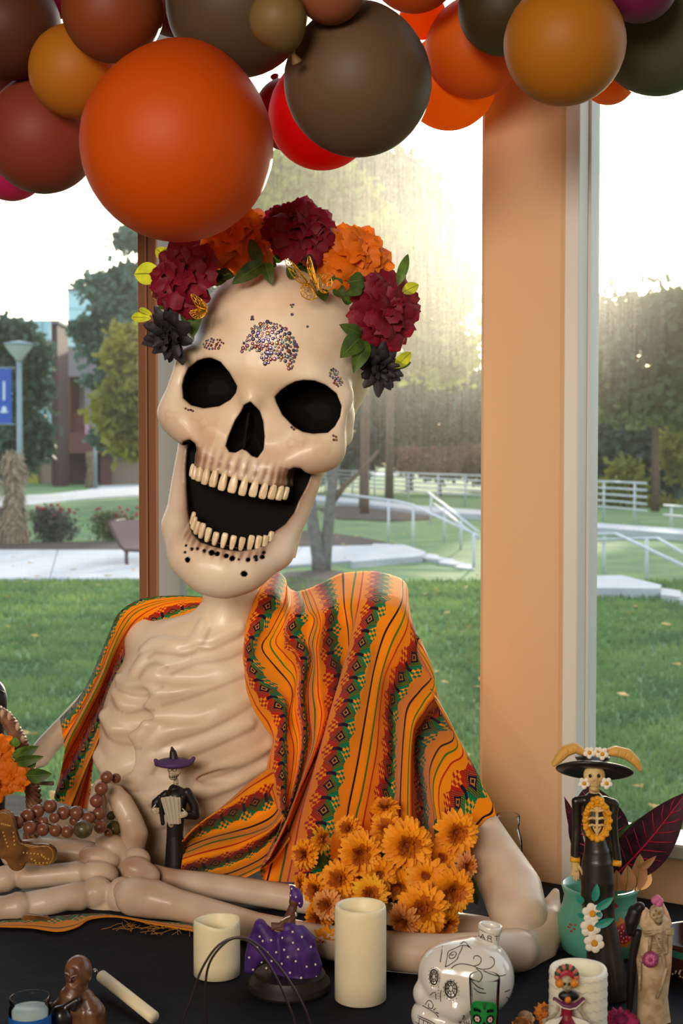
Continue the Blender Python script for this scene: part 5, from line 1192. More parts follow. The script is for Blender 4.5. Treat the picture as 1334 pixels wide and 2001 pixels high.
# ================================================================== BOUQUET
bq = empty('marigold_bouquet', T(752, 1880), 'bunch of golden orange silk marigolds leaning on the forearm behind the tall candle', 'bouquet')
m_mar = leafmat('marigold_petal', 'FFB01E', 'F09612', .3, .6, 40); m_marp = leafmat('marigold_pale', 'F8B870', 'EC9C4C', .3, .6, 40); m_mary = leafmat('marigold_yellow', 'FFC824', 'FAAE18', .35, .6, 40)
m_marc = mat('marigold_heart', '7A3208', .8); m_mari = leafmat('marigold_inner', 'D87A10', 'A84E0C', .25, .6, 50)
def marigold(cx, cy, r, Y, face, m, seed, single=False):
    """layered head: many narrow petals around a domed heart"""
    r_ = random.Random(seed); rw = r*Y/F; R = rot_to(Vector(face)); c = P(cx, cy, Y); mb = MB()
    mb.ball((0, 0, -rw*.05), (rw*.22, rw*.22, rw*.2), n=8, m=5, mi=1)
    lay = [(20, 100, 1.0), (20, 84, 1.0), (18, 68, .95), (16, 52, .88), (12, 36, .76), (8, 20, .62)] if not single else [(13, 88, 1.0), (12, 72, .92), (8, 50, .6), (6, 25, .4)]
    for (n, tilt, ln) in lay:
        a0 = r_.random()*6
        for i in range(n):
            a = a0+2*PI*i/n+r_.uniform(-.14, .14); t = math.radians(tilt+r_.uniform(-10, 8)); L_ = rw*ln*r_.uniform(.88, 1.08); w_ = rw*(.115 if not single else .14)*(1.1-.3*(1-ln))
            rad = Vector((math.cos(a), math.sin(a), 0)); tan = Vector((-math.sin(a), math.cos(a), 0)); d = rad*math.sin(t)+Vector((0, 0, math.cos(t))); up_ = Vector((0, 0, math.sin(t)))-rad*math.cos(t)
            p0 = rad*rw*.06+Vector((0, 0, -rw*.12)); o = []
            for (q, k, b_) in ((0, .35, 0), (.45, .9, .08), (.8, 1.0, .06), (1.0, .35, -.02)):
                cpt = p0+d*(L_*q)+up_*(b_*L_)
                o += [cpt-tan*w_*k+up_*w_*.25*k, cpt-up_*w_*.1, cpt+tan*w_*k+up_*w_*.25*k]
            mb.add(o, [(j*3+k, j*3+k+1, (j+1)*3+k+1, (j+1)*3+k) for j in range(3) for k in range(2)], 2 if tilt < 40 else 0)
    o = mb.build('flower_head', [m, m_marc, m_mari], bq, world=False); o.location = c-wloc(bq); o.rotation_euler = R.to_euler(); return o, c
zb = lambda x, y: (560+x/3.335, 1540+y/3.335)
MG = [(115, 430, 78, 2.33, (-.6, -.8, .1), 0), (222, 335, 70, 2.34, (.85, -.45, .2), 2), (400, 265, 72, 2.40, (-.3, -.8, .4), 0), (480, 425, 112, 2.28, (.15, -1, .1), 0), (640, 130, 72, 2.45, (-.1, -.5, .8), 0),
      (650, 265, 88, 2.37, (-.2, -.7, .6), 0), (785, 368, 130, 2.28, (0, -1, .05), 0), (1105, 290, 112, 2.32, (.1, -1, .1), 0), (1010, 455, 105, 2.32, (.1, -.8, .5), 1), (605, 560, 96, 2.28, (.2, -1, .1), 1),
      (345, 590, 100, 2.28, (-.3, -.9, .3), 0), (100, 620, 55, 2.36, (-.8, -.5, -.1), 0), (190, 660, 84, 2.31, (-.6, -.8, .1), 0), (545, 690, 96, 2.24, (.1, -.9, .3), 2), (725, 630, 90, 2.31, (-.2, -.9, -.2), 0),
      (905, 575, 108, 2.27, (-.1, -.9, .3), 1), (1080, 665, 118, 2.25, (.2, -.95, .1), 0), (885, 785, 132, 2.20, (-.05, -.95, .25), 0), (850, 950, 100, 2.20, (-.1, -.9, -.5), 0), (765, 860, 90, 2.19, (-.5, -.7, -.4), 3),
      (205, 850, 84, 2.27, (-.6, -.8, -.1), 0), (265, 760, 80, 2.24, (-.3, -.9, .2), 3), (275, 1010, 90, 2.22, (-.3, -.8, -.4), 0), (1030, 880, 92, 2.24, (.5, -.7, -.2), 2), (1165, 510, 74, 2.30, (.6, -.7, .1), 3), (430, 760, 70, 2.28, (-.2, -.9, -.1), 0), (1160, 600, 50, 2.30, (.7, -.6, 0), 3), (500, 560, 80, 2.32, (0, -1, .2), 0)]
hub = P(760, 1760, 2.42); mst = mat('stem_brown', '4A3A1C', .8)
for i, (x, y, r, Y, fc, k) in enumerate(MG):
    px, py = zb(x, y); o, c = marigold(px, py, 1.28*r/3.335, Y, fc, [m_mar, m_mar, m_mary, m_marp][k], i, k == 1)
    fv = Vector(fc).normalized(); MB().tube([c-fv*.008, c-fv*.035, (c-fv*.05).lerp(hub, .5), hub], [.0022, .0018, .0018, .0018], 6).build('stem', mst, bq)
for i in range(10):
    a = i*.7; MB().tube([hub, hub+Vector((.03*math.cos(a), .02*math.sin(a), -.04)), Vector((hub.x+.02*math.cos(a), hub.y-.02+.02*math.sin(a), TZ+.004))], .002, 6).build('stem', mst, bq)
for q in ((905, 1700, 932, 1768, 30, 2.34, 2.33), (900, 1730, 935, 1740, 26, 2.36, 2.34), (880, 1660, 850, 1600, 30, 2.40, 2.42), (760, 1700, 740, 1650, 30, 2.36, 2.38), (790, 1690, 800, 1730, 34, 2.35, 2.33), (700, 1740, 672, 1760, 26, 2.33, 2.32), (640, 1700, 610, 1650, 24, 2.36, 2.36), (810, 1720, 770, 1740, 30, 2.34, 2.32), (770, 1660, 800, 1700, 40, 2.38, 2.37), (700, 1720, 740, 1700, 36, 2.36, 2.36)):
    leaf(*q, m_leafd, bq)
# ================================================================== THINGS ON THE TABLE
def XS(px, Y): return P(px, 0, Y).x
def ZS(py, Y): return P(667, py, Y).z
def Yb(py): return .8*F/(py-890)                     # depth of a table point seen at height py (near enough)
class PV:
    """solid modelling in photograph pixels at one depth: x right, d away, y down"""
    def __init__(s, x0, y0, x1, y1, Y, dd=60, vox=1.5): s.Y = Y; s.v = Vol((x0, -dd, y0), (x1, dd, y1), vox)
    def c(s, pts, r, k=3, mode='u'):
        s.v.chain([(p[0], p[2] if len(p) > 2 else 0, p[1]) for p in pts], r, k, mode); return s
    def e(s, x, y, rx, ry, rd=None, d=0, rot=0, k=3, mode='u'):
        a = math.radians(rot); R = [[math.cos(a), 0, -math.sin(a)], [0, 1, 0], [math.sin(a), 0, math.cos(a)]]
        s.v.ell((x, d, y), (rx, rd or rx, ry), R, k, mode); return s
    def w(s, V):
        V = np.asarray(V, float); X0 = V[:, 0]; y = (1000.5-V[:, 2])/F; yd = math.cos(PITCH)+y*math.sin(PITCH); zd = -math.sin(PITCH)+y*math.cos(PITCH)
        t = s.Y/yd; sc = s.Y/F
        return np.stack([(X0-667)/F*t, np.full(len(V), s.Y)+V[:, 1]*sc, CAMZ+zd*t], 1)
    def build(s, name, m, parent=None, attrs=None):
        yt = next(y for y in range(1500, 2300) if ZS(y, s.Y) < TZ+.0006); i = int((yt-s.v.lo[2])/s.v.vox)
        if i < s.v.n[2]: s.v.a[:, :, max(i, 0):] = 50*s.v.vox
        V, Q = s.v.mesh(); s.V = V; return npmesh(name, s.w(V), Q[:, ::-1], m, parent, attrs=attrs(V) if attrs else None)
    def front(s, x, y):
        v = s.v; ix = int(np.clip(round((x-v.lo[0])/v.vox), 0, v.n[0]-1)); iy = int(np.clip(round((y-v.lo[2])/v.vox), 0, v.n[2]-1)); c = v.a[ix, :, iy]; j = int(np.argmax(c < 0))
        if c[j] >= 0: return None
        return v.lo[1]+(j-(c[j]/(c[j]-c[j-1]) if j > 0 else 0))*v.vox
    def pt(s, x, y, off=0):
        f = s.front(x, y); f = 0 if f is None else f
        return Vector(s.w([(x, f-off, y)])[0])
    def draw(s, name, lines, r, m, parent, n=5, sub=3):
        mb = MB()
        for ln in lines:
            q = cat_rom([(x, y) for x, y in ln], sub) if len(ln) > 2 else [np.array(ln[0]), (np.array(ln[0])+np.array(ln[1]))/2, np.array(ln[1])]
            q = [p for p in q if s.front(p[0], p[1]) is not None]
            if len(q) > 1: mb.tube([s.pt(p[0], p[1]) for p in q], r*s.Y/F, n)
        return mb.build(name, m, parent)
    def dots(s, name, pts_, r, m, parent, flat=1):
        mb = MB()
        for p in pts_:
            rr = (p[2] if len(p) > 2 else r)*s.Y/F; mb.ball(s.pt(p[0], p[1]), rr, n=8, m=5)
        return mb.build(name, m, parent)
m_wax = mat('ivory_wax', 'EFE2BE', .45, sss=.5, ssr=(.6, .45, .25), var=.04, vscale=20)
m_waxw = mat('white_wax', 'F2EDD8', .45, sss=.5, ssr=(.6, .5, .35))
def candle(name, label, cx, r, ybase, ytop, m, wav=0, hollow=.82, floor_=.03, Y=None, emboss=False):
    Y = Y or Yb(ybase); R = r*Y/F; x = XS(cx, Y); z1 = ZS(ytop, Y); root = empty(name, (x, Y, TZ), label, 'candle'); h = z1-TZ
    n = 48; mb = MB(); vs = []; fs = []
    prof = [(.93, 0), (1, .012), (1, .25), (1, .5), (1, .75), (1, .93), (.985, .985), (.95, 1.0), (hollow+.03, .995), (hollow, .975), (hollow*.98, 1-floor_/h), (.02, 1-floor_/h-.004)]
    for (k, t) in prof:
        for i in range(n):
            a = 2*PI*i/n; top = t > .9; zz_ = h*t+(wav*(math.sin(a*2+.6)+.5*math.sin(3*a+2)) if top and k > .5 else 0); rr = R*k
            if emboss and .04 < t < .95: rr = R*k
            vs.append((rr*math.cos(a), rr*math.sin(a), zz_))
    for j in range(len(prof)-1):
        for i in range(n): a, b = j*n+i, j*n+(i+1) % n; fs.append((a, b, b+n, a+n))
    fs.append(tuple(range(n-1, -1, -1))); fs.append(tuple(range((len(prof)-1)*n, len(prof)*n)))
    mb.add(vs, fs); mb.build('wax', m, root, world=False)
    mw = MB(); mw.tube([(0, 0, h-floor_-.004), (.001, 0, h-floor_+.008)], .0012, 6); mw.build('wick', mat('wick_dark', '2E2A26', .8), root, world=False)
    return root, R, h
candle('pillar_candle', 'tall ivory pillar candle standing in front of the marigold bouquet', 705, 51, 1966, 1768, m_wax, 0, .84)
candle('pillar_candle', 'short ivory flameless candle with a wavy rim left of the purple dress figurine', 417, 46, 1916, 1797, m_wax, .0022, .9)
rt, R_, h_ = candle('pillar_candle', 'white hollow candle with raised zigzag pattern behind the seated skeleton figurine', 1142, 57, 2090, 1890, m_waxw, .0008, .8, Y=1.853)
for j in range(9):
    mb = MB(); z = .012+j*h_/9.6; mb.tube([Vector((R_*1.001*math.cos(a), R_*1.001*math.sin(a), z+(.003 if i % 2 else 0))) for i, a in enumerate(np.linspace(0, 2*PI, 49))], .0006, 4); mb.build('raised_zigzag', m_waxw, rt, world=False)
# votive jar, lower left
m_clear = bpy.data.materials.new('clear_glass'); m_clear.use_nodes = True; nt = m_clear.node_tree; N = nt.nodes; N.remove(N['Principled BSDF'])
tp = N.new('ShaderNodeBsdfTransparent'); tp.inputs[0].default_value = (.93, .96, .96, 1); gl = N.new('ShaderNodeBsdfGlossy'); gl.inputs['Roughness'].default_value = .04
lw = N.new('ShaderNodeLayerWeight'); lw.inputs[0].default_value = .10; mx = N.new('ShaderNodeMixShader'); nt.links.new(lw.outputs['Fresnel'], mx.inputs[0]); nt.links.new(tp.outputs[0], mx.inputs[1]); nt.links.new(gl.outputs[0], mx.inputs[2]); nt.links.new(mx.outputs[0], N['Material Output'].inputs[0])
def jar(label, cx, r, Y, ytop, prof, cat='jar', name='glass_jar', mats=m_clear):
    root = empty(name, (XS(cx, Y), Y, TZ), label, cat); R = r*Y/F; h = ZS(ytop, Y)-TZ
    mb = MB(); pr = [(a*R, b*h) for a, b in prof]+[(max(a*R-.0018, .001), b*h) for a, b in reversed(prof)]; mb.lathe(pr, (0, 0, 0), 36, cap=False); mb.build('glass', mats, root, world=False)
    return root, R, h
vj, R, h = jar('glass votive candle jar with a blue label in the lower left corner', 41, 41, 1.90, 1948, [(.9, 0), (.98, .03), (1, .1), (1, .80), (.90, .88), (.97, .93), (.99, .97), (.96, 1.0)], 'candle', 'votive_candle')
MB().lathe([(R*.93, .004), (R*.93, h*.76), (.001, h*.765)], n=30).build('wax', mat('pale_wax', 'B9C6C8', .4, sss=.3), vj, world=False)
MB().lathe([(R*1.012, h*.08), (R*1.012, h*.66)], n=40, cap=False).build('blue_label', mat('blue_label', '1E5FB4', .5), vj, world=False)
# leaning flameless taper
tp_ = empty('taper_candle', T(240, 1985), 'slim ivory flameless taper candle lying tilted beside the hooded figurine', 'candle')
a = P(198, 1936, 2.10); a.z = TZ+.022; b = P(300, 2026, 1.97); b.z = TZ+.011; d = (b-a).normalized()
MB().tube([a-d*.0, a+d*.002, b], [.006, .009, .009], 20).build('candle_stick', m_wax, tp_)
MB().tube([a-d*.016, a], [.0016, .002], 8).build('wick_post', mat('wick_black', '1C1A18', .5), tp_)
MB().tube([a-d*.024, a-d*.016], [.003, .003], 8).build('metal_tip', mat('steel_tip', '9A9A98', .3, .8), tp_)
# bent wire handle
wh = empty('wire_handle', T(480, 2085), 'two bent dark metal wire arches standing in front of the candles', 'wire handle'); m_wire = mat('dark_wire', '4C4142', .35, metal=.7)
for pts_, Y in (([(352, 2090), (357, 2001), (374, 1950), (395, 1892), (428, 1846), (470, 1831), (508, 1850), (548, 1893), (582, 1945), (606, 2001), (622, 2090)], 1.85), ([(404, 2080), (403, 2001), (401, 1930), (410, 1880), (438, 1844), (466, 1833), (498, 1850), (530, 1893), (556, 1945), (576, 2001), (590, 2080)], 1.87)):
    MB().tube([Vector(tuple(P(x, y, Y))) for x, y in [tuple(v) for v in cat_rom(pts_, 5)]], .0016, 8).build('wire', m_wire, wh)
# purple dress dancer
m_pur = mat('purple_paint', '4E2A78', .5, c2='3A1C60', vscale=40, spec=.4); m_skin = mat('brown_clay', '5A3626', .6); m_wht = mat('white_paint', 'E8E0D0', .6)
Y = 2.107; dn = empty('dancer_figurine', (XS(563, Y), Y, TZ), 'clay dancer figurine in a purple dress with white polka dots on a round dark base', 'figurine')
R = 82*Y/F; MB().lathe([(R*.97, 0), (R, .004), (R*.98, .012), (R*.90, .018), (R*.86, .024), (R*.5, .026), (.001, .026)], n=48).build('round_base', mat('dark_base', '1E1B18', .5), dn, world=False, sharp=25)
g = PV(465, 1725, 660, 1930, Y, 60, 1.3)
zd_ = lambda x, y: (300+x/3.335, 1700+y/3.335)
z = zd_
g.c([z(880, 380)+(-4,), z(900, 450)+(-6,), z(930, 560)+(-6,), z(960, 680)+(-4,)], [16, 28, 36, 36], 6)
g.c([z(1010, 500), z(1045, 620), z(1050, 700)], [14, 16, 10], 6); g.c([z(900, 600), z(900, 700)], [30, 30], 8)
g.c([z(700, 360)+(-6,), z(760, 450)+(-6,), z(800, 560)+(-4,), z(830, 650)+(-2,)], [11, 20, 22, 18], 8); g.c([z(690, 350), z(660, 440), z(625, 560), z(612, 650)], [9, 12, 9, 6], 8); g.c([z(700, 430), z(680, 560), z(640, 640)], [14, 14, 8], 8)
g.c([z(960, 400), z(1010, 460)], [12, 14], 6)
for x in (700, 770, 850, 930, 1000): g.c([z(x*.55+870*.45, 430)+(-44,), z(x, 640)+(-46,)], [4, 9], 5, 'c')
g.e(*z(930, 720), 40, 5, 40, k=3)
dress = g.build('dress', m_pur, dn)
ds = [(695, 415), (715, 440), (770, 430), (745, 510), (803, 508), (842, 415), (880, 525), (908, 378), (912, 437), (968, 412), (946, 478), (1025, 484), (930, 549), (840, 576), (773, 565), (705, 592), (893, 625), (965, 655), (1000, 588), (1055, 594), (1060, 670), (1012, 733), (677, 490), (855, 485), (918, 336), (625, 560), (650, 640), (990, 690), (860, 690), (735, 640)]
g.dots('polka_dots', [z(*d) for d in ds], 2.4, m_wht, dn)
t = PV(530, 1722, 600, 1830, Y, 30, 1.0)
t.c([z(905, 250), z(890, 300), z(895, 350)], [9, 10, 9], 3); t.e(*z(915, 205), 10, 12, 10, d=0); t.c([z(880, 290), z(830, 350)+(-8,), z(740, 385)+(-8,)], [5, 5, 4], 2); t.c([z(925, 290), z(850, 370)+(-12,), z(810, 372)+(-12,)], [5, 5, 4], 2); t.c([z(830, 355)+(-6,), z(720, 345)+(-6,), z(690, 345)+(-6,)], [5, 4, 3], 2)
t.build('torso', m_skin, dn)
t2 = PV(550, 1715, 610, 1780, Y, 30, 1.0); t2.e(*z(928, 170), 13, 16, 12, d=1, rot=-10); t2.c([z(905, 120), z(900, 112)], [6, 4], 3); t2.e(*z(955, 210), 6, 12, 8, d=2, rot=0); t2.build('head_scarf', m_pur, dn); t2.dots('scarf_dots', [z(x, y) for x, y in ((900, 118), (928, 165), (893, 160), (950, 210), (905, 205))], 1.8, m_wht, dn)
t.draw('lace_trim', [[z(820, 330), z(850, 310), z(890, 290)], [z(925, 270), z(932, 310), z(945, 360)]], 1.3, m_wht, dn)
# hooded brown figurine, lower left
m_brn = mat('glazed_brown', '7A5236', .35, coat=.3, c2='4E3020', vscale=60); m_face = mat('dark_clay_face', '5C3A2C', .5)
Y = 1.96; hf = empty('hooded_figurine', (XS(157, Y), Y, TZ), 'glazed brown figurine of a hooded woman hugging a dark jug, lower left', 'figurine')
z = lambda x, y: (x/3.335, 1680+y/3.335)
g = PV(60, 1860, 215, 2052, Y, 60, 1.3)
g.e(*z(508, 735), 27, 32, 26, d=4, rot=0); g.c([z(500, 830), z(470, 900), z(450, 1000), z(450, 1200)], [20, 26, 36, 46], 8); g.c([z(560, 900), z(600, 1000), z(600, 1200)], [16, 26, 30], 8); g.c([z(620, 930), z(650, 970), z(640, 1150)], [9, 6, 8], 4)
g.c([z(400, 950)+(-6,), z(320, 1040)+(-6,), z(300, 1200)], [12, 16, 22], 8); g.e(*z(474, 742), 17, 22, 15, d=-26, k=3, mode='c')
for a_ in range(4): g.c([z(560+a_*14, 660+a_*30)+(-20,), z(480+a_*10, 830+a_*16)+(-26,)], [1.3, 1.3], 1.5, 'c')
g.build('hood_and_robe', m_brn, hf)
f = PV(110, 1870, 180, 1945, Y, 40, 1.0); f.e(*z(476, 740), 15, 22, 13, d=-5); f.c([z(475, 730)+(-17,), z(468, 765)+(-20,)], [1.8, 3], 2); f.e(*z(445, 738), 4, 2.4, 4, d=-18, mode='c', k=1.5); f.e(*z(492, 748), 4, 2.4, 4, d=-18, mode='c', k=1.5); f.c([z(450, 800)+(-15,), z(480, 802)+(-15,)], [1.3, 1.3], 1, 'c'); f.build('face', m_face, hf)
f.draw('eyebrows', [[z(430, 727), z(448, 722), z(462, 732)], [z(478, 742), z(495, 736), z(512, 738)]], 1.0, mat('brow_white', 'B9A48A', .6), hf); f.dots('eyes', [z(445, 740), z(490, 749)], 1.9, mat('eye_dark', '1B1412', .3), hf)
jg = PV(85, 1935, 165, 2052, Y, 60, 1.2); jg.e(*z(415, 1010), 24, 30, 20, d=-30); jg.c([z(350, 910)+(-34,), z(345, 960)+(-34,)], [7, 10], 4); jg.c([z(440, 930)+(-30,), z(520, 880)+(-30,), z(500, 930)+(-32,)], [8, 7, 6], 4); jg.e(*z(420, 1120), 22, 24, 18, d=-28); jg.build('dark_jug', mat('black_glaze', '23201F', .3, coat=.4), hf)
# accordion skeleton
m_blk2 = mat('black_paint', '141214', .45, spec=.5); m_bn = mat('small_bone', 'C9BCA0', .6, c2='8A7C62', vscale=120); m_purp = mat('purple_hat', '4A2C5E', .6)
Y = 2.585; ac = empty('accordion_figurine', (XS(343, Y), Y, TZ), 'small skeleton figurine in black playing an accordion under a purple brimmed hat', 'figurine')
z = lambda x, y: (100+x/2.9, 1100+y/2.9)
g = PV(285, 1525, 400, 1752, Y, 40, 1.0)
g.c([z(700, 1290), z(710, 1330), z(705, 1450), z(700, 1540), z(705, 1700), z(705, 1880)], [13, 22, 17, 16, 21, 25], 4)
g.c([z(650, 1310), z(595, 1360), z(590, 1390), z(640, 1400)+(-12,)], [8, 9, 8, 7], 3); g.c([z(770, 1300), z(810, 1370), z(815, 1430), z(770, 1420)+(-12,)], [9, 9, 9, 8], 3)
for i in range(6): g.c([z(670+i*16, 1560)+(-20,), z(650+i*22, 1880)+(-26,)], [1.2, 1.6], 2, 'c')
g.build('black_suit', m_blk2, ac)
a1 = PV(305, 1535, 370, 1620, Y, 50, .9)
for i in range(9):
    x = 636+i*12.5; a1.c([z(x+(4-i)*.6, 1310+abs(i-4)*2)+(-26-(i % 2)*3,), z(675+(x-636)*.62, 1455)+(-24-(i % 2)*3,)], [3.2, 2.6], 1.2)
a1.build('accordion_bellows', mat('bellows_cream', 'B5AC98', .6), ac)
a2 = PV(300, 1535, 375, 1625, Y, 50, 1.0); a2.c([z(622, 1310)+(-22,), z(640, 1460)+(-22,)], [4.5, 4], 1.5); a2.c([z(752, 1310)+(-22,), z(730, 1440)+(-22,)], [4.5, 4], 1.5); a2.build('accordion_ends', m_blk2, ac)
hd = PV(320, 1475, 365, 1560, Y, 30, .8); hd.e(*z(700, 1165), 14, 16, 14, d=0); hd.e(*z(692, 1205), 9, 8, 10, d=-4); hd.c([z(708, 1230), z(705, 1290)], [4.5, 4.5], 2)
for xx in (675, 702): hd.e(*z(xx, 1160), 4, 4, 5, d=-14, mode='c', k=1)
for yy in (1245, 1262, 1280): hd.e(*z(707, yy), 6.4, 2, 6.4, k=1)
hd.build('skull_head', m_bn, ac); hd.draw('teeth_marks', [[z(665+i*9, 1196), z(666+i*9, 1212)] for i in range(7)]+[[z(662, 1203), z(690, 1206), z(722, 1202)]], .7, m_blk2, ac)
for xx in (675, 702):
    hd.draw('eye_ring', [[(z(xx, 1160)[0]+4.6*math.cos(t_), z(xx, 1160)[1]+4.6*math.sin(t_)) for t_ in np.linspace(0, 6.28, 9)]], .6, m_blk2, ac); hd.dots('eyes', [z(xx, 1160)], 1.6, m_blk2, ac)
ht = PV(295, 1450, 385, 1512, Y, 50, 1.0); ht.e(*z(695, 1135), 37, 10, 30, rot=0, k=2); ht.e(*z(695, 1158), 34, 8, 26, k=2, mode='c'); ht.c([z(600, 1140), z(592, 1120)], [5, 4], 3); ht.c([z(790, 1130), z(806, 1108)], [5, 4], 3); ht.build('hat_brim', m_purp, ac)
hc_ = PV(325, 1455, 355, 1500, Y, 20, .8); hc_.c([z(695, 1110), z(690, 1075), z(684, 1048)], [9, 6.5, 2.5], 3); hc_.build('hat_crown', m_blk2, ac)
hn = PV(285, 1560, 380, 1600, Y, 50, .8)
for sx, x0, y0 in ((1, 588, 1378), (-1, 770, 1400)):
    hn.e(*z(x0+sx*5, y0+4), 6, 6, 5, d=-28, k=1)
    for i in range(4): hn.c([z(x0+sx*5, y0-8+i*8)+(-30,), z(x0+sx*34, y0-10+i*10)+(-33,)], [1.7, 1.3], .5)
    hn.c([z(x0, y0-10)+(-30,), z(x0-sx*5+sx*20, y0-30)+(-32,)], [1.6, 1.2], .5)
hn.build('hand_bones', m_bn, ac); MB().ball(P(*z(679, 1478), Y-.016), (.006, .004, .007), n=10, m=7).build('belt_skull', m_bn, ac)
# rosary of wooden beads, cross pendant
m_bead = mat('bead_wood', '8A5236', .4, coat=.35, c2='5E3222', vscale=90, detail=3); m_beadg = mat('bead_olive', '5E5426', .45, coat=.3, c2='3A3018', vscale=60)
ro = empty('rosary', P(160, 1620, 2.55), 'string of big reddish wooden beads with olive beads draped over the skeleton hand', 'beads')
BD = [(810, 790, 36, 2.600), (745, 780, 44, 2.575), (708, 860, 50, 2.565), (675, 945, 50, 2.56), (690, 1035, 49, 2.56), (700, 1130, 46, 2.545), (620, 1065, 48, 2.545), (535, 1030, 51, 2.55), (445, 1030, 50, 2.55), (380, 1065, 38, 2.53), (350, 985, 50, 2.56), (262, 1020, 49, 2.55), (190, 1052, 50, 2.53), (118, 1098, 50, 2.50), (210, 1135, 50, 2.485), (300, 1148, 46, 2.485), (388, 1153, 46, 2.485), (470, 1162, 46, 2.485), (300, 1092, 38, 2.52), (222, 1092, 34, 2.54), (755, 1170, 30, 2.57), (520, 1085, 36, 2.57)]
bm_ = None
for (x, y, r, Y) in BD:
    px, py = hz(x, y); rw = r/3.574*Y/F; c = P(px, py, Y)
    if bm_ is None: o = MB().ball((0, 0, 0), (1, 1, .96), n=20, m=14).build('bead', m_bead, ro, world=False); bm_ = o.data
    else: o = bpy.data.objects.new('bead', bm_); C.objects.link(o); o.parent = ro
    o.location = c-wloc(ro); o.scale = (rw, rw, rw); o.rotation_euler = (rnd.random()*3, rnd.random()*3, rnd.random()*3)
for (x, y, r, Y) in ((580, 1145, 68, 2.47), (792, 1140, 56, 2.60), (775, 1050, 34, 2.62)):
    px, py = hz(x, y); rw = r/3.574*Y/F; o = MB().ball((0, 0, 0), (rw, rw, rw*.96), n=20, m=14).build('bead', m_beadg, ro, world=False); o.location = P(px, py, Y)-wloc(ro); o['label'] = 'larger olive green bead'
MB().tube([P(*hz(x, y), Y) for x, y, r, Y in BD[:20]], .0012, 5).build('cord', mat('bead_cord', '3A2418', .8), ro)
m_crs = mat('brown_glazed_cross', '8A5A26', .3, coat=.5, c2='4A2C12', vscale=30); m_dotg = mat('gold_dot', 'C9A048', .4)
cx_ = empty('ceramic_cross', P(50, 1650, 2.47), 'brown glazed cross with cream dots lying on the skeleton hand, left edge', 'cross')
g = PV(-80, 1570, 125, 1720, 2.475, 40, 1.2)
zc = lambda x, y: hz(x, y)
g.c([zc(-60, 1250), zc(90, 1290), zc(240, 1310), zc(330, 1320)], [22, 20, 19, 20], 5); g.c([zc(30, 1080)+(2,), zc(60, 1180), zc(90, 1290), zc(120, 1370)], [20, 19, 20, 18], 5)
g.op = None; g.v.a = np.maximum(g.v.a, (np.abs(g.v.lo[1]+np.arange(g.v.n[1])*g.v.vox)-9)[None, :, None].astype(np.float32))
g.build('cross_body', m_crs, cx_)
dd = [zc(172+i*25, 1300+i*2.5) for i in range(6)]+[zc(300+i*12, 1320+i*10) for i in range(3)]+[zc(335-i*26, 1372-i*0) for i in range(4)]+[zc(345, 1345), zc(250, 1355), zc(228, 1345)]+[zc(110-i*3, 1245-i*28) for i in range(4)]+[zc(30+i*8, 1160+i*24) for i in range(5)]+[zc(20+i*14, 1100+i*3) for i in range(5)]
g.dots('cream_dots', dd, 2.1, m_dotg, cx_); g.draw('rim_line', [[zc(150, 1180), zc(170, 1240), zc(230, 1262), zc(340, 1255), zc(378, 1310), zc(350, 1380), zc(250, 1392), zc(150, 1380)]], 1.3, mat('cross_rim', 'A8742E', .35), cx_)
m2 = empty('leather_strap', P(68, 1803, 2.40), 'short brown strap end with cream studs hanging below the skeleton hand', 'strap')
g = PV(40, 1775, 110, 1830, 2.41, 20, 1.0); g.c([(56, 1800), (84, 1802)], [15, 15], 3); g.v.a = np.maximum(g.v.a, (np.abs(g.v.lo[1]+np.arange(g.v.n[1])*g.v.vox)-4)[None, :, None].astype(np.float32)); g.build('strap', m_crs, m2)
g.dots('studs', [(56+i*6, 1808+(i % 2)*3) for i in range(5)]+[(54, 1798), (76, 1800)], 1.9, m_dotg, m2)
# mason jar behind the arm
jar('dimpled clear glass jar behind the bony upper arm, against the pillar', 1000, 29, 2.50, 1592, [(.8, 0), (.95, .02), (1, .1), (1, .62), (.95, .74), (.76, .84), (.74, .88), (.80, .90), (.80, .985), (.77, 1.0)])
# ceramic skull bottle
m_cer = mat('white_ceramic', 'E4E0D6', .12, spec=.6, coat=.7); m_ink = mat('black_ink', '16151A', .35)
Y = 1.955; cs = empty('skull_bottle', (XS(910, Y), Y, TZ), 'white ceramic skull shaped bottle with black line drawings and a short open neck', 'bottle')
z = lambda x, y: (780+x/4.447, 1740+y/4.447)
g = PV(795, 1788, 1012, 2075, Y, 100, 1.5)
g.e(*z(650, 750), 78, 76, 76, d=0, k=1); g.e(*z(420, 700), 52, 58, 60, d=-6, k=20); g.e(*z(300, 720), 30, 46, 44, d=-12, k=16)
g.e(*z(190, 860), 17, 24, 22, d=-20, rot=0, k=8); g.c([z(300, 950)+(-30,), z(480, 940)+(-48,)], [20, 26], 12); g.c([z(250, 1060)+(-14,), z(380, 1130)+(-28,), z(260, 1250)+(-14,)], [34, 36, 34], 8); g.e(*z(560, 1120), 50, 44, 56, d=0, k=14); g.e(*z(560, 1300), 44, 40, 50, d=0, k=14); g.e(*z(380, 1300), 44, 30, 40, d=0, k=14)
g.c([z(745, 520), z(764, 440)], [24, 20], 8)
g.e(*z(285, 670), 11, 19, 10, d=-60, k=4, mode='c'); g.e(*z(425, 760), 13, 18, 10, d=-66, k=4, mode='c')
g.build('ceramic_body', m_cer, cs)
L_ = []
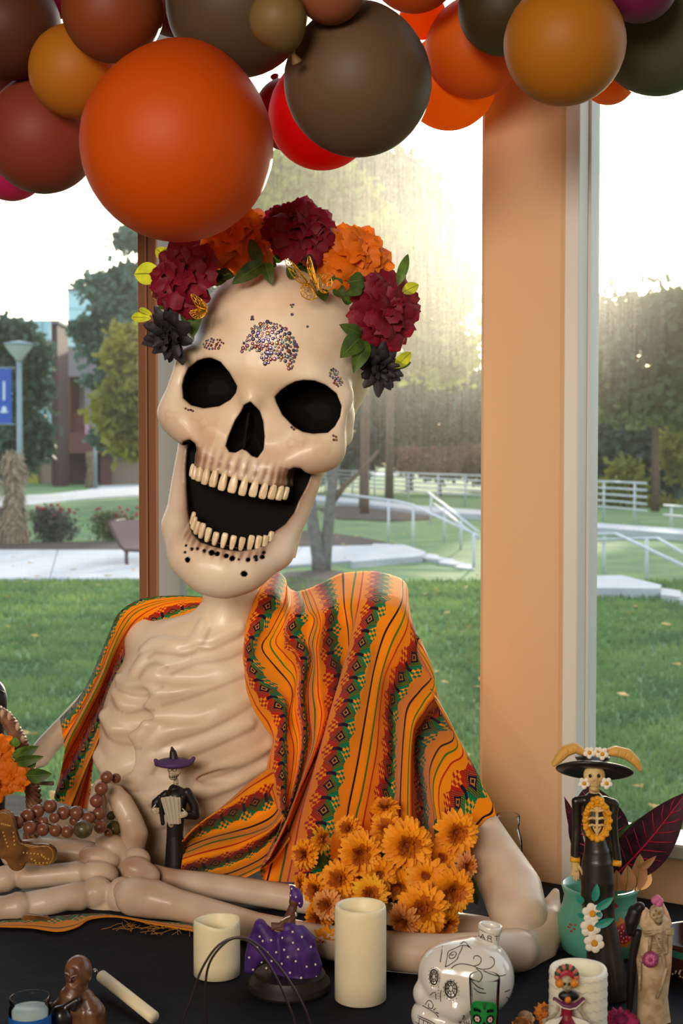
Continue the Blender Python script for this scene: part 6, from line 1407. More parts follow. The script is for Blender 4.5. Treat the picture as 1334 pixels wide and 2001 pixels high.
L_ += [[z(340, 545), z(352, 500), z(368, 455)], [z(380, 575), z(400, 510), z(415, 475), z(480, 455), z(540, 440), z(500, 490), z(480, 520), z(430, 550), z(380, 575)], [z(415, 500), z(440, 478), z(480, 478), z(465, 505), z(425, 515), z(415, 500)], [z(430, 495), z(460, 490)], [z(540, 440), z(580, 440), z(612, 456)], [z(520, 435), z(560, 425), z(600, 445)], [z(520, 430), z(530, 415)], [z(540, 432), z(560, 414)]]
L_ += [[z(430, 582), z(460, 560), z(520, 548), z(600, 555), z(680, 580), z(760, 580), z(800, 555), z(795, 520), z(765, 505)], [z(620, 560), z(670, 545), z(688, 515), z(665, 492), z(632, 495), z(622, 515)], [z(640, 575), z(680, 605), z(688, 640), z(660, 675), z(638, 662)], [z(700, 590), z(760, 620), z(840, 648), z(900, 654)]]
L_ += [[z(600, 670), z(650, 715), z(700, 735)], [z(615, 725), z(660, 760), z(720, 770)], [z(890, 790), z(940, 795)], [z(905, 850), z(930, 880), z(925, 940), z(900, 965)], [z(970, 820), z(975, 870), z(950, 930)], [z(890, 980), z(915, 1010), z(905, 1060)]]
L_ += [[z(255, 830), z(275, 800), z(300, 790)], [z(300, 800), z(300, 830), z(305, 860)], [z(345, 765), z(338, 810), z(342, 875)], [z(215, 925), z(235, 890), z(260, 885), z(280, 915), z(265, 945), z(240, 935), z(245, 910)], [z(190, 935), z(250, 955), z(300, 980), z(325, 1010)], [z(280, 955), z(300, 935)], [z(300, 965), z(325, 975)]]
L_ += [[z(585+i*14, 925+abs(i-2)*4), z(592+i*13, 975)] for i in range(5)]+[[z(488+abs(i-2)*6, 1030+i*20), z(518, 1035+i*18)] for i in range(5)]+[[z(520, 965), z(538, 970), z(522, 1000)], [z(540, 1040), z(560, 1080), z(600, 1085), z(640, 1110), z(640, 1080)], [z(560, 1040), z(572, 1075), z(585, 1040)], [z(590, 1060), z(575, 1110), z(545, 1110)]]
L_ += [[z(150, 1020), z(250, 1045), z(340, 1090), z(385, 1130), z(370, 1180)], [z(130, 1080), z(200, 1100), z(280, 1130), z(350, 1165)], [z(150, 1035), z(250, 1062), z(335, 1105)]]+[[z(165+i*34, 1035+i*13), z(160+i*33, 1085+i*13)] for i in range(7)]+[[z(150+i*34, 1100+i*13), z(145+i*33, 1140+i*13)] for i in range(6)]
g.draw('line_drawings', L_, 1.0, m_ink, cs)
for (ex, ey, rx, ry) in ((285, 668, 36, 66), (428, 758, 52, 76)):
    LL = [[z(ex+rx*k*math.cos(t_), ey+ry*k*math.sin(t_)) for t_ in np.linspace(0, 6.28, 17)] for k in (1.0, .9, .65, .35)]+[[z(ex+rx*.3*math.cos(t_), ey+ry*.3*math.sin(t_)), z(ex+rx*math.cos(t_), ey+ry*math.sin(t_))] for t_ in np.linspace(0, 5.5, 8)]
    g.draw('eye_web', LL, .9, m_ink, cs); g.dots('eye_dots', [z(ex+rx*1.28*math.cos(t_), ey+ry*1.2*math.sin(t_)) for t_ in np.linspace(0, 5.9, 15)], 1.1, m_ink, cs)
g.dots('nose_dots', [z(322, 740+i*28) for i in range(5)], 1.2, m_ink, cs)
class Neck:
    """front of the leaning bottle neck"""
    def __init__(s, Y): s.Y = Y
    def draw(s, name, lines, r, m, parent):
        mb = MB()
        for ln in lines:
            pts_ = []
            for (x, y) in ln:
                t_ = (y-1805)/(1842-1805); u = x-(958-5*t_); rr = float(np.interp(y, [1800, 1812, 1818, 1842, 1850], [24.6, 24.6, 22.4, 20.4, 21.4]))
                u = max(-rr*.98, min(rr*.98, u)); pts_.append(P(x, y, s.Y)+Vector((0, -math.sqrt(rr*rr-u*u)*s.Y/F, 0)))
            mb.tube(pts_, r*s.Y/F, 5)
        return mb.build(name, m, parent)
a_, b_ = P(958, 1805, Y), P(953, 1846, Y); dn_ = (a_-b_); Rn_ = rot_to(dn_); pxm = Y/F
MB().lathe([(q*pxm, w_*pxm) for q, w_ in ((24, -6), (21, 2), (20, 8), (22, 27), (24, 31), (24.2, 38), (23, 41), (19, 41), (17, 34), (16, 10), (1, 9))], b_, 40, Rn_).build('bottle_neck', m_cer, cs)
nk = Neck(Y)
def lettering(g, text, x0, y0, x1, y1, hgt, m, parent, wt=.9, name='lettering'):
    S5 = {'A': [[(0, 1), (.5, 0), (1, 1)], [(.2, .62), (.8, .62)]], 'R': [[(0, 1), (0, 0), (.8, .05), (.9, .3), (.7, .5), (0, .5)], [(.4, .5), (1, 1)]], 'T': [[(0, 0), (1, 0)], [(.5, 0), (.5, 1)]]}
    n = len(text); L = []
    for i, ch in enumerate(text):
        for s_ in S5[ch]:
            q = []
            for (a, b) in s_: t_ = (i+.12+.62*a)/n; q.append((x0+(x1-x0)*t_, y0+(y1-y0)*t_+hgt*(b-.5)))
            L += [[q[j], q[j+1]] for j in range(len(q)-1)]
    g.draw(name, L, wt, m, parent)
lettering(nk, 'ART', 935, 1824, 976, 1829, 9, m_ink, cs, .8)
nk.draw('fine_print', [[z(690+i*13, 318+i*3.7), z(697+i*13, 320+i*3.7)] for i in range(10)]+[[z(685+i*13, 385+i*4), z(692+i*13, 387+i*4)] for i in range(9)], .9, m_ink, cs)
# shot glass with green skull print
Y = 1.86; sg, R, h = jar('clear shot glass with a green sugar skull print in front of the white skull bottle', 954, 31, Y, 1908, [(.72, 0), (.78, .02), (.80, .12), (.88, .5), (1, .97), (.99, 1.0)], 'shot glass', 'shot_glass')
def onglass(px, py, off=.0006):
    u = (px-954)/31*R; zz_ = ZS(py, Y)-TZ; rr = np.interp(zz_/h, [0, .12, .5, .97], [.76, .80, .88, 1])*R+off; u = max(-rr*.98, min(rr*.98, u)); return Vector((u, -math.sqrt(max(rr*rr-u*u, 0)), zz_))
def decal(outline, m, off, name, n=1):
    oc = np.mean(outline, 0); mb = MB(); q = outline; ring = [oc+(np.array(p)-oc)*k for k in (1, .66, .33) for p in q]; N_ = len(q)
    vs = [onglass(p[0], p[1], off) for p in ring]+[onglass(oc[0], oc[1], off)]; fs = [(j*N_+i, j*N_+(i+1) % N_, (j+1)*N_+(i+1) % N_, (j+1)*N_+i) for j in range(2) for i in range(N_)]+[(2*N_+i, 2*N_+(i+1) % N_, 3*N_) for i in range(N_)]
    mb.add(vs, fs); return mb.build(name, m, sg, world=False)
ell_ = lambda cx, cy, rx, ry, n=16: [z(cx+rx*math.cos(t_), cy+ry*math.sin(t_)) for t_ in np.linspace(0, 6.283, n, endpoint=False)]
m_grn = mat('green_print', '1E8A3C', .5)
decal([z(*p) for p in [(655, 960), (680, 925), (760, 912), (840, 930), (872, 965), (878, 1040), (860, 1110), (830, 1150), (820, 1230), (700, 1230), (690, 1150), (660, 1110), (648, 1040)]], m_grn, .0006, 'skull_print')
for ex in (700, 812):
    decal(ell_(ex, 1075, 36, 40), m_ink, .0010, 'print_eye'); 
    for t_ in np.linspace(0, 5.2, 6): decal(ell_(ex+15*math.cos(t_), 1075+17*math.sin(t_), 8, 9, 8), mat('print_petal', 'E7CFC0', .5), .0014, 'eye_flower')
    decal(ell_(ex, 1075, 8, 9, 8), mat('print_red', 'C4402E', .5), .0018, 'eye_flower')
    for t_ in (-.9, -.45, 0, .45, .9): decal(ell_(ex+(30 if ex > 750 else -30)*math.sin(t_)*1.0, 1010-14*math.cos(t_), 9, 16, 8), m_ink, .0010, 'print_brow')
decal([z(760-22, 1140), z(748, 1100), z(760, 1090), z(772, 1100), z(782, 1140)], m_ink, .0010, 'print_nose')
for i in range(5): decal([z(742+i*9, 925), z(745+i*9, 925), z(752+i*4, 985), z(750+i*4, 985)], m_ink, .0010, 'print_line')
# tall lady figurine with the broad hat
m_cat = mat('satin_black', '15130F', .35, spec=.5, coat=.15, c2='2A2622', vscale=25); m_ivory = mat('ivory_clay', 'D9BE86', .6, c2='C0A068', vscale=60); m_yel = mat('yellow_clay', 'E0A018', .6, c2='C8840E', vscale=80); m_ochre = mat('ochre_feather', 'C99A4A', .6)
Y = 2.075; ct = empty('lady_figurine', (XS(1165, Y), Y, TZ), 'tall skeleton lady figurine in a long black dress and broad black hat', 'figurine')
z = lambda x, y: (1034+x/4.447, 1440+y/4.447)
g = PV(1070, 1545, 1260, 1985, Y, 60, 1.6)
g.c([z(560, 560), z(570, 700), z(575, 880), z(590, 1000), z(590, 1100), z(590, 1250), z(592, 1400)], [20, 25, 21, 26, 30, 33, 31], 6)
g.c([(1167, 1755), (1172, 1800), (1180, 1860), (1185, 1920), (1190, 1968)], [30, 30, 34, 40, 42], 10); g.c([(1190, 1900), (1215, 1950), (1230, 1972)], [20, 16, 9], 10)
for x0, x1 in ((1150, 1140), (1165, 1165), (1180, 1195), (1190, 1220)): g.c([(x0, 1780, -32), (x1, 1960, -46)], [2, 3], 4, 'c')
g.c([z(470, 550), z(405, 560), z(410, 620), z(410, 800), z(395, 1040)+(-4,)], [9, 9, 9, 8, 8], 4); g.c([z(660, 555), z(740, 585), z(725, 680), z(735, 860), z(765, 1080)], [9, 9, 9, 8, 8], 4)
g.c([z(740, 590), z(735, 560)], [7, 4], 3); g.build('black_dress', m_cat, ct)
b1 = PV(1125, 1545, 1200, 1650, Y, 60, 1.0); yc = z(570, 700)
b1.e(yc[0], yc[1], 28, 42, 8, d=-22, k=1); b1.e(yc[0], yc[1]+1, 20, 32, 20, d=-34, k=2, mode='c')
for i in range(16):
    t_ = i/16*6.283; b1.e(yc[0]+25*math.cos(t_), yc[1]+37*math.sin(t_), 5, 5, 5, d=-26, k=1)
for q in ((540, 520), (575, 510), (610, 525), (560, 550), (600, 555)): b1.e(*z(*q), 6, 5, 5, d=-20, k=1)
b1.build('yellow_collar', m_yel, ct)
b2 = PV(1130, 1540, 1195, 1645, Y, 60, .9); b2.c([z(568, 590)+(-24,), z(568, 820)+(-25,)], [3, 3], 1)
for i, yy in enumerate((620, 685, 745)):
    for sg_ in (-1, 1): b2.c([z(568, yy)+(-25,), z(568+sg_*45, yy-12)+(-27,), z(568+sg_*85, yy+8)+(-22,)], [2.4, 2.6, 2.2], 1)
for sg_ in (-1, 1): b2.c([z(568, 600)+(-24,), z(568+sg_*60, 580)+(-24,)], [2.2, 2], 1); b2.c([z(568, 815)+(-25,), z(568+sg_*30, 760)+(-25,)], [2, 2], 1)
b2.build('rib_bones', m_ivory, ct)
hd = PV(1120, 1485, 1195, 1565, Y, 40, .8); hd.e(*z(548, 312), 21, 20, 16, d=-20); hd.c([z(548, 385)+(-18,), z(550, 410)+(-18,)], [12, 11], 5); hd.c([z(560, 430), z(565, 520)], [10, 10], 3)
for xx in (505, 580): hd.e(*z(xx, 310), 4.6, 5.6, 6, d=-35, k=1.2, mode='c')
hd.e(*z(542, 358), 2, 3.4, 4, d=-36, k=1, mode='c'); hd.build('skull_face', m_ivory, ct); hd.dots('eye_hollows', [z(505, 311), z(580, 311)], 3.6, m_blk2, ct)
hd.draw('tooth_lines', [[z(508+i*12, 395), z(509+i*12, 412)] for i in range(7)], .5, mat('umber_line', '7A5A30', .6), ct)
ht = PV(1075, 1455, 1250, 1550, Y, 120, 1.4); hx, hy = z(566, 292); a5, a28 = math.radians(5), math.radians(27)
HR = np.array([[math.cos(a5), 0, math.sin(a5)], [-math.sin(a5)*math.sin(a28), math.cos(a28), math.cos(a5)*math.sin(a28)], [-math.sin(a5)*math.cos(a28), -math.sin(a28), math.cos(a5)*math.cos(a28)]]).T
ht.v.ell((hx, 0, hy), (76, 56, 11), HR, 1); ht.v.ell(tuple(np.array([hx, 0, hy])+HR[:, 2]*11), (66, 47, 9), HR, 2, 'c'); ht.e(*z(550, 180), 34, 10, 30, d=0, k=8); ht.build('hat', m_cat, ct)
for fl, pts_ in ((0, [(455, 115, 0), (380, 75, 0), (300, 100, 0), (240, 160, -2), (195, 215, -4)]), (1, [(650, 120, 0), (740, 105, 0), (830, 130, 0), (900, 190, -2), (935, 255, -4)])):
    fp_ = PV(1070, 1448, 1255, 1505, Y, 60, 1.0); q = [z(a, b)+(d-24,) for a, b, d in pts_]; fp_.c(q, [6, 10, 11, 9, 4], 4); fp_.c([(a, b, d+14) for a, b, d in q], [5, 8, 8, 6, 3], 5)
    for i in range(6):
        t_ = (i+.5)/6*(len(q)-1); j = int(t_); f_ = t_-j; a_ = np.array(q[j])*(1-f_)+np.array(q[min(j+1, 4)])*f_; fp_.c([(a_[0], a_[1]+8, a_[2]-11), (a_[0]+(6 if fl else -6), a_[1]-9, a_[2]-8)], [1.1, .8], 1.5, 'c')
    fp_.build('hat_feather', m_ochre, ct)
def daisy(cx, cy, r, Y, parent, d=-12, n=6, cm=None, pmt=None, name='clay_flower'):
    f_ = PV(cx-r*1.8, cy-r*1.8, cx+r*1.8, cy+r*1.8, Y, 50, .8)
    for i in range(n): a_ = i*6.283/n+.3; f_.e(cx+r*.8*math.cos(a_), cy+r*.8*math.sin(a_), r*.55, r*.55, r*.3, d=d, k=.8)
    o = f_.build(name, pmt or m_wht, parent); c_ = PV(cx-r, cy-r, cx+r, cy+r, Y, 50, .7); c_.e(cx, cy, r*.42, r*.42, r*.4, d=d-r*.2, k=1); c_.build('flower_centre', cm or m_yel, parent)
for q in ((490, 100, 9), (600, 110, 9.5), (565, 90, 7)): daisy(*z(q[0], q[1]), q[2], Y, ct, -40, 5)
for q in ((452, 372, 9), (645, 372, 9)): daisy(*z(q[0], q[1]), q[2], Y, ct, -30, 5)
z4 = lambda x, y: (1000+x/4, 1700+y/4)
for q in ((598, 285, 15), (583, 395, 15), (612, 512, 15)): daisy(*z4(q[0], q[1]), q[2], Y, ct, -42, 6)
m_teal = mat('teal_clay', '1E8A80', .5)
for (x0, y0, x1, y1, w_) in ((560, 260, 495, 190, 14), (640, 250, 665, 105, 16), (650, 310, 795, 210, 17), (660, 360, 700, 330, 12), (640, 440, 800, 378, 17), (560, 370, 510, 340, 10)):
    a_, b_ = z4(x0, y0), z4(x1, y1); leaf(a_[0], a_[1], b_[0], b_[1], w_, Y-.034, Y-.036, m_teal, ct, 'clay_leaf', .05, .3, n=8)
for x0, y0, x1 in ((358, 1062, 435), (722, 1095, 795)): MB().tube([P(*z(x0, y0), Y-.006), P(*z(x1, y0+8), Y-.006)], .0045, 8).build('yellow_cuff', m_yel, ct)
hn = PV(1105, 1670, 1145, 1745, Y, 40, .8); hn.c([z(400, 1085), z(400, 1140)], [9, 8], 3)
for i, (dx, ln) in enumerate(((-28, 1200), (-10, 1235), (8, 1245), (24, 1230))): hn.c([z(400+dx*.6, 1140)+(-2,), z(400+dx, 1190)+(-3,), z(398+dx*1.1, ln)+(-2,)], [3, 2.6, 2], .6)
hn.c([z(420, 1110)+(-4,), z(445, 1150)+(-6,), z(455, 1185)+(-6,)], [3, 2.8, 2], .8); hn.build('hand', m_ivory, ct)
hm = PV(1195, 1935, 1245, 1985, Y, 60, 1.0); hm.c([(1196, 1974, -30), (1215, 1968, -26), (1232, 1955, -10), (1235, 1950, 8)], [7, 8, 7, 5], 3); hm.build('yellow_hem', m_yel, ct)
# turquoise painted pot with croton leaves and corn husks
m_tq = mat('turquoise_glaze', '5FA890', .3, coat=.3, c2='4A927E', vscale=12)
Y = 2.27; pt = empty('painted_pot', (XS(1185, Y), Y, TZ), 'turquoise painted pot with an orange flower behind the tall lady figurine', 'pot'); s_ = Y/F
prof = [(58, 1935), (63, 1920), (68, 1890), (76, 1850), (84, 1815), (83, 1790), (74, 1768), (70, 1750), (75, 1735), (77, 1729), (72, 1727), (66, 1745), (60, 1800), (2, 1805)]
MB().lathe([(r*s_, max(ZS(y, Y)-TZ, .0005)) for r, y in prof], n=48).build('pot_body', m_tq, pt, world=False)
zb_ = prof
def onpot(px, py, off=.001):
    h_ = ZS(py, Y)-TZ; ys = [p[1] for p in prof[:10]]; rr = np.interp(py, ys[::-1], [p[0] for p in prof[:10]][::-1])*s_+off; u = (px-1185)*s_; u = max(-rr*.99, min(rr*.99, u)); return Vector((u, -math.sqrt(rr*rr-u*u), h_))
def potdecal(outl, m, off, name):
    oc = np.mean(outl, 0); N_ = len(outl); ring = [oc+(np.array(p)-oc)*k for k in (1, .6, .3) for p in outl]; vs = [onpot(p[0], p[1], off) for p in ring]+[onpot(oc[0], oc[1], off)]
    fs = [(j*N_+i, j*N_+(i+1) % N_, (j+1)*N_+(i+1) % N_, (j+1)*N_+i) for j in range(2) for i in range(N_)]+[(2*N_+i, 2*N_+(i+1) % N_, 3*N_) for i in range(N_)]
    mb = MB(); mb.add(vs, fs); return mb.build(name, m, pt, world=False)
def petals(cx, cy, r, n, amp): return [(cx+r*(1+amp*math.cos(n*t_))*math.cos(t_), cy+r*(1+amp*math.cos(n*t_))*math.sin(t_)) for t_ in np.linspace(0, 6.283, n*6, endpoint=False)]
potdecal(petals(1217, 1799, 27, 14, .13), mat('pot_orange', 'C8741A', .5), .0008, 'painted_flower'); potdecal(petals(1217, 1799, 19, 8, .03), mat('pot_red', 'A82A2A', .5), .0014, 'painted_flower_ring'); potdecal(petals(1217, 1799, 9, 8, .05), mat('pot_maroon', '6A2230', .5), .0020, 'painted_flower_heart')
for k, rr in ((10, 14), (7, 7)):
    for i in range(k): t_ = i*6.283/k; potdecal(petals(1217+rr*math.cos(t_), 1799+rr*math.sin(t_), 1.7, 3, 0), mat('pot_pink', 'D89AA0', .5), .0026, 'painted_dot')
for i, q in enumerate(((1118, 1790), (1124, 1796), (1119, 1802), (1126, 1788), (1115, 1796))): potdecal(petals(q[0], q[1], 2, 3, 0), MATS['pot_red'], .0015, 'painted_dot')
potdecal([(1190, 1744), (1200, 1742), (1208, 1750), (1196, 1755), (1188, 1752)], MATS['pot_red'], .0015, 'painted_petal')
m_cro = leafmat('croton_maroon', '3C1E28', '20121A', .2, .25, 20); m_crg = leafmat('croton_green', '3F5A1E', '2C421A', .3, .3, 20); m_vein = mat('crimson_vein', 'B0203E', .45); m_veing = mat('lime_vein', '7E9A2E', .5)
pl = empty('croton_plant', (XS(1190, Y), Y, ZS(1760, Y)), 'croton plant with glossy maroon leaves and crimson veins growing from the turquoise pot', 'plant')
def croton(x0, y0, x1, y1, w_, Y0, Y1, m, mv, nv=7, bow=.1):
    a, b = P(x0, y0, Y0), P(x1, y1, Y1); d = b-a; L__ = d.length; t = d.normalized(); v = Vector((0, -1, .2)); v = (v-t*v.dot(t)).normalized(); s = t.cross(v); hw = w_/2*(Y0+Y1)/2/F
    wf = lambda q: hw*(max(0, math.sin(PI*min(1, q*1.02)**.85))**.75)
    def f(u, q): k = u*2-1; return a+t*(L__*q)+s*(k*wf(q))+v*(bow*L__*math.sin(PI*q)+.18*abs(k)*wf(q))
    mb = MB(); mb.grid(f, 10, 20); o = mb.build('leaf', m, pl)
    mv_ = MB(); mv_.tube([f(.5, q)+v*.0012 for q in np.linspace(0, .98, 12)], [hw*.055*(1-.7*i/11) for i in range(12)], 5)
    for i in range(nv):
        q = .12+.76*i/nv
        for sg_ in (-1, 1): mv_.tube([f(.5, q)+v*.001, f(.5+sg_*.22, min(q+.07, .99))+v*.001, f(.5+sg_*.42, min(q+.13, .99))+v*.0008], [hw*.03, hw*.024, hw*.01], 4)
    mv_.build('leaf_veins', mv, pl)
croton(1196, 1716, 1342, 1546, 96, 2.27, 2.20, m_cro, m_vein, 8); croton(1188, 1712, 1250, 1598, 66, 2.28, 2.26, m_crg, m_veing, 8); croton(1180, 1715, 1150, 1530, 120, 2.30, 2.38, m_cro, m_vein, 7); croton(1150, 1715, 1102, 1556, 26, 2.30, 2.36, m_cro, m_vein, 5); croton(1130, 1720, 1116, 1640, 22, 2.28, 2.26, m_cro, m_vein, 4); croton(1190, 1715, 1206, 1590, 40, 2.30, 2.34, m_cro, m_vein, 5)
for i in range(6): MB().tube([(XS(1180+i*4, 2.27), 2.26+.01*i, ZS(1715, Y)), (XS(1185, 2.27), 2.27, ZS(1795, Y))], .003, 6).build('stem', mst, pl)
hk = empty('corn_husks', (XS(1235, Y), Y-.02, ZS(1730, Y)), 'folded tan corn husks tucked into the turquoise pot below the leaves', 'husks'); m_hsk = leafmat('corn_husk', 'D9A676', 'C08E60', .35, .7, 25)
for q in ((1204, 1742, 1204, 1700, 30, 2.22, 2.21), (1222, 1742, 1226, 1690, 34, 2.215, 2.21), (1240, 1742, 1250, 1668, 34, 2.22, 2.22), (1250, 1740, 1262, 1690, 30, 2.24, 2.25), (1240, 1700, 1282, 1672, 16, 2.22, 2.20), (1198, 1742, 1190, 1712, 26, 2.23, 2.23)): leaf(*q, m_hsk, hk, 'husk_leaf', .1, .5)
# wedding couple
m_cpl = mat('aged_bone_resin', 'C4AC86', .55, c2='86704E', vscale=90, bump=.4, bscale=120); m_cplg = mat('pale_gown', 'D6BC9A', .55, c2='B0946E', vscale=70)
Y = 1.98; wc = empty('wedding_couple', (XS(1270, Y), Y, TZ), 'pale skeleton bride and groom figurine embracing, bride veiled with pink flowers, right edge', 'figurine')
g = PV(1215, 1740, 1330, 2030, Y, 60, 1.2); z = z4
g.c([z(1120, 380), z(1110, 450), z(1090, 560), z(1080, 700), z(1090, 850), z(1090, 1050), z(1090, 1280)], [20, 22, 22, 27, 26, 27, 31], 5); g.c([z(1190, 400), z(1215, 560), z(1205, 800), z(1180, 1000), z(1200, 1280)], [10, 9, 8, 8, 14], 5); g.c([z(1030, 330), z(1040, 420)], [10, 12], 4)
for i in range(9): x = 985+i*25; g.c([z(x, 880+((i*37) % 60))+(-34,), z(x-8+i*2, 1280)+(-40,)], [1.2, 2.2], 2.5, 'c')
g.build('gown', m_cplg, wc)
h1 = PV(1260, 1750, 1310, 1830, Y, 50, .8); h1.e(*z(1112, 310), 14, 16, 12, d=-18); h1.e(*z(1125, 370), 8, 9, 9, d=-20)
for xx, yy in ((1085, 320), (1128, 308)): h1.e(*z(xx, yy), 3.4, 4, 5, d=-30, k=1, mode='c')
h1.build('bride_skull', m_cpl, wc); h1.dots('eye_hollows', [z(1085, 322), z(1128, 310)], 2.6, mat('ochre_eye', '8A5A1E', .5), wc); h1.draw('nose_and_mouth', [[z(1110, 338), z(1104, 348)], [z(1104, 375), z(1128, 380), z(1145, 372)], [z(1098, 290), z(1100, 270)]], .8, m_blk2, wc)
for q in ((1135, 225), (1155, 245), (1115, 240), (1145, 262)): MB().ball(P(*z(*q), Y-.014), .0055, n=8, m=6).build('pink_flower', mat('pink_clay', 'C46A92', .6), wc)
bn_ = PV(1230, 1780, 1320, 1960, Y, 60, .9)
for q in ([(1010, 455, -28), (1060, 440, -34), (1130, 440, -34)], [(1020, 475, -28), (1080, 455, -34), (1110, 430, -34)], [(1060, 470, -28), (1045, 580, -30), (1030, 700, -30)], [(1090, 470, -28), (1130, 560, -32), (1160, 610, -30)], [(1185, 480, -24), (1180, 610, -26)], [(1180, 740, -26), (1140, 860, -32), (1100, 950, -34)], [(990, 670, -28), (1040, 690, -32)], [(1150, 620, -28), (1170, 720, -26)], [(980, 640, -26), (975, 900, -24)]): bn_.c([z(a, b)+(d,) for a, b, d in q], [2.8]*len(q), 1)
for i in range(5):
    bn_.c([z(1185, 425+i*11)+(-26,), z(1245, 430+i*12)+(-20,)], [1.7, 1.3], .5); bn_.c([z(1010, 440+i*8)+(-26,), z(1045, 436+i*10)+(-32,)], [1.5, 1.3], .5)
for i in range(8): bn_.c([z(1060, 500+i*20)+(-22,), z(1110, 494+i*20)+(-27,), z(1150, 500+i*20)+(-22,)], [1.6, 1.8, 1.6], 1)
bn_.build('bones', m_cpl, wc)
cl = PV(1220, 1755, 1262, 1990, Y, 60, 1.1); cl.c([z(1000, 290), z(960, 330), z(935, 400), z(925, 480)], [10, 14, 14, 9], 4); cl.c([z(985, 500)+(6,), z(950, 700)+(8,), z(935, 900)+(8,), z(925, 1100)+(8,)], [10, 9, 8, 6], 4); cl.build('black_cloak', m_blk2, wc)
MB().ball(P(*z(1080, 700), Y-.026), (.0115, .008, .0115), n=12, m=8).build('bouquet', mat('rose_clay', 'B84A7A', .6, bump=.8, bscale=500), wc)
for i in range(9): a_ = i*.7; MB().ball(P(*z(1080+26*math.cos(a_), 700+26*math.sin(a_)), Y-.031), .0035, n=7, m=5).build('bouquet_bloom', MATS['pink_clay'], wc)
vl = PV(1280, 1755, 1325, 2030, Y, 50, 1.1); vl.c([z(1160, 270)+(4,), z(1195, 350)+(2,), z(1235, 430)+(4,)], [7, 8, 5], 4); vl.c([z(1235, 520)+(8,), z(1225, 760)+(8,), z(1200, 1000)+(8,), z(1220, 1260)+(8,)], [7, 7, 6, 8], 4); vl.build('veil', mat('veil_pink_cream', 'D8A890', .6, c2='C4AC86', vscale=30), wc)
# painted clay bowl on the right edge
m_bwl = mat('brown_glaze', '3E2018', .2, coat=.6)
def bowl_(label, cx, Y, prof, m, name='clay_bowl'):
    s_ = Y/F; root = empty(name, (XS(cx, Y), Y, TZ), label, 'bowl'); MB().lathe([(r*s_, max(ZS(y, Y)-TZ, .0004)) for r, y in prof], n=48, cap=True).build('bowl', m, root, world=False); return root, s_
bw, s_ = bowl_('dark brown glazed bowl with cream dots cut by the right edge', 1392, 2.17, [(50, 1915), (72, 1905), (86, 1870), (90, 1835), (89, 1828), (84, 1830), (78, 1865), (40, 1890), (1, 1892)], m_bwl)
def band(y0, y1, r0, r1, m, nm): MB().lathe([(r0*s_, ZS(y0, 2.17)-TZ), (r1*s_, ZS(y1, 2.17)-TZ)], n=48, cap=False).build(nm, m, bw, world=False)
band(1838, 1852, 90.8, 89, mat('teal_stripe', '2F6E5E', .4), 'teal_band')
for k in range(12):
    a_ = PI+.25+k*.10
    for t_ in np.linspace(0, 6.28, 8, endpoint=False)[:1 if k % 3 else 8]:
        r = 82*s_; MB().ball((r*math.cos(a_)+.006*math.cos(t_)*(k % 3 == 0), r*math.sin(a_)-.001, ZS(1880, 2.17)-TZ+.006*math.sin(t_)*(k % 3 == 0)), .0016, n=6, m=4).build('cream_dot', mat('cream_dot_paint', 'C9B9A0', .5), bw, world=False)
bw2, s_ = bowl_('terracotta saucer peeking out behind the bony elbow', 1052, 2.36, [(34, 1838), (44, 1832), (58, 1800), (60, 1792), (57, 1790), (50, 1815), (1, 1822)], mat('terracotta', 'B8765A', .7, var=.15, vscale=20), 'clay_saucer')
# seated little lady with fan skirt
Y = 1.80; sl = empty('seated_lady_figurine', (XS(1105, Y), Y, TZ), 'small seated skeleton lady in a crimson bodice and flower crown before the white candle', 'figurine'); z = z4
g = PV(1060, 1895, 1170, 2100, Y, 60, 1.0); g.c([z(430, 1050), z(430, 1130), z(430, 1180)], [12, 11, 14], 3); g.c([z(430, 1200), z(430, 1290), z(430, 1500)], [16, 34, 50], 10); g.build('crimson_dress', mat('crimson_clay', '8A1A34', .45), sl)
g2 = PV(1075, 1930, 1145, 1975, Y, 50, .8); g2.e(*z(438, 975), 20, 11, 10, d=-6); g2.build('black_bodice', m_blk2, sl)
g3 = PV(1070, 1935, 1150, 1970, Y, 50, .8); g3.c([z(330, 1000)+(-6,), z(385, 1035)+(-13,), z(440, 1045)+(-16,), z(495, 1035)+(-13,), z(550, 1000)+(-6,)], [4, 4.5, 4.5, 4.5, 4], 1); g3.build('ruffle', mat('plum_ruffle', '6A2A52', .5), sl)
g4 = PV(1070, 1950, 1150, 1970, Y, 50, .7); g4.c([z(325, 1010)+(-10,), z(385, 1050)+(-18,), z(440, 1058)+(-21,), z(495, 1050)+(-18,), z(555, 1008)+(-10,)], [1.2]*5, 1); g4.build('white_piping', m_wht, sl)
h1 = PV(1085, 1895, 1135, 1950, Y, 40, .7); h1.e(*z(422, 870), 13, 14, 12, d=-4); h1.e(*z(425, 912), 8, 7, 8, d=-8); h1.c([z(430, 930), z(432, 960)], [4, 4], 2)
for xx in (402, 442): h1.e(*z(xx, 875), 4, 4.4, 6, d=-16, k=1, mode='c')
h1.build('skull_head', m_bn, sl); h1.dots('eye_hollows', [z(402, 876), z(442, 876)], 3.6, m_blk2, sl); h1.draw('mouth', [[z(408, 912), z(425, 918), z(444, 912)], [z(424, 888), z(423, 894)]], .8, m_blk2, sl)
hr = PV(1080, 1885, 1140, 1925, Y, 40, .8); hr.c([z(365, 860)+(4,), z(380, 815), z(425, 795), z(475, 815), z(490, 860)+(4,)], [5, 7, 8, 7, 5], 3); hr.build('red_hair', mat('red_clay', 'A82A3C', .5), sl)
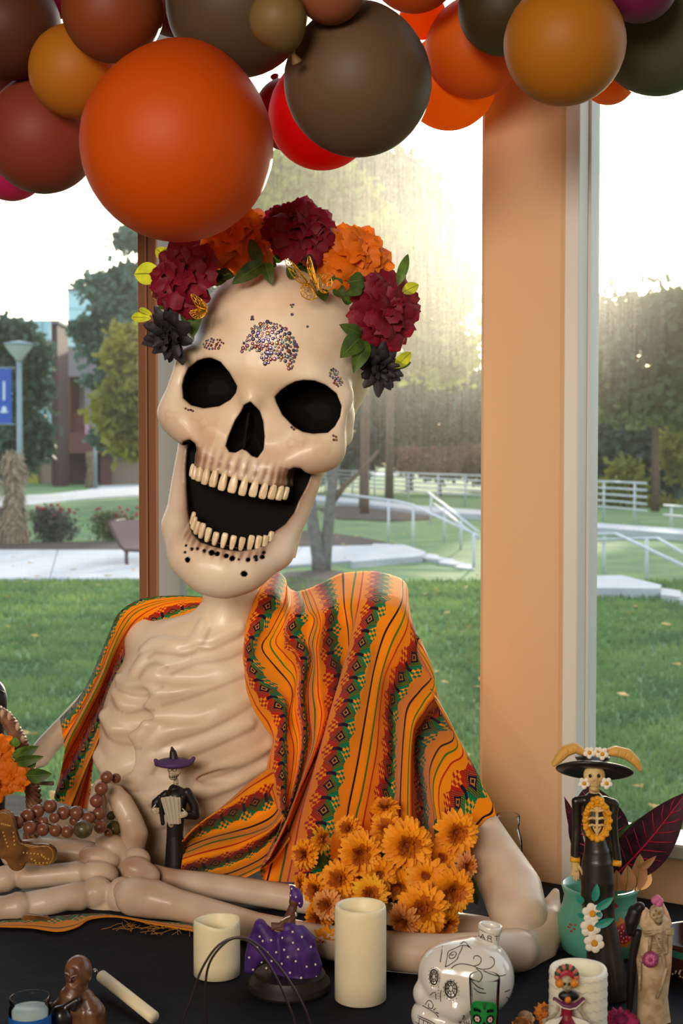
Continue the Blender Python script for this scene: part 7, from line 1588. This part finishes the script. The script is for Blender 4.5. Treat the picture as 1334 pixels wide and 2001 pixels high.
for i in range(11): t_ = PI+PI*i/10; MB().ball(P(*z(428+76*math.cos(t_), 835+78*math.sin(t_)), Y-.002), .0042, n=7, m=5).build('crown_flower', [mat('salmon_clay', 'C86A5A', .5), mat('leaf_clay', '1E4A2E', .5)][i % 2], sl)
for xx in (372, 484): MB().ball(P(*z(xx, 885), Y-.006), .0058, n=9, m=6).build('orange_earring', mat('orange_clay', 'D8821E', .5), sl)
MB().ball(P(*z(436, 1015), Y-.016), .0042, n=8, m=6).build('orange_brooch', MATS['orange_clay'], sl)
for k_, q in enumerate(([(350, 1020), (355, 1080), (320, 1130), (270, 1150)], [(525, 1020), (520, 1080), (560, 1140), (600, 1190), (640, 1230)])):
    ar = PV(1030, 1940, 1180, 2030, Y, 60, .8); ar.c([z(a, b)+(-8,) for a, b in q], [3.2]*len(q), 1)
    for i in range(4): ar.c([z(275, 1145+i*8)+(-10,), z(235, 1150+i*12)+(-12,)] if k_ == 0 else [z(630, 1215+i*8)+(-8,), z(665, 1225+i*12)+(-10,)], [1.5, 1.2], .5)
    ar.build('arm_bone', m_bn, sl)
sk_ = MB()
for i in range(14):
    a_ = 2.9+i*.045; 
    for sg_ in (-1, 1):
        p0 = P(*z(430+sg_*40, 1150), Y-.022); p1 = P(*z(430+sg_*(90+i*9), 1140+i*6+12*abs(i-7)), Y-.03); p2 = P(*z(430+sg_*(150+i*3), 1210+i*14), Y-.028)
        if i % 2 == 0: sk_.tube([p0, p1, p2], [.0008, .0022, .0016], 5)
sk_.build('striped_skirt_ribs', m_wht, sl)
g5 = PV(1030, 1985, 1180, 2090, Y, 60, 1.2); g5.e(*z(430, 1290), 52, 34, 26, d=-2); g5.build('black_skirt', m_blk2, sl)
# foam petals and felt flower lying on the cloth
def scallop(label, cx, cy, r, Y, m, face=(0, -.6, .8), n=9, cat='petals', name='felt_flower'):
    c = P(cx, cy, Y); R = rot_to(Vector(face)); rw = r*Y/F; mb = MB(); k = n*6
    ring = lambda q, z_: [R @ Vector((rw*q*(1+.10*math.cos(n*t_))*math.cos(t_), rw*q*(1+.10*math.cos(n*t_))*math.sin(t_), z_+.002*math.sin(n*t_))) for t_ in np.linspace(0, 6.283, k, endpoint=False)]
    vs = ring(1, 0)+ring(.6, .003)+ring(.2, .001)+ring(.2, -.002)+ring(.6, 0)+ring(1, -.0025); fs = [(j*k+i, j*k+(i+1) % k, (j+1)*k+(i+1) % k, (j+1)*k+i) for j in range(5) for i in range(k)]+[(5*k+i, 5*k+(i+1) % k, (i+1) % k, i) for i in range(k)]
    mb.add(vs, fs); root = empty(name, c, label, cat); mb.build('petal_ring', m, root, world=False)
    mb = MB(); mb.lathe([(.22*rw, .001), (.18*rw, .005), (.01, .006)], (0, 0, 0), 12, R); mb.build('centre', m, root, world=False); return root
m_fo = mat('foam_orange', 'CC7A22', .8, bump=.3, bscale=200); m_fy = mat('foam_pale', 'DDB07A', .8); m_fp = mat('felt_pink', 'B83070', .85, bump=.3, bscale=300)
scallop('orange scalloped foam flower left of the seated figurine, upper one', 1066, 1982, 24, 1.93, m_fo, (.3, -.7, .7), 12, 'flower', 'foam_flower'); scallop('pale scalloped foam flower at the bottom edge, beside the orange ones', 1026, 1992, 17, 1.90, m_fy, (-.2, -.6, .8), 9, 'flower', 'foam_flower'); scallop('orange scalloped foam flower in the bottom edge, lower left one', 1018, 2006, 20, 1.87, m_fo, (-.2, -.6, .8), 10, 'flower', 'foam_flower')
scallop('pink scalloped felt flower on the cloth right of the white candle', 1212, 1996, 34, 1.96, m_fp, (0, -.45, .9), 14, 'flower')
# wreath of flowers at the left edge
wr = empty('flower_wreath', P(10, 1600, 2.62), 'vine wreath with orange silk flowers and green leaves at the left edge', 'wreath'); m_vine = mat('vine_brown', '9A6E52', .7, c2='6A4430', vscale=40)
wp = [(-60, 1380), (-20, 1385), (6, 1398), (24, 1424), (38, 1450), (48, 1480), (56, 1510), (64, 1545), (66, 1590), (60, 1640), (50, 1730)]
for k in range(6):
    q = cat_rom([tuple(P(x, y, 2.66)) for x, y in wp], 6); pts_ = []
    for i, v in enumerate(q): a_ = i*.75+k*1.05; pts_.append(Vector(v)+Vector((.012*math.cos(a_), .012*math.sin(a_), .004*math.sin(a_*2))))
    MB().tube(pts_, .0042, 6).build('vine', m_vine, wr)
for (x, y) in ((0, 1395), (14, 1400), (30, 1420), (40, 1445), (52, 1475), (60, 1505), (66, 1530)): MB().ball(P(x+4, y, 2.63), (.004, .004, .008), n=7, m=5).build('bud', mat('vine_bud', 'C8A88C', .6), wr)
PM['ora2'] = [petal_mesh('petal', mat('x_or', 'E8600C', .6) if False else leafmat('petal_deep_orange', 'F07414', 'D8520C', .35, .6, 60), .62, .30, .05, i+9, .1) for i in range(3)]
for i, (x, y, r, Y) in enumerate(((-8, 1466, 30, 2.58), (24, 1516, 30, 2.56), (-14, 1532, 30, 2.55))): flower('wreath_flower', None, x, y, r*1.32, Y, (.15, -.95, .1), MATS['petal_deep_orange'], [(9, -80, 1.0, .1, 1), (8, -58, .98, .1, 1), (7, -36, .9, .1, .9), (4, -15, .75, .1, .8)], 'o', 60+i, wr, PM['ora'])
for q in ((24, 1480, 76, 1458, 26, 2.56, 2.55), (26, 1490, 86, 1478, 22, 2.55, 2.54), (50, 1515, 102, 1512, 30, 2.54, 2.53), (30, 1460, 30, 1440, 22, 2.57, 2.57), (56, 1500, 70, 1480, 18, 2.55, 2.55)): leaf(*q, m_leafd, wr)
MB().tube([P(64, 1530, 2.58), P(103, 1531, 2.56)], [.0032, .0042], 7).build('twig', mat('twig_grey', '6A5A4A', .8), wr)
g = PV(-40, 1325, 20, 1760, 2.72, 40, 2.0); g.e(-12, 1372, 26, 44, 26, k=1); g.c([(-14, 1400), (-14, 1560), (-14, 1700)], [22, 24, 26], 6); root = empty('black_figure', P(-12, 1700, 2.72), 'dark rounded figure just peeking in at the left edge above the wreath', 'figure'); g.build('body', m_blk2, root)
g = PV(-40, 1335, 20, 1400, 2.72, 40, 1.0); g.c([(-6, 1342, -18), (8, 1352, -10)], [4, 3], 1); g.build('ear', m_blk2, root)

GR = {'balloon': 'balloons of the overhead garland', 'pillar_candle': 'pillar candles on the table', 'tree': 'trees beyond the windows', 'shrub': 'shrubs below the trees', 'rose_bush': 'rose bushes in the mulch bed', 'corn_shock': 'corn stalk bundles on the lawn',
      'handrail': 'white railings outdoors', 'garden_steps': 'concrete steps outdoors', 'lamp_post': 'lamp posts outdoors', 'butterfly': 'gold butterflies on the headband', 'foam_flower': 'foam flowers beside the small figurine', 'brick_building': 'campus buildings', 'glass_building': 'campus buildings', 'pale_building': 'campus buildings', 'brick_tower': 'campus buildings'}
for o in bpy.data.objects:
    if o.parent is None and o.get('category') and o.name.split('.')[0] in GR: o['group'] = GR[o.name.split('.')[0]]
